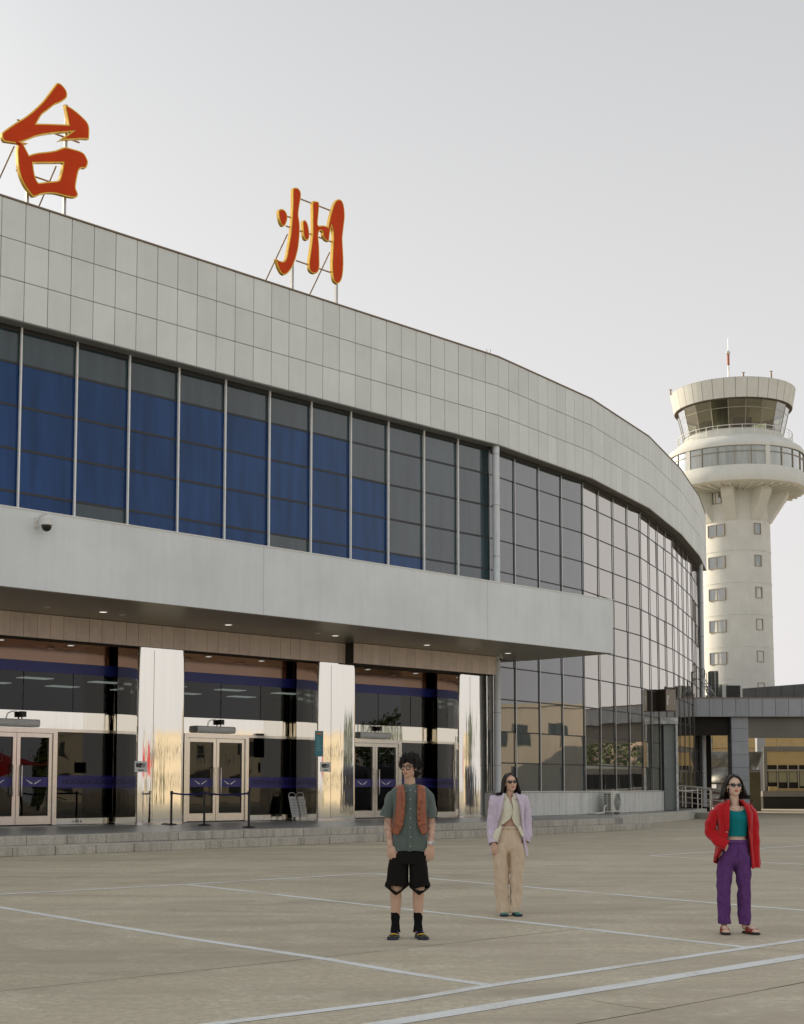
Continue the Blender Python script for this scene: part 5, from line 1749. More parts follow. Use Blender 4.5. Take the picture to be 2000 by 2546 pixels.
M_SHBLU = mat('navy_sole', (0.012, 0.022, 0.045), 0.55)
M_SHYEL = mat('yellow_trim', (0.75, 0.45, 0.02), 0.5)
M_SHOLV = mat('olive_toe', (0.09, 0.075, 0.025), 0.5)
M_STRAP = mat('blue_strap', (0.02, 0.05, 0.30), 0.5)
M_SHADE = mat('sunglass_lens', (0.006, 0.006, 0.006), 0.08, 0, 0.5)
M_BTN = mat('brown_button', (0.09, 0.035, 0.02), 0.35)
M_PBTN = mat('pale_button', (0.55, 0.55, 0.5), 0.4)
M_WATCH = mat('white_watch', (0.72, 0.73, 0.73), 0.35)
M_GOLDW = mat('gold_jewel', (0.8, 0.55, 0.2), 0.25, 1.0)


def pbuild(mb, name, mats, root, smooth=180):
    return link(name, mb.mesh(name, mats, Vector((0, 0, 0)), smooth), root)


def remesh(mb, voxel, it=3):
    me = mb.mesh('tmp_blob', M_BLACK)
    o = bpy.data.objects.new('tmp_blob', me); COL.objects.link(o)
    r = o.modifiers.new('r', 'REMESH'); r.mode = 'VOXEL'; r.voxel_size = voxel; r.adaptivity = 0
    s = o.modifiers.new('s', 'SMOOTH'); s.factor = 0.5; s.iterations = it
    dg = bpy.context.evaluated_depsgraph_get()
    out = bpy.data.meshes.new_from_object(o.evaluated_get(dg))
    bpy.data.objects.remove(o); bpy.data.meshes.remove(me)
    out.materials.clear()
    out.polygons.foreach_set('use_smooth', [True] * len(out.polygons))
    return out


def crs(pts, n):
    """Catmull-Rom resampling of a list of tuples"""
    out = []
    N = len(pts)
    D = len(pts[0])
    for i in range(N - 1):
        p0, p1, p2, p3 = pts[max(i - 1, 0)], pts[i], pts[i + 1], pts[min(i + 2, N - 1)]
        for k in range(n):
            t = k / n
            out.append(tuple(0.5 * (2 * p1[d] + (p2[d] - p0[d]) * t + (2 * p0[d] - 5 * p1[d] + 4 * p2[d] - p3[d]) * t * t + (3 * p1[d] - p0[d] - 3 * p2[d] + p3[d]) * t ** 3) for d in range(D)))
    out.append(tuple(pts[-1]))
    return out


def limb(mb, pts, rs, n=12):
    q = crs([(*p, r) for p, r in zip(pts, rs)], 4)
    mb.tube([p[:3] for p in q], [p[3] for p in q], n)
    for p in (q[0], q[-1]):
        mb.sphere(p[:3], p[3] * 0.99, 12, 8)


def body_loft(mb, rings, n=24):
    q = crs(rings, 3)
    mb.loft([[(cx + a * cos(2 * pi * k / n), cy + b * sin(2 * pi * k / n), z) for k in range(n)] for z, cx, cy, a, b in q], True, True, True)


def head_matrix(c, yaw, pitch, roll, s):
    return Matrix.Translation(c) @ Matrix.Rotation(yaw, 4, 'Z') @ Matrix.Rotation(pitch, 4, 'X') @ Matrix.Rotation(roll, 4, 'Y') @ Matrix.Scale(s, 4)


def head(mb, M):
    R = M.to_3x3()

    def e(c, r):
        mb.sphere(M @ Vector(c), r, 20, 14, R)
    e((0, 0.012, 0.030), (0.074, 0.093, 0.085))
    e((0, -0.026, -0.035), (0.060, 0.064, 0.074))
    e((0, -0.052, -0.088), (0.030, 0.028, 0.024))
    e((0.036, -0.045, -0.022), (0.029, 0.032, 0.032)); e((-0.036, -0.045, -0.022), (0.029, 0.032, 0.032))
    e((0.036, -0.012, -0.060), (0.024, 0.042, 0.034)); e((-0.036, -0.012, -0.060), (0.024, 0.042, 0.034))
    e((0, -0.068, 0.030), (0.050, 0.018, 0.016))
    e((0, -0.088, -0.006), (0.010, 0.012, 0.026))
    e((0, -0.098, -0.026), (0.013, 0.014, 0.012))
    e((0.013, -0.090, -0.029), (0.010, 0.010, 0.008)); e((-0.013, -0.090, -0.029), (0.010, 0.010, 0.008))
    e((0, -0.083, -0.054), (0.024, 0.012, 0.007)); e((0, -0.082, -0.066), (0.020, 0.012, 0.008))
    e((0.076, 0.012, -0.010), (0.010, 0.020, 0.030)); e((-0.076, 0.012, -0.010), (0.010, 0.020, 0.030))


def soft(v, lo, hi, e):
    """1 inside [lo, hi], falling to 0 over e"""
    if v < lo:
        return max(0.0, 1 - (lo - v) / e)
    if v > hi:
        return max(0.0, 1 - (v - hi) / e)
    return 1.0


def skin_colours(me, M, base, lip, brow, extra=None, eyes=False):
    Mi = M.inverted()
    at_ = me.color_attributes.new('skin_colour', 'FLOAT_COLOR', 'POINT')
    buf = []
    for v in me.vertices:
        l = Mi @ v.co
        c = Vector(base)

        def mixc(col, w):
            nonlocal c
            c = c * (1 - w) + Vector(col) * w
        if -0.13 < l.z < 0.13 and l.y < -0.03 and abs(l.x) < 0.09:
            ax = abs(l.x)
            mixc((base[0] * 1.05, base[1] * 0.82, base[2] * 0.80), 0.45 * soft(ax, 0.030, 0.052, 0.02) * soft(l.z, -0.040, -0.022, 0.02))
            mixc(lip, soft(ax, 0, 0.017, 0.007) * soft(l.z, -0.066, -0.054, 0.0055))
            mixc(brow, 0.75 * soft(ax, 0.018, 0.046, 0.006) * soft(l.z - 0.10 * (0.032 - ax) * (ax > 0.03), 0.027, 0.030, 0.0045))
            if eyes:
                mixc((0.03, 0.02, 0.015), 0.9 * soft(ax, 0.021, 0.043, 0.005) * soft(l.z, 0.000, 0.003, 0.005))
        if extra:
            w, col = extra(v.co)
            if w > 0:
                mixc(col, w)
        buf += [c[0], c[1], c[2], 1.0]
    at_.data.foreach_set('color', buf)
    me.materials.append(M_SKIN)


def hand(mb, W, down, width, curl, s=1.0, bend=0.35):
    """relaxed hand: W wrist, width points away from the thumb side"""
    W, down, width, curl = Vector(W), Vector(down).normalized(), Vector(width).normalized(), Vector(curl).normalized()
    R = Matrix((width, curl, down)).transposed()
    mb.sphere(W + down * 0.048 * s, (0.040 * s, 0.017 * s, 0.056 * s), 14, 10, R)
    mb.sphere(W + down * 0.012 * s, (0.029 * s, 0.020 * s, 0.030 * s), 12, 8, R)
    for off, L in ((-0.033, 0.070), (-0.0115, 0.080), (0.0105, 0.075), (0.032, 0.058)):
        b = W + down * 0.085 * s + width * off * s
        p1 = b + (down * 0.95 + curl * bend * 0.5) * L * 0.45 * s
        p2 = p1 + (down * 0.85 + curl * bend * 1.2) * L * 0.33 * s
        p3 = p2 + (down * 0.7 + curl * bend * 1.9) * L * 0.25 * s
        limb(mb, [b - down * 0.015 * s, p1, p2, p3], [0.0090 * s, 0.0084 * s, 0.0078 * s, 0.0066 * s], 8)
    t0 = W + down * 0.022 * s - width * 0.024 * s + curl * 0.006
    t1 = W + down * 0.058 * s - width * 0.046 * s + curl * 0.014
    t2 = W + down * 0.092 * s - width * 0.047 * s + curl * 0.022
    limb(mb, [t0, t1, t2], [0.015 * s, 0.0115 * s, 0.009 * s], 8)


def spw(v, e):
    return math.copysign(abs(v) ** e, v)


def table(tab, z):
    if z >= tab[0][0]:
        return tab[0][1:]
    for p, q in zip(tab, tab[1:]):
        if q[0] <= z <= p[0]:
            t = (p[0] - z) / (p[0] - q[0])
            return tuple(p[i] + (q[i] - p[i]) * t for i in range(1, len(p)))
    return tab[-1][1:]


def dense_tab(tab):
    return crs(tab, 5)


def shell(mb, tab, ph0, ph1, zt, zb, nphi, nz, fold=None, grow=0.0, ex=2.3, skip=None, closed=False):
    """cloth round the body; ph 0 is the front, tab rows are (z, cx, cy, a, b)"""
    tab = dense_tab(tab)
    rows = []
    for j in range(nz + 1):
        t = j / nz
        row = []
        p0, p1 = (ph0(t) if callable(ph0) else ph0), (ph1(t) if callable(ph1) else ph1)
        for i in range(nphi + (0 if closed else 1)):
            ph = p0 + (p1 - p0) * i / nphi
            a0 = zt(ph) if callable(zt) else zt
            b0 = zb(ph) if callable(zb) else zb
            z = a0 + (b0 - a0) * t
            cx, cy, a, b = table(tab, z)
            f = (fold(ph, z) if fold else 0.0) + grow
            sx_, cy_ = spw(sin(ph), 2 / ex), spw(cos(ph), 2 / ex)
            row.append((cx + (a + f) * sx_, cy - (b + f) * cy_, z))
        rows.append(row)
    mb.loft(rows, closed, False, False, 0, skip)
    return rows


def folds(k, amp, seed, nz_=0.5, vert=1.0):
    def f(ph, z):
        v = amp * sin(k * ph + seed + 2.0 * noise.noise(Vector((z * 2.2, seed, 0)))) * vert
        v += amp * 1.6 * nz_ * noise.noise(Vector((cos(ph) * 2.2 + seed, sin(ph) * 2.2, z * 5.0)))
        v += amp * 0.9 * nz_ * noise.noise(Vector((cos(ph) * 5 + seed, sin(ph) * 5, z * 11.0)))
        return v
    return f


def sleeve(mb, pts, rs, n=22, amp=0.006, seed=0.0, caps=False, sub=7, ring=0.0):
    q = crs([(*p, *(r if isinstance(r, tuple) else (r, r))) for p, r in zip(pts, rs)], sub)
    P = [Vector(p[:3]) for p in q]
    rings = []
    for i, p in enumerate(P):
        d = (P[min(i + 1, len(P) - 1)] - P[max(i - 1, 0)]).normalized()
        a = d.cross(Vector((0, 1, 0))).normalized()
        b = a.cross(d).normalized()
        row = []
        for k in range(n):
            t = 2 * pi * k / n
            f = amp * (1.3 * noise.noise(Vector((cos(t) * 1.8 + seed, sin(t) * 1.8, p.z * 9))) + 0.8 * noise.noise(Vector((cos(t) * 4 + seed, sin(t) * 4, p.z * 22 + p.x * 8))))
            if ring:
                f += ring * sin(p.z * 70 + 2.5 * sin(t + seed)) * 0.6
            row.append(p + a * ((q[i][3] + f) * cos(t)) + b * ((q[i][4] + f) * sin(t)))
        rings.append(row)
    mb.loft(rings, True, caps, caps)


def cloth(mb, name, m, root, thick=0.004, off=1.0):
    o = pbuild(mb, name, m, root)
    bm = bmesh.new(); bm.from_mesh(o.data)
    bmesh.ops.remove_doubles(bm, verts=bm.verts, dist=0.0004)
    bmesh.ops.recalc_face_normals(bm, faces=bm.faces)
    bm.to_mesh(o.data); bm.free()
    solidify(o, thick, -1.0)
    return o


def shoe(root, x, y, yaw, L, W, H, mats_, kind):
    """foot pointing to -y; (x, y) is the heel centre"""
    Rz = Matrix.Rotation(yaw, 3, 'Z')
    T = lambda v: Rz @ Vector(v) + Vector((x, y, 0))
    out = [(0.0, 0.62), (0.06, 0.78), (0.2, 0.80), (0.42, 0.84), (0.62, 1.0), (0.78, 0.98), (0.90, 0.78), (0.97, 0.45), (1.0, 0.12)]
    q = crs(out, 4)
    sole = MB()
    pr = [(w * W / 2, -t * L) for t, w in q] + [(-w * W / 2, -t * L) for t, w in reversed(q)]
    zs = 0.028 if kind != 'sandal' else 0.02
    sole.loft([[T((a * 1.03, b * 1.01, 0.0)) for a, b in pr], [T((a * 1.06, b * 1.015, zs * 0.6)) for a, b in pr], [T((a, b, zs)) for a, b in pr]], True, True, True)
    so = pbuild(sole, 'shoe', mats_[1], root, 40)
    if kind == 'sandal':
        foot = MB()
        hp = [(0.0, 0.045, 0.10), (0.25, 0.046, 0.085), (0.5, 0.048, 0.062), (0.75, 0.046, 0.04), (0.92, 0.036, 0.026)]
        for k, (xo, ll) in enumerate(((-0.030, 0.86), (-0.016, 0.93), (-0.002, 0.95), (0.013, 0.95), (0.030, 0.93))):
            limb(foot, [T((xo * 0.9, -0.6 * L, 0.045)), T((xo, -ll * L, 0.030))], [0.013, 0.010], 8)
        return so
    prof = [(0.02, 0.62, 1.0), (0.1, 0.78, 1.08), (0.25, 0.80, 1.0), (0.40, 0.82, 0.80), (0.55, 0.94, 0.62), (0.72, 0.97, 0.50), (0.86, 0.82, 0.40), (0.95, 0.52, 0.30), (0.99, 0.2, 0.2)]
    q = crs(prof, 3)
    up = MB()
    rings = []
    for t, w, h in q:
        hw = w * W / 2
        rings.append([T((hw * 1.0 * cos(pi * k / 12), -t * L, zs * 0.8 + max(0.012, h * H - zs) * sin(pi * k / 12) ** 0.8)) for k in range(13)])
    up.loft(rings, False)
    uo = pbuild(up, 'upper', mats_[0], so, 60)
    if kind == 'trainer':
        for t0, t1, m_, g in ((0.33, 0.42, mats_[3], 0.006), (0.50, 0.58, mats_[2], 0.004), (0.80, 0.97, mats_[4], 0.003)):
            st = MB(); rr = []
            for s_ in range(5):
                t = t0 + (t1 - t0) * s_ / 4
                k_ = min(range(len(q)), key=lambda i: abs(q[i][0] - t))
                w, h = q[k_][1], q[k_][2]
                hw = w * W / 2 + g
                rr.append([T((hw * cos(pi * (0.12 + 0.76 * k / 10)), -t * L, zs * 0.8 + g + max(0.012, h * H - zs) * sin(pi * (0.12 + 0.76 * k / 10)) ** 0.8)) for k in range(11)])
            st.loft(rr, False)
            pbuild(st, 'shoe_panel', m_, so, 60)
        # yellow notch: tongue
    return so


def glasses(root, M, kind):
    mb = MB()
    T = lambda v: M @ Vector(v)
    if kind == 'round':
        for sx_ in (-1, 1):
            ring = []
            for k in range(21):
                t = 2 * pi * k / 20
                ring.append(T((sx_ * 0.034 + 0.027 * spw(cos(t), 0.8), -0.094 + 0.004 * abs(cos(t)), 0.002 + 0.023 * spw(sin(t), 0.8))))
            mb.tube(ring, 0.0042, 6, cap=False)
            mb.tube([T((sx_ * 0.060, -0.090, 0.010)), T((sx_ * 0.078, -0.05, 0.010)), T((sx_ * 0.082, 0.01, 0.006))], 0.003, 6)
        mb.tube([T((-0.009, -0.098, 0.008)), T((0, -0.101, 0.011)), T((0.009, -0.098, 0.008))], 0.003, 6)
        return pbuild(mb, 'glasses', M_BLACK, root, 60)
    for sx_ in (-1, 1):
        pts = [(0.008, 0.014), (0.030, 0.017), (0.058, 0.020), (0.066, 0.016), (0.060, -0.006), (0.048, -0.013), (0.022, -0.013), (0.011, -0.006)]
        f0 = [T((sx_ * a, -0.099 + 0.35 * a * a * 3.5, b)) for a, b in pts]
        f1 = [T((sx_ * a, -0.092 + 0.35 * a * a * 3.5, b)) for a, b in pts]
        mb.loft([f0, f1], True, True, True)
        mb.tube([T((sx_ * 0.064, -0.092, 0.014)), T((sx_ * 0.078, -0.05, 0.012)), T((sx_ * 0.082, 0.01, 0.008))], 0.0032, 6)
    mb.tube([T((-0.010, -0.100, 0.010)), T((0, -0.103, 0.011)), T((0.010, -0.100, 0.010))], 0.0035, 6)
    bm_o = pbuild(mb, 'sunglasses', M_SHADE, root, 40)
    return bm_o


def jacket_panel_edge(pts):
    """front edge of an open jacket as (z, x) pairs -> function z -> x"""
    P = sorted(pts, reverse=True)

    def f(z):
        if z >= P[0][0]:
            return P[0][1]
        for a, b in zip(P, P[1:]):
            if b[0] <= z <= a[0]:
                t = (a[0] - z) / (a[0] - b[0]); return a[1] + (b[1] - a[1]) * t
        return P[-1][1]
    return f


def edge_phi(tab, z, x, ex=2.3, grow=0.0):
    cx, cy, a, b = table(tab, z)
    v = max(-0.97, min(0.97, (x - cx) / (a + grow)))
    return math.asin(spw(v, ex / 2))


def open_shell(mb, tab, left, right, zt, zb_l, zb_r, zb_back, nphi, nz, fold=None, grow=0.0, ex=2.3):
    """open-fronted garment: left/right give the x of the front edges, going round the back"""
    td = dense_tab(tab)
    rows = []
    for j in range(nz + 1):
        t = j / nz
        row = []
        for i in range(nphi + 1):
            u = i / nphi
            # bottom height varies round the body
            if u < 0.5:
                zb = zb_r + (zb_back - zb_r) * min(1, u / 0.3)
            else:
                zb = zb_l + (zb_back - zb_l) * min(1, (1 - u) / 0.3)
            z = zt + (zb - zt) * t
            pr = edge_phi(td, z, right(z), ex, grow)
            pl_ = edge_phi(td, z, left(z), ex, grow)
            ph = pr + (2 * pi + pl_ - pr) * u
            cx, cy, a, b = table(td, z)
            f = (fold(ph, z) if fold else 0) * (1 - max(0, 1 - 12 * min(u, 1 - u)) * 0.7) + grow
            row.append((cx + (a + f) * spw(sin(ph), 2 / ex), cy - (b + f) * spw(cos(ph), 2 / ex), z))
        rows.append(row)
    mb.loft(rows, False)
    return rows


def lapel(mb, tab, edge, wid, z0, z1, side, grow, ex=2.3, nz=16):
    td = dense_tab(tab)
    rows = []
    for j in range(nz + 1):
        t = j / nz
        z = z0 + (z1 - z0) * t
        x0 = edge(z)
        w = wid(t)
        row = []
        for k in range(5):
            x = x0 + side * w * k / 4
            ph = edge_phi(td, z, x, ex, grow)
            cx, cy, a, b = table(td, z)
            g_ = grow + 0.010 * sin(pi * min(1, 0.25 + k / 4 * 0.9)) + 0.004
            row.append((cx + (a + g_) * spw(sin(ph), 2 / ex), cy - (b + g_) * spw(cos(ph), 2 / ex), z + 0.010 * (k / 4) * (1 if t < 0.55 else 0)))
        rows.append(row)
    mb.loft(rows, False)


def button(root, tab, x, z, grow, m, r=0.007, ex=2.3):
    td = dense_tab(tab)
    cx, cy, a, b = table(td, z)
    ph = edge_phi(td, z, x, ex, grow)
    p = (cx + (a + grow) * spw(sin(ph), 2 / ex), cy - (b + grow) * spw(cos(ph), 2 / ex), z)
    mb = MB().sphere(p, (r, r * 0.5, r), 8, 6)
    return pbuild(mb, 'button', m, root)


def strand_hair(root, M, m, seed, roots, N, width=0.0055):
    """roots(rng) -> list of head-local points for one lock"""
    rng = random.Random(seed)
    mb = MB()
    for i in range(N):
        pts = roots(rng)
        q = crs([tuple(M @ Vector(p)) for p in pts], 3)
        n = len(q)
        rs = [width * (0.8 + 0.5 * sin(pi * (k + 1) / (n + 1))) * (1.0 if k < n - 2 else (0.6 if k == n - 2 else 0.2)) for k in range(n)]
        mb.tube(q, rs, 4, flat=0.6)
    return pbuild(mb, 'hair', m, root, 180)


def xf(o_mats, me):
    for m in o_mats:
        me.materials.append(m)


# ------------------------------------------------------------------ 1. man in the brown leather vest
loc = on_z(1021, 2332.5)
man = thing('person', (loc.x, loc.y, 0), 'person in brown leather vest, grey green shirt and black shorts, looking aside', 'person', 'people standing on the forecourt')
HM = head_matrix(Vector((-0.012, -0.01, 1.706)), radians(-27), radians(4), radians(2), 0.955)
mb = MB()
head(mb, HM)
limb(mb, [(-0.005, 0.02, 1.44), (-0.005, 0.018, 1.52), (-0.008, 0.012, 1.63)], [0.064, 0.056, 0.054])
body_loft(mb, [(1.48, 0, 0.01, 0.07, 0.06), (1.43, 0, 0.01, 0.150, 0.09), (1.35, 0, 0, 0.165, 0.105), (1.2, 0, 0, 0.150, 0.10), (1.08, -0.005, 0, 0.145, 0.095), (0.95, -0.015, 0, 0.155, 0.105), (0.84, -0.02, 0, 0.15, 0.10)])
RW, LW = (-0.202, -0.080, 0.925), (0.204, -0.075, 0.925)
limb(mb, [(-0.155, 0.01, 1.425), (-0.212, 0.025, 1.19), (-0.222, 0.015, 1.12), RW], [0.052, 0.043, 0.043, 0.027])
limb(mb, [(0.155, 0.01, 1.425), (0.203, 0.025, 1.19), (0.210, 0.015, 1.12), LW], [0.052, 0.043, 0.043, 0.027])
hand(mb, RW, (0.14, -0.03, -1), (-0.95, 0.2, 0), (0.25, 0.8, 0), 1.04)
hand(mb, LW, (-0.05, -0.03, -1), (0.95, 0.25, 0), (-0.25, 0.8, 0), 1.04)
for hx, kx, ax_ in ((-0.10, -0.142, -0.150), (0.065, 0.082, 0.077)):
    limb(mb, [(hx, 0, 0.86), (kx, -0.012, 0.50), (kx - 0.004, 0.018, 0.37), (ax_, 0.025, 0.12), (ax_, 0.02, 0.07)], [0.085, 0.060, 0.056, 0.037, 0.04])
me = remesh(mb, 0.0050, 4)


def ink(w):
    if 0.97 < w.z < 1.19 and abs(w.x) > 0.15:
        v = noise.noise(Vector((w.x * 30, w.y * 30, w.z * 24))) + 0.5 * noise.noise(Vector((w.x * 80, w.y * 80, w.z * 60)))
        return (max(soft(abs(v), 0, 0.03, 0.07), soft(v, 0.55, 2, 0.08)) * 0.8 * soft(w.z, 0.99, 1.17, 0.02), (0.10, 0.08, 0.08))
    return (0, (0, 0, 0))


skin_colours(me, HM, (0.66, 0.43, 0.315), (0.44, 0.20, 0.155), (0.03, 0.02, 0.016), ink, True)
link('body', me, man)
TS = [(1.545, -0.006, 0.012, 0.060, 0.060), (1.525, -0.004, 0.012, 0.072, 0.066), (1.512, 0, 0.01, 0.125, 0.082), (1.49, 0, 0.008, 0.178, 0.10), (1.45, 0, 0.005, 0.200, 0.112), (1.38, 0, 0, 0.193, 0.122), (1.25, 0, 0, 0.182, 0.126), (1.10, -0.004, 0, 0.178, 0.124), (0.97, -0.008, 0, 0.180, 0.124), (0.865, -0.010, 0, 0.182, 0.124)]
mb = MB()
shell(mb, TS, 0.0, 2 * pi, lambda ph: 1.543 - 0.022 * max(0, cos(ph)), lambda ph: 0.862 + 0.010 * cos(2 * ph), 72, 60, folds(6, 0.007, 1.3), closed=True)
sleeve(mb, [(-0.150, 0.008, 1.440), (-0.192, 0.01, 1.39), (-0.218, 0.012, 1.30), (-0.243, 0.012, 1.205)], [(0.046, 0.070), (0.056, 0.074), (0.060, 0.076), (0.070, 0.078)], amp=0.010, seed=2)
sleeve(mb, [(0.150, 0.008, 1.440), (0.188, 0.01, 1.39), (0.198, 0.012, 1.30), (0.207, 0.012, 1.195)], [(0.046, 0.070), (0.054, 0.074), (0.057, 0.076), (0.062, 0.078)], amp=0.010, seed=5)
shirt = cloth(mb, 'shirt', M_SHIRT, man)
mb = MB()                                     # placket and collar
shell(mb, TS, -0.085, 0.085, 1.50, 0.866, 4, 40, None, grow=0.006)
pk = pbuild(mb, 'placket', M_SHIRT, shirt); solidify(pk, 0.003)
for k in range(7):
    button(shirt, TS, 0.0, 1.475 - k * 0.093, 0.010, M_PBTN, 0.0055)
for sx_ in (-1, 1):
    cl = MB()
    c0 = Vector((-0.006, -0.046, 1.515))
    cl.loft([[(-0.006 + sx_ * 0.058 * sin(t), 0.012 - 0.060 * cos(t), 1.526 + 0.026 * sin(t / 2)) for t in [pi * q_ / 10 for q_ in range(11)]],
             [(-0.006 + sx_ * 0.074 * sin(t), 0.012 - 0.078 * cos(t) - 0.004, 1.526 + 0.026 * sin(t / 2) - 0.035 - 0.02 * max(0, cos(t))) for t in [pi * q_ / 10 for q_ in range(11)]]], False)
    cl.add([(-0.006 + sx_ * 0.004, -0.056, 1.520), (-0.006 + sx_ * 0.060, -0.048, 1.538), (-0.006 + sx_ * 0.050, -0.108, 1.440), (-0.006 + sx_ * 0.030, -0.106, 1.462)], [(0, 1, 2, 3) if sx_ > 0 else (3, 2, 1, 0)])
    o = pbuild(cl, 'collar', M_SHIRT, shirt); solidify(o, 0.003, 0)
    button(shirt, TS, sx_ * 0.045, 1.462, 0.018, M_PBTN, 0.005)
TV = [(1.53, -0.004, 0.012, 0.098, 0.075), (1.51, 0, 0.01, 0.150, 0.094), (1.47, 0, 0.006, 0.170, 0.118), (1.40, 0, 0, 0.172, 0.134), (1.28, 0, 0, 0.176, 0.140), (1.15, -0.004, 0, 0.182, 0.140), (1.02, -0.006, 0, 0.186, 0.138)]
vl = jacket_panel_edge([(1.53, -0.066), (1.40, -0.048), (1.25, -0.058), (1.12, -0.075), (1.04, -0.118)])
vr = jacket_panel_edge([(1.53, 0.066), (1.40, 0.072), (1.20, 0.066), (1.11, 0.078), (1.04, 0.112)])
mb = MB()
open_shell(mb, TV, vl, vr, 1.528, 1.028, 1.030, 1.075, 64, 44, folds(5, 0.003, 4.0), grow=0.004)
vest = cloth(mb, 'vest', M_VEST, man, 0.005)
for ed, sd in ((vl, -1), (vr, 1)):
    mb = MB()
    lapel(mb, TV, ed, lambda t: 0.012 + 0.052 * (t if t < 0.62 else (1 - t) * 1.6), 1.525, 1.30, sd, 0.006)
    o = pbuild(mb, 'vest_lapel', M_VEST, vest); solidify(o, 0.003, 0)
for k in range(5):
    z = 1.345 - k * 0.057
    button(vest, TV, vr(z) + 0.018, z, 0.012, M_BTN, 0.0085)
    button(vest, TV, vl(z) - 0.014, z - 0.004, 0.009, M_BTN, 0.006)
for sx_, zz_ in ((-1, 1.14), (1, 1.15)):
    mb = MB()
    shell(mb, TV, sx_ * 0.62, sx_ * 0.98, zz_, zz_ - 0.016, 6, 1, None, grow=0.010)
    o = pbuild(mb, 'vest_pocket', M_VEST, vest); solidify(o, 0.003, 0)
# shorts with cut-out knees
mb = MB()
TH = [(0.90, -0.012, 0, 0.150, 0.100), (0.85, -0.018, 0, 0.168, 0.112), (0.76, -0.022, 0, 0.188, 0.126), (0.70, -0.024, 0, 0.19, 0.122)]
shell(mb, TH, 0, 2 * pi, 0.90, 0.735, 48, 10, folds(6, 0.003, 2.0), closed=True)
for side, TL in ((-1, [(0.80, -0.108, 0, 0.098, 0.118), (0.70, -0.122, 0, 0.103, 0.116), (0.58, -0.130, 0, 0.108, 0.110), (0.53, -0.138, 0, 0.118, 0.108), (0.47, -0.142, 0, 0.104, 0.098), (0.43, -0.146, 0, 0.09, 0.088)]),
                 (1, [(0.80, 0.066, 0, 0.094, 0.118), (0.70, 0.080, 0, 0.096, 0.116), (0.58, 0.087, 0, 0.100, 0.110), (0.53, 0.092, 0, 0.112, 0.108), (0.47, 0.090, 0, 0.098, 0.098), (0.43, 0.085, 0, 0.085, 0.088)])):
    NPH, NZ = 110, 96

    def sk(i, j, side=side):
        ph = 2 * pi * (i + 0.5) / NPH
        ph = ph - 2 * pi if ph > pi else ph
        t = (j + 0.5) / NZ
        zb = 0.432 + 0.085 * abs(sin(ph)) ** 1.2
        z = 0.80 + (zb - 0.80) * t
        c = 0.05 if side < 0 else 0.12
        d = (ph - c)
        if side < 0:
            return abs(d) < 0.50 and 0.462 + 0.075 * abs(d) < z < 0.522 - 0.012 * d
        return abs(d) < 0.62 and 0.476 + 0.06 * d * d < z < 0.512 + 0.030 * d
    shell(mb, TL, 0, 2 * pi, 0.80, lambda ph: 0.432 + 0.085 * abs(sin(ph)) ** 1.2, NPH, NZ, folds(4, 0.004, side * 2.0 + 3), closed=True, skip=sk)
cloth(mb, 'shorts', M_SHORTS, man, 0.004)
for ax_ in (-0.150, 0.077):
    mb = MB()
    sleeve(mb, [(ax_ - 0.002, 0.020, 0.255), (ax_, 0.022, 0.19), (ax_, 0.022, 0.12), (ax_, 0.010, 0.060)], [0.0445, 0.044, 0.042, 0.054], 16, 0.002, ax_, ring=0.003)
    cloth(mb, 'sock', M_SOCK, man, 0.003)
shoe(man, -0.148, 0.075, radians(-8), 0.285, 0.105, 0.085, [M_SHBLK, M_SHBLU, M_SHYEL, M_STRAP, M_SHOLV], 'trainer')
shoe(man, 0.080, 0.075, radians(13), 0.285, 0.105, 0.085, [M_SHBLK, M_SHBLU, M_SHYEL, M_STRAP, M_SHOLV], 'trainer')
glasses(man, HM, 'round')
# watch
mb = MB()
sleeve(mb, [(0.2045, -0.068, 0.958), (0.204, -0.073, 0.932)], [0.033, 0.032], 14, 0)
w_ = cloth(mb, 'watch', M_WATCH, man, 0.004)
pbuild(MB().sphere((0.224, -0.098, 0.945), (0.014, 0.010, 0.015), 10, 8), 'watch_face', M_GREYP, w_)
# curly hair
rng = random.Random(11)
mb = MB()
Rh = HM.to_3x3()
for c, r in (((0, 0.028, 0.042), (0.088, 0.096, 0.080)), ((0, 0.056, -0.03), (0.082, 0.060, 0.074))):
    mb.sphere(HM @ Vector(c), r, 20, 14, Rh)
cnt = 0
while cnt < 1900:
    d = Vector((rng.gauss(0, 1), rng.gauss(0, 1), rng.gauss(0, 1))).normalized()
    p = Vector((d.x * 0.100, 0.026 + d.y * 0.106, 0.034 + d.z * 0.098))
    if p.z < -0.02:
        p = Vector((d.x * 0.104, 0.042 + d.y * 0.086, 0.0 + d.z * 0.112))
    # keep the face free
    if p.y < -0.018 and p.z < 0.058 - 0.35 * abs(p.x - 0.02) and abs(p.x) < 0.076:
        continue
    if p.y < 0.012 and p.z < -0.005:
        continue
    if p.z < -0.125:
        continue
    cnt += 1
    lump = 1 + 0.12 * noise.noise(d * 3.0) + rng.uniform(-0.07, 0.07)
    p = Vector((p.x * lump, p.y * lump, p.z * lump + 0.002))
    ax1 = Vector((rng.gauss(0, 1), rng.gauss(0, 1), rng.gauss(0, 1))).normalized()
    ax2 = ax1.orthogonal().normalized(); ax3 = ax1.cross(ax2)
    rr = rng.uniform(0.006, 0.013)
    pts = []
    for k in range(7):
        t = k * 1.0
        pts.append(HM @ (p + ax2 * (rr * cos(t)) + ax3 * (rr * sin(t)) + ax1 * (0.004 * (k - 3)) + d * 0.003 * (k - 3)))
    mb.tube(pts, 0.0034, 4, cap=False)
pbuild(mb, 'hair', M_HAIR, man)

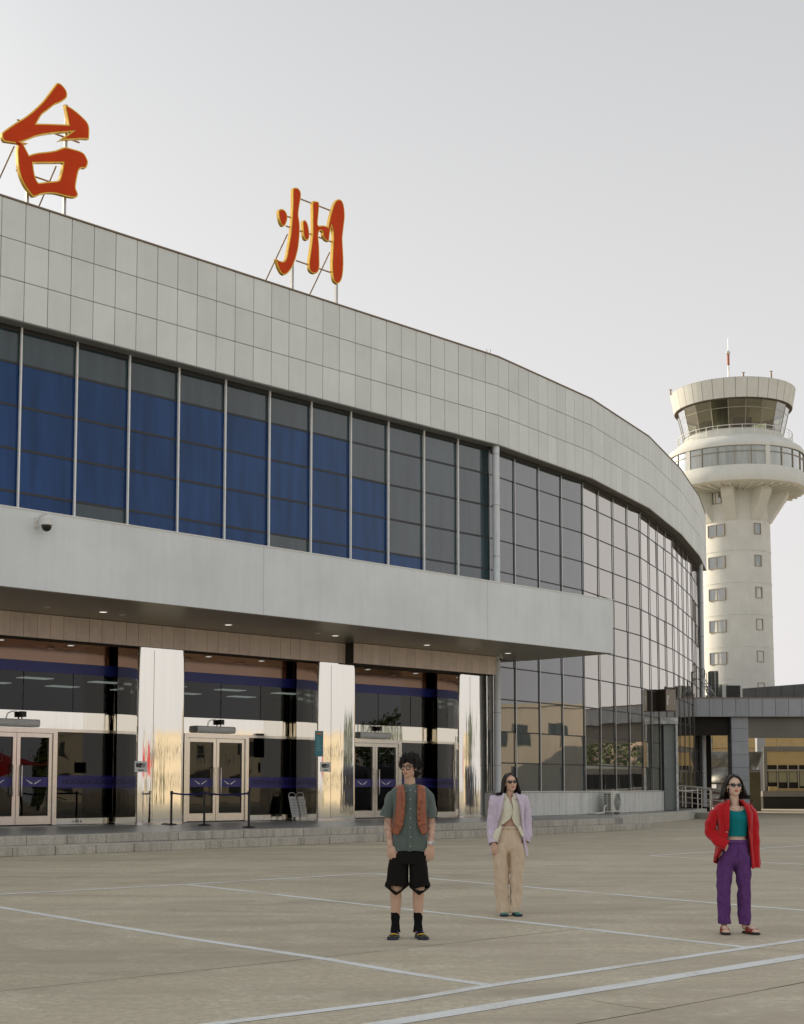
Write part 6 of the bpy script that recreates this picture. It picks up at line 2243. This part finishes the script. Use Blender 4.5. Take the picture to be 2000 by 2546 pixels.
# ------------------------------------------------------------------ 2. person in the lilac jacket
loc = on_z(1268, 2276)
lil = thing('person', (loc.x, loc.y, 0), 'person in pale lilac jacket, cream blouse, wide beige trousers and sunglasses', 'person', 'people standing on the forecourt')
HL = head_matrix(Vector((0.018, -0.005, 1.552)), radians(13), radians(-7), radians(-4), 0.915)
mb = MB()
head(mb, HL)
limb(mb, [(0.0, 0.02, 1.30), (0.004, 0.015, 1.39), (0.014, 0.012, 1.475)], [0.055, 0.047, 0.046])
body_loft(mb, [(1.375, 0.0, 0.01, 0.09, 0.06), (1.33, 0, 0.01, 0.155, 0.08), (1.25, 0, 0, 0.14, 0.095), (1.15, 0, 0, 0.122, 0.085), (1.05, 0, 0, 0.112, 0.08), (0.96, 0, 0, 0.135, 0.092), (0.86, 0, 0, 0.15, 0.1), (0.8, 0, 0, 0.14, 0.09)])
RWl = (-0.190, -0.105, 0.850)
limb(mb, [(-0.145, 0.01, 1.33), (-0.195, 0.02, 1.09), RWl], [0.045, 0.036, 0.024])
limb(mb, [(0.145, 0.01, 1.33), (0.200, 0.03, 1.09), (0.188, -0.02, 0.88)], [0.045, 0.036, 0.025])
hand(mb, RWl, (0.06, -0.02, -1), (-0.95, -0.1, 0), (0.15, 0.8, 0), 0.95, 0.45)
hand(mb, (0.185, -0.02, 0.88), (-0.1, -0.05, -1), (0.9, 0.3, 0), (-0.3, 0.7, 0), 0.88)
for hx in (-0.085, 0.078):
    limb(mb, [(hx, 0, 0.82), (hx - 0.005, 0, 0.45), (hx - 0.006, 0.02, 0.08)], [0.08, 0.055, 0.036])
me = remesh(mb, 0.0050, 4)
skin_colours(me, HL, (0.69, 0.46, 0.345), (0.46, 0.17, 0.14), (0.10, 0.06, 0.045))
link('body', me, lil)
glasses(lil, HL, 'shades')
# trousers, one soft mesh
mb = MB()


def leg_rings(rows, n=30, amp=0.006, seed=0.0, k=5, warp=0.0):
    q = crs(rows, 7)
    out = []
    for z, cx, cy, a, b in q:
        row = []
        for i in range(n):
            t = 2 * pi * i / n
            f = amp * (0.9 * sin(k * t + seed + 3 * noise.noise(Vector((z * 2.0, seed, 3)))) + 1.2 * noise.noise(Vector((cos(t) * 2 + seed, sin(t) * 2, z * 4))))
            f += warp * noise.noise(Vector((cos(t) * 1.6 + seed, sin(t) * 1.6 + z * 6, z * 13 + cos(t) * 1.5)))
            row.append((cx + (a + f) * spw(cos(t), 0.9), cy + (b + f) * spw(sin(t), 0.9), z))
        out.append(row)
    return out


mb.loft(leg_rings([(1.035, 0.0, 0, 0.122, 0.092), (1.015, 0.0, 0, 0.128, 0.098), (0.95, 0.0, -0.004, 0.142, 0.112), (0.86, 0.002, -0.004, 0.158, 0.124), (0.78, -0.005, 0, 0.165, 0.124), (0.74, -0.008, 0, 0.13, 0.09), (0.72, -0.008, 0, 0.07, 0.04)], 40, 0.003, 1, 9), True, True, True)
mb.loft(leg_rings([(0.84, -0.088, 0, 0.090, 0.120), (0.70, -0.100, 0, 0.090, 0.118), (0.45, -0.096, 0.005, 0.086, 0.106), (0.22, -0.088, 0.015, 0.077, 0.094), (0.10, -0.078, 0.0, 0.072, 0.092), (0.035, -0.074, -0.01, 0.068, 0.090)], 36, 0.008, 2, 4, 0.013), True, True, True)
mb.loft(leg_rings([(0.84, 0.084, 0, 0.090, 0.120), (0.70, 0.088, 0, 0.088, 0.118), (0.45, 0.085, 0.005, 0.084, 0.106), (0.22, 0.076, 0.015, 0.073, 0.094), (0.10, 0.068, 0.0, 0.066, 0.092), (0.038, 0.063, -0.01, 0.061, 0.090)], 36, 0.008, 5, 4, 0.013), True, True, True)
me = remesh(mb, 0.0075, 2); xf([M_BEIGEP], me)
tr = link('trousers', me, lil)
mb = MB()
TW = [(1.05, 0.0, 0, 0.124, 0.094), (1.0, 0.0, 0, 0.134, 0.104)]
shell(mb, TW, 0, 2 * pi, 1.045, 1.012, 60, 3, lambda ph, z: 0.004 * sin(26 * ph), closed=True)
o = pbuild(mb, 'waistband', M_BEIGEP, tr); solidify(o, 0.005)
# blouse: buttoned at the chest, falling open over the midriff
TBL = [(1.425, 0.006, 0.012, 0.058, 0.056), (1.40, 0.004, 0.012, 0.075, 0.066), (1.385, 0, 0.01, 0.120, 0.078), (1.35, 0, 0.008, 0.160, 0.094), (1.28, 0, 0.002, 0.160, 0.110), (1.20, 0, 0, 0.156, 0.114), (1.10, 0, 0, 0.156, 0.112), (1.0, 0.0, 0, 0.162, 0.114), (0.92, 0, 0, 0.168, 0.114)]
bl = jacket_panel_edge([(1.43, -0.040), (1.36, -0.005), (1.30, 0.020), (1.20, 0.030), (1.14, 0.006), (1.10, -0.040), (1.04, -0.115), (0.96, -0.14)])
br = jacket_panel_edge([(1.43, 0.050), (1.36, 0.022), (1.30, 0.034), (1.20, 0.034), (1.14, 0.020), (1.08, 0.048), (1.03, 0.088), (0.96, 0.12)])
mb = MB()
open_shell(mb, TBL, bl, br, 1.425, 0.975, 0.985, 1.0, 56, 44, folds(5, 0.0045, 2.2), grow=0.002)
blouse = cloth(mb, 'blouse', M_BLOUSE, lil, 0.003)
mb = MB()
lapel(mb, TBL, bl, lambda t: -0.012, 1.34, 1.06, 1, 0.006, nz=22)
o = pbuild(mb, 'blouse_edge', M_BLOUSE, blouse); solidify(o, 0.003, 0)
mb = MB()
for sx_, x0 in ((-1, -0.030), (1, 0.040)):
    mb.add([(x0 - sx_ * 0.004, -0.052, 1.425), (x0 + sx_ * 0.032, -0.035, 1.432), (x0 + sx_ * 0.052, -0.085, 1.375), (x0 + sx_ * 0.020, -0.098, 1.352)], [(0, 1, 2, 3) if sx_ > 0 else (3, 2, 1, 0)])
o = pbuild(mb, 'blouse_collar', M_BLOUSE, blouse); solidify(o, 0.003, 0)
mb = MB()                                    # loose blouse tails
mb.loft([[(-0.128 - 0.09 * t + 0.010 * sin(9 * t), -0.122 - 0.012 * t, 1.055 - 0.115 * t) for t in [k / 8 for k in range(9)]],
         [(-0.100 - 0.075 * t, -0.128 - 0.014 * t, 1.045 - 0.155 * t - 0.02 * t * t) for t in [k / 8 for k in range(9)]],
         [(-0.086 - 0.06 * t, -0.116, 1.050 - 0.20 * t) for t in [k / 8 for k in range(9)]]], False)
mb.loft([[(0.082 + 0.055 * t, -0.128 - 0.008 * sin(3 * t), 1.050 - 0.135 * t) for t in [k / 8 for k in range(9)]],
         [(0.098 + 0.058 * t, -0.134, 1.050 - 0.125 * t) for t in [k / 8 for k in range(9)]],
         [(0.122 + 0.045 * t, -0.122, 1.055 - 0.115 * t) for t in [k / 8 for k in range(9)]]], False)
o = pbuild(mb, 'blouse_tail', M_BLOUSE, blouse); solidify(o, 0.003, 0)
# jacket
TJ = [(1.435, 0.008, 0.016, 0.072, 0.062), (1.418, 0.004, 0.014, 0.130, 0.078), (1.402, 0, 0.012, 0.200, 0.088), (1.375, 0, 0.01, 0.218, 0.100), (1.30, 0, 0.004, 0.200, 0.124), (1.20, 0, 0, 0.188, 0.130), (1.08, 0.002, 0, 0.190, 0.132), (0.95, 0.002, 0.004, 0.202, 0.136), (0.80, 0.0, 0.01, 0.215, 0.140), (0.70, -0.005, 0.014, 0.228, 0.142)]
jl = jacket_panel_edge([(1.435, -0.050), (1.36, -0.070), (1.25, -0.088), (1.15, -0.118), (1.07, -0.146), (0.95, -0.160), (0.70, -0.20)])
jr = jacket_panel_edge([(1.435, 0.066), (1.36, 0.094), (1.25, 0.120), (1.10, 0.136), (0.96, 0.146), (0.80, 0.168), (0.69, 0.19)])
mb = MB()
open_shell(mb, TJ, jl, jr, 1.435, 0.715, 0.685, 0.72, 64, 56, folds(6, 0.010, 3.3), grow=0.003)
sleeve(mb, [(-0.165, 0.012, 1.385), (-0.190, 0.014, 1.32), (-0.200, 0.018, 1.16), (-0.207, -0.010, 1.02), (-0.202, -0.070, 0.90), (-0.196, -0.098, 0.840)], [(0.046, 0.066), (0.050, 0.072), (0.054, 0.068), (0.055, 0.064), (0.055, 0.062), (0.056, 0.060)], amp=0.011, seed=1, ring=0.003)
sleeve(mb, [(0.165, 0.012, 1.385), (0.190, 0.014, 1.32), (0.206, 0.024, 1.16), (0.214, 0.020, 1.04), (0.206, -0.012, 0.93), (0.190, -0.03, 0.865)], [(0.046, 0.066), (0.050, 0.072), (0.054, 0.068), (0.056, 0.064), (0.054, 0.062), (0.050, 0.058)], amp=0.011, seed=4, ring=0.004)
jk = cloth(mb, 'jacket', M_LILAC, lil, 0.006)
for ed, sd in ((jl, -1), (jr, 1)):
    mb = MB()
    lapel(mb, TJ, ed, lambda t: 0.018 + 0.062 * (t * 1.5 if t < 0.45 else max(0.05, (1 - t) * 1.25)), 1.43, 1.10, sd, 0.010)
    o = pbuild(mb, 'lapel', M_LILAC, jk); solidify(o, 0.004, 0)
shoe(lil, -0.062, 0.055, radians(-4), 0.24, 0.090, 0.060, [M_TEALSH, M_SHBLU], 'slip')
shoe(lil, 0.062, 0.055, radians(10), 0.24, 0.090, 0.060, [M_TEALSH, M_SHBLU], 'slip')


def lil_roots(r):
    a = radians(r.uniform(58, 180)) * r.choice((-1, 1))
    yy = r.uniform(-0.05, 0.06)
    j = lambda s: r.uniform(-s, s)
    sa, ca = sin(a), -cos(a)
    left = sa < -0.25
    L = r.uniform(-0.158, -0.105)
    k = r.uniform(0.98, 1.16)
    front = abs(a) < radians(95)
    out = -0.075 * r.random() if left else 0.0
    if front:
        f = r.random()
        return [(sa * 0.008 + 0.006, -0.058 + 0.05 * f, 0.106 + 0.020 * f + j(0.003)), (sa * 0.050, -0.058 + 0.045 * f, 0.096 + 0.014 * f), (sa * (0.082 + 0.016 * f), -0.038 + 0.045 * f, 0.048 + j(0.004)),
                (sa * (0.100 + 0.018 * f), -0.018 + 0.040 * f, -0.015 + j(0.004)), (sa * (0.112 + 0.016 * f) + j(0.004), -0.012 + 0.035 * f, -0.070 + j(0.006)), (sa * (0.114 + 0.016 * f) + out * 0.5 + j(0.006), -0.005 + 0.03 * f, -0.125 + j(0.01)), (sa * (0.110 + 0.014 * f) + out * 1.5 + j(0.010), -0.01 + j(0.02), L)]
    p = [(sa * 0.012, yy * 0.3 - 0.01, 0.128 + j(0.003)), (sa * 0.062, 0.012 + ca * 0.052, 0.110 + j(0.004)),
         (sa * 0.094 * k, 0.012 + ca * 0.088 * k, 0.030 + j(0.006)), (sa * 0.106 * k + j(0.004), 0.016 + ca * 0.094 * k, -0.060 + j(0.008)),
         (sa * 0.108 * k + out * 0.4 + j(0.006), 0.022 + ca * 0.085 * k, -0.125 + j(0.01)), (sa * 0.104 * k + out * 1.5 + j(0.010), 0.014 + ca * 0.080 + j(0.02), L)]
    return p


mb = MB()
strand_hair(lil, HL, M_HAIR2, 21, lil_roots, 620)
mb.sphere(HL @ Vector((0, 0.026, 0.040)), (0.081, 0.087, 0.086), 20, 14, HL.to_3x3())
mb.sphere(HL @ Vector((0, 0.058, -0.05)), (0.082, 0.045, 0.090), 18, 12, HL.to_3x3())
pbuild(mb, 'hair_base', M_HAIR2, lil)

# ------------------------------------------------------------------ 3. person in the red jacket
loc = on_z(1833, 2321)
red = thing('person', (loc.x, loc.y, 0), 'person in red jacket, teal top, purple trousers and narrow sunglasses', 'person', 'people standing on the forecourt')
HR = head_matrix(Vector((-0.002, -0.004, 1.512)), radians(3), radians(-6), radians(0), 0.925)
mb = MB()
head(mb, HR)
limb(mb, [(0.005, 0.02, 1.24), (0.002, 0.016, 1.34), (0.0, 0.012, 1.44)], [0.056, 0.048, 0.047])
body_loft(mb, [(1.31, 0.002, 0.01, 0.09, 0.06), (1.275, 0, 0.01, 0.160, 0.08), (1.20, 0.004, 0, 0.135, 0.095), (1.10, 0.006, 0, 0.115, 0.085), (1.0, 0.004, 0, 0.104, 0.076), (0.955, 0.004, 0, 0.110, 0.082), (0.90, 0.0, 0, 0.13, 0.092), (0.80, -0.01, 0, 0.145, 0.1), (0.74, -0.012, 0, 0.135, 0.09)])
limb(mb, [(-0.155, 0.01, 1.275), (-0.225, 0.035, 1.045), (-0.115, -0.085, 0.905)], [0.045, 0.036, 0.025])
hand(mb, (-0.112, -0.080, 0.900), (0.30, 0.35, -0.85), (-0.7, -0.2, -0.5), (0.1, 0.9, 0), 0.85)
limb(mb, [(0.155, 0.01, 1.275), (0.175, 0.03, 1.04), (0.180, -0.01, 0.82)], [0.045, 0.036, 0.024])
hand(mb, (0.180, -0.01, 0.815), (-0.02, -0.05, -1), (0.9, 0.4, 0), (-0.4, 0.8, 0), 0.86)
for hx, ax_ in ((-0.092, -0.128), (0.072, 0.085)):
    limb(mb, [(hx, 0, 0.80), ((hx + ax_) / 2, -0.005, 0.46), (ax_, 0.02, 0.11), (ax_, 0.015, 0.075)], [0.08, 0.055, 0.034, 0.036])
for ax_, yw in ((-0.128, radians(-5)), (0.088, radians(22))):
    Rf = Matrix.Rotation(yw, 3, 'Z')
    T_ = lambda v: Rf @ Vector(v) + Vector((ax_, 0.055, 0))
    limb(mb, [T_((0, -0.02, 0.065)), T_((0, -0.09, 0.058)), T_((0, -0.16, 0.042))], [0.034, 0.036, 0.034])
    for xo, ll in ((-0.030, 0.205), (-0.015, 0.222), (0.0, 0.226), (0.015, 0.222), (0.031, 0.215)):
        limb(mb, [T_((xo * 0.9, -0.165, 0.040)), T_((xo, -ll, 0.032))], [0.014, 0.010], 8)
me = remesh(mb, 0.0050, 4)
skin_colours(me, HR, (0.74, 0.53, 0.415), (0.50, 0.055, 0.045), (0.12, 0.075, 0.055))
link('body', me, red)
glasses(red, HR, 'shades')
# trousers
mb = MB()
mb.loft(leg_rings([(0.962, 0.004, 0, 0.116, 0.088), (0.94, 0.003, 0, 0.121, 0.094), (0.88, 0.0, -0.002, 0.136, 0.106), (0.80, -0.008, 0, 0.152, 0.116), (0.74, -0.013, 0, 0.150, 0.108), (0.70, -0.014, 0, 0.11, 0.07), (0.685, -0.016, 0, 0.05, 0.03)], 40, 0.002, 1, 7, 0.004), True, True, True)
mb.loft(leg_rings([(0.80, -0.085, 0, 0.080, 0.108), (0.68, -0.106, 0, 0.083, 0.104), (0.49, -0.129, -0.004, 0.073, 0.092), (0.40, -0.130, 0.0, 0.070, 0.088), (0.25, -0.129, 0.008, 0.066, 0.084), (0.10, -0.129, 0.006, 0.060, 0.078)], 34, 0.005, 2, 3, 0.013), True, True, True)
mb.loft(leg_rings([(0.80, 0.066, 0, 0.080, 0.108), (0.68, 0.072, 0, 0.078, 0.104), (0.49, 0.083, -0.004, 0.069, 0.092), (0.40, 0.083, 0.0, 0.067, 0.088), (0.25, 0.083, 0.008, 0.063, 0.084), (0.095, 0.084, 0.006, 0.058, 0.078)], 34, 0.005, 5, 3, 0.013), True, True, True)
me = remesh(mb, 0.0072, 2); xf([M_PURPLE], me)
tr = link('trousers', me, red)
mb = MB()
TW = [(0.975, 0.004, 0, 0.118, 0.090), (0.92, 0.002, 0, 0.128, 0.099)]
shell(mb, TW, 0, 2 * pi, lambda ph: 0.970 - 0.012 * max(0, cos(ph)), lambda ph: 0.935 - 0.012 * max(0, cos(ph)), 60, 3, None, closed=True)
o = pbuild(mb, 'waistband', M_PURPLE, tr); solidify(o, 0.005)
for ph in (-0.8, 0.8):
    mb = MB()
    shell(mb, TW, ph - 0.06, ph + 0.06, 0.968, 0.918, 2, 2, None, grow=0.012)
    o = pbuild(mb, 'belt_loop', M_PURPLE, tr); solidify(o, 0.003)
pbuild(MB().tube([(0.004, -0.108, 0.925), (0.002, -0.118, 0.86), (-0.004, -0.120, 0.79)], 0.004, 6), 'fly_seam', M_PURPLE, tr)
# teal top
TT = [(1.312, 0.004, 0.012, 0.085, 0.066), (1.285, 0.004, 0.01, 0.125, 0.082), (1.25, 0.006, 0.006, 0.142, 0.098), (1.19, 0.010, 0, 0.138, 0.116), (1.12, 0.010, 0, 0.126, 0.106), (1.05, 0.008, 0, 0.116, 0.094), (0.995, 0.006, 0, 0.114, 0.090)]
mb = MB()
shell(mb, TT, 0, 2 * pi, lambda ph: 1.305 - 0.050 * max(0, cos(ph)) ** 3, 0.998, 64, 34, folds(3, 0.0022, 1.0), closed=True)
cloth(mb, 'top', M_TEALT, red, 0.003)
# necklace
mb = MB()
mb.tube([(-0.058, -0.030, 1.318), (-0.040, -0.062, 1.288), (0.0, -0.086, 1.262), (0.030, -0.080, 1.268), (0.056, -0.040, 1.310)], 0.0018, 5)
pbuild(mb, 'necklace', M_GOLDW, red)
for sx_ in (-1, 1):
    rg = [HR @ Vector((sx_ * 0.080, 0.004 + 0.010 * cos(2 * pi * k / 12), -0.052 + 0.012 * sin(2 * pi * k / 12))) for k in range(13)]
    pbuild(MB().tube(rg, 0.0025, 5, cap=False), 'earring', M_GOLDW, red)
# jacket
TR = [(1.375, 0.0, 0.018, 0.070, 0.060), (1.35, 0.0, 0.016, 0.110, 0.074), (1.325, -0.004, 0.014, 0.165, 0.090), (1.285, -0.008, 0.01, 0.198, 0.108), (1.22, -0.006, 0.004, 0.192, 0.126), (1.12, -0.002, 0, 0.180, 0.130), (1.0, 0.0, 0, 0.182, 0.132), (0.88, 0.0, 0.006, 0.195, 0.134), (0.76, 0.0, 0.012, 0.215, 0.136), (0.66, 0.004, 0.014, 0.220, 0.136)]
rl_ = jacket_panel_edge([(1.375, -0.052), (1.31, -0.072), (1.22, -0.082), (1.10, -0.088), (1.0, -0.104), (0.93, -0.125), (0.86, -0.165), (0.77, -0.200)])
rr_ = jacket_panel_edge([(1.375, 0.050), (1.31, 0.080), (1.22, 0.104), (1.10, 0.118), (1.0, 0.128), (0.85, 0.142), (0.66, 0.146)])
mb = MB()
open_shell(mb, TR, rl_, rr_, 1.375, 0.775, 0.665, 0.70, 64, 56, folds(5, 0.010, 6.3), grow=0.003)
sleeve(mb, [(-0.155, 0.012, 1.275), (-0.200, 0.016, 1.22), (-0.236, 0.030, 1.12), (-0.238, 0.030, 1.04), (-0.190, -0.030, 0.965), (-0.135, -0.078, 0.922), (-0.105, -0.095, 0.900)], [(0.042, 0.064), (0.058, 0.072), (0.060, 0.070), (0.062, 0.068), (0.060, 0.062), (0.056, 0.056), (0.054, 0.052)], amp=0.013, seed=1, ring=0.006)
sleeve(mb, [(0.145, 0.012, 1.275), (0.180, 0.014, 1.22), (0.194, 0.018, 1.10), (0.198, 0.014, 0.95), (0.200, 0.0, 0.80), (0.202, -0.004, 0.675)], [(0.042, 0.064), (0.054, 0.072), (0.056, 0.070), (0.056, 0.066), (0.056, 0.064), (0.056, 0.062)], amp=0.011, seed=4, ring=0.002)
jk = cloth(mb, 'jacket', M_REDJ, red, 0.006)
for ed, sd in ((rl_, -1), (rr_, 1)):
    mb = MB()
    lapel(mb, TR, ed, lambda t: 0.020 + 0.062 * (t * 1.5 if t < 0.45 else max(0.05, (1 - t) * 1.25)), 1.37, 1.06, sd, 0.010)
    o = pbuild(mb, 'lapel', M_REDJ, jk); solidify(o, 0.004, 0)
button(jk, TR, -0.115, 1.045, 0.012, M_PBTN, 0.007)
button(jk, TR, -0.128, 0.955, 0.012, M_BTN, 0.008)
# flap of the jacket pushed out behind the pocketed hand
mb = MB()
rows_ = []
for j in range(9):
    t = j / 8
    rows_.append([(-0.145 - 0.10 * t * (1 - 0.35 * k / 6) + 0.02 * k / 6, -0.110 + 0.03 * k + 0.012 * sin(6 * t + k), 0.93 - 0.155 * t - 0.030 * (k / 6) * t) for k in range(7)])
mb.loft(rows_, False)
o = pbuild(mb, 'jacket_flap', M_REDJ, jk); solidify(o, 0.005, 0)
# sandals
for ax_, yw in ((-0.128, radians(-5)), (0.088, radians(22))):
    so = shoe(red, ax_, 0.060, yw, 0.245, 0.092, 0.06, [M_SANDAL, M_SHBLK], 'sandal')
    Rf = Matrix.Rotation(yw, 3, 'Z')
    T_ = lambda v: Rf @ Vector(v) + Vector((ax_, 0.06, 0))
    mb = MB()
    for (t0, t1, s0_, s1_) in ((0.36, 0.52, -1, 1), (0.52, 0.36, -1, 1), (0.50, 0.68, -1, 1), (0.70, 0.54, -1, 1), (0.74, 0.74, -1, 1)):
        rw = []
        for d_ in (-0.012, 0.012):
            row = []
            for k in range(9):
                a = pi * k / 8
                t = t0 + (t1 - t0) * k / 8
                hgt = 0.094 - 0.078 * t
                row.append(T_((-0.046 * cos(a), -t * 0.245 + d_, 0.016 + (hgt + 0.008) * sin(a) ** 0.7)))
            rw.append(row)
        mb.loft(rw, False)
    o = pbuild(mb, 'strap', M_SANDAL, so); solidify(o, 0.004, 0)
    pbuild(MB().box(tuple(T_((0, -0.035, 0.012))), (0.05, 0.06, 0.024)), 'heel', M_SHBLK, so, 30)


def red_roots(r):
    a = radians(r.uniform(62, 180)) * r.choice((-1, 1))
    yy = r.uniform(-0.05, 0.06)
    j = lambda s: r.uniform(-s, s)
    sa, ca = sin(a), -cos(a)
    L = r.uniform(-0.150, -0.100)
    k = r.uniform(0.98, 1.15)
    front = abs(a) < radians(95)
    flip = 0.030 * r.random() * (1.5 if sa > 0 else 1.2)
    if front:
        f = r.random()
        return [(sa * 0.008 - 0.010, -0.058 + 0.05 * f, 0.108 + 0.022 * f + j(0.003)), (sa * 0.052 - 0.004, -0.058 + 0.045 * f, 0.098 + 0.014 * f), (sa * (0.086 + 0.018 * f), -0.038 + 0.045 * f, 0.045 + j(0.004)),
                (sa * (0.106 + 0.022 * f), -0.018 + 0.040 * f, -0.015 + j(0.004)), (sa * (0.124 + 0.020 * f) + j(0.004), -0.012 + 0.035 * f, -0.065 + j(0.006)), (sa * (0.132 + 0.012 * f + flip * 0.5) + j(0.006), -0.005 + 0.03 * f, -0.105 + j(0.01)), (sa * (0.134 + 0.010 * f + flip) + j(0.010), -0.01 + j(0.02), L)]
    return [(sa * 0.012 - 0.012, yy * 0.3 - 0.01, 0.130 + j(0.003)), (sa * 0.066, 0.012 + ca * 0.055, 0.112 + j(0.005)),
            (sa * 0.100 * k, 0.012 + ca * 0.092 * k, 0.028 + j(0.006)), (sa * 0.122 * k + j(0.005), 0.016 + ca * 0.100 * k, -0.055 + j(0.008)),
            (sa * 0.126 * k + j(0.008), 0.020 + ca * 0.095 * k, -0.105 + j(0.01)), (sa * (0.128 * k + flip) + j(0.010), 0.014 + ca * 0.088 + j(0.02), L)]


strand_hair(red, HR, M_HAIR2, 33, red_roots, 640)
mb = MB()
mb.sphere(HR @ Vector((0, 0.026, 0.040)), (0.084, 0.088, 0.087), 20, 14, HR.to_3x3())
mb.sphere(HR @ Vector((0, 0.056, -0.045)), (0.090, 0.050, 0.085), 18, 12, HR.to_3x3())
mb.tube([HR @ Vector(p) for p in ((0.02, 0.0, 0.112), (0.01, -0.01, 0.138), (0.03, -0.012, 0.150), (0.055, -0.01, 0.130), (0.07, 0.0, 0.10))], 0.0016, 4)
pbuild(mb, 'hair_base', M_HAIR2, red)
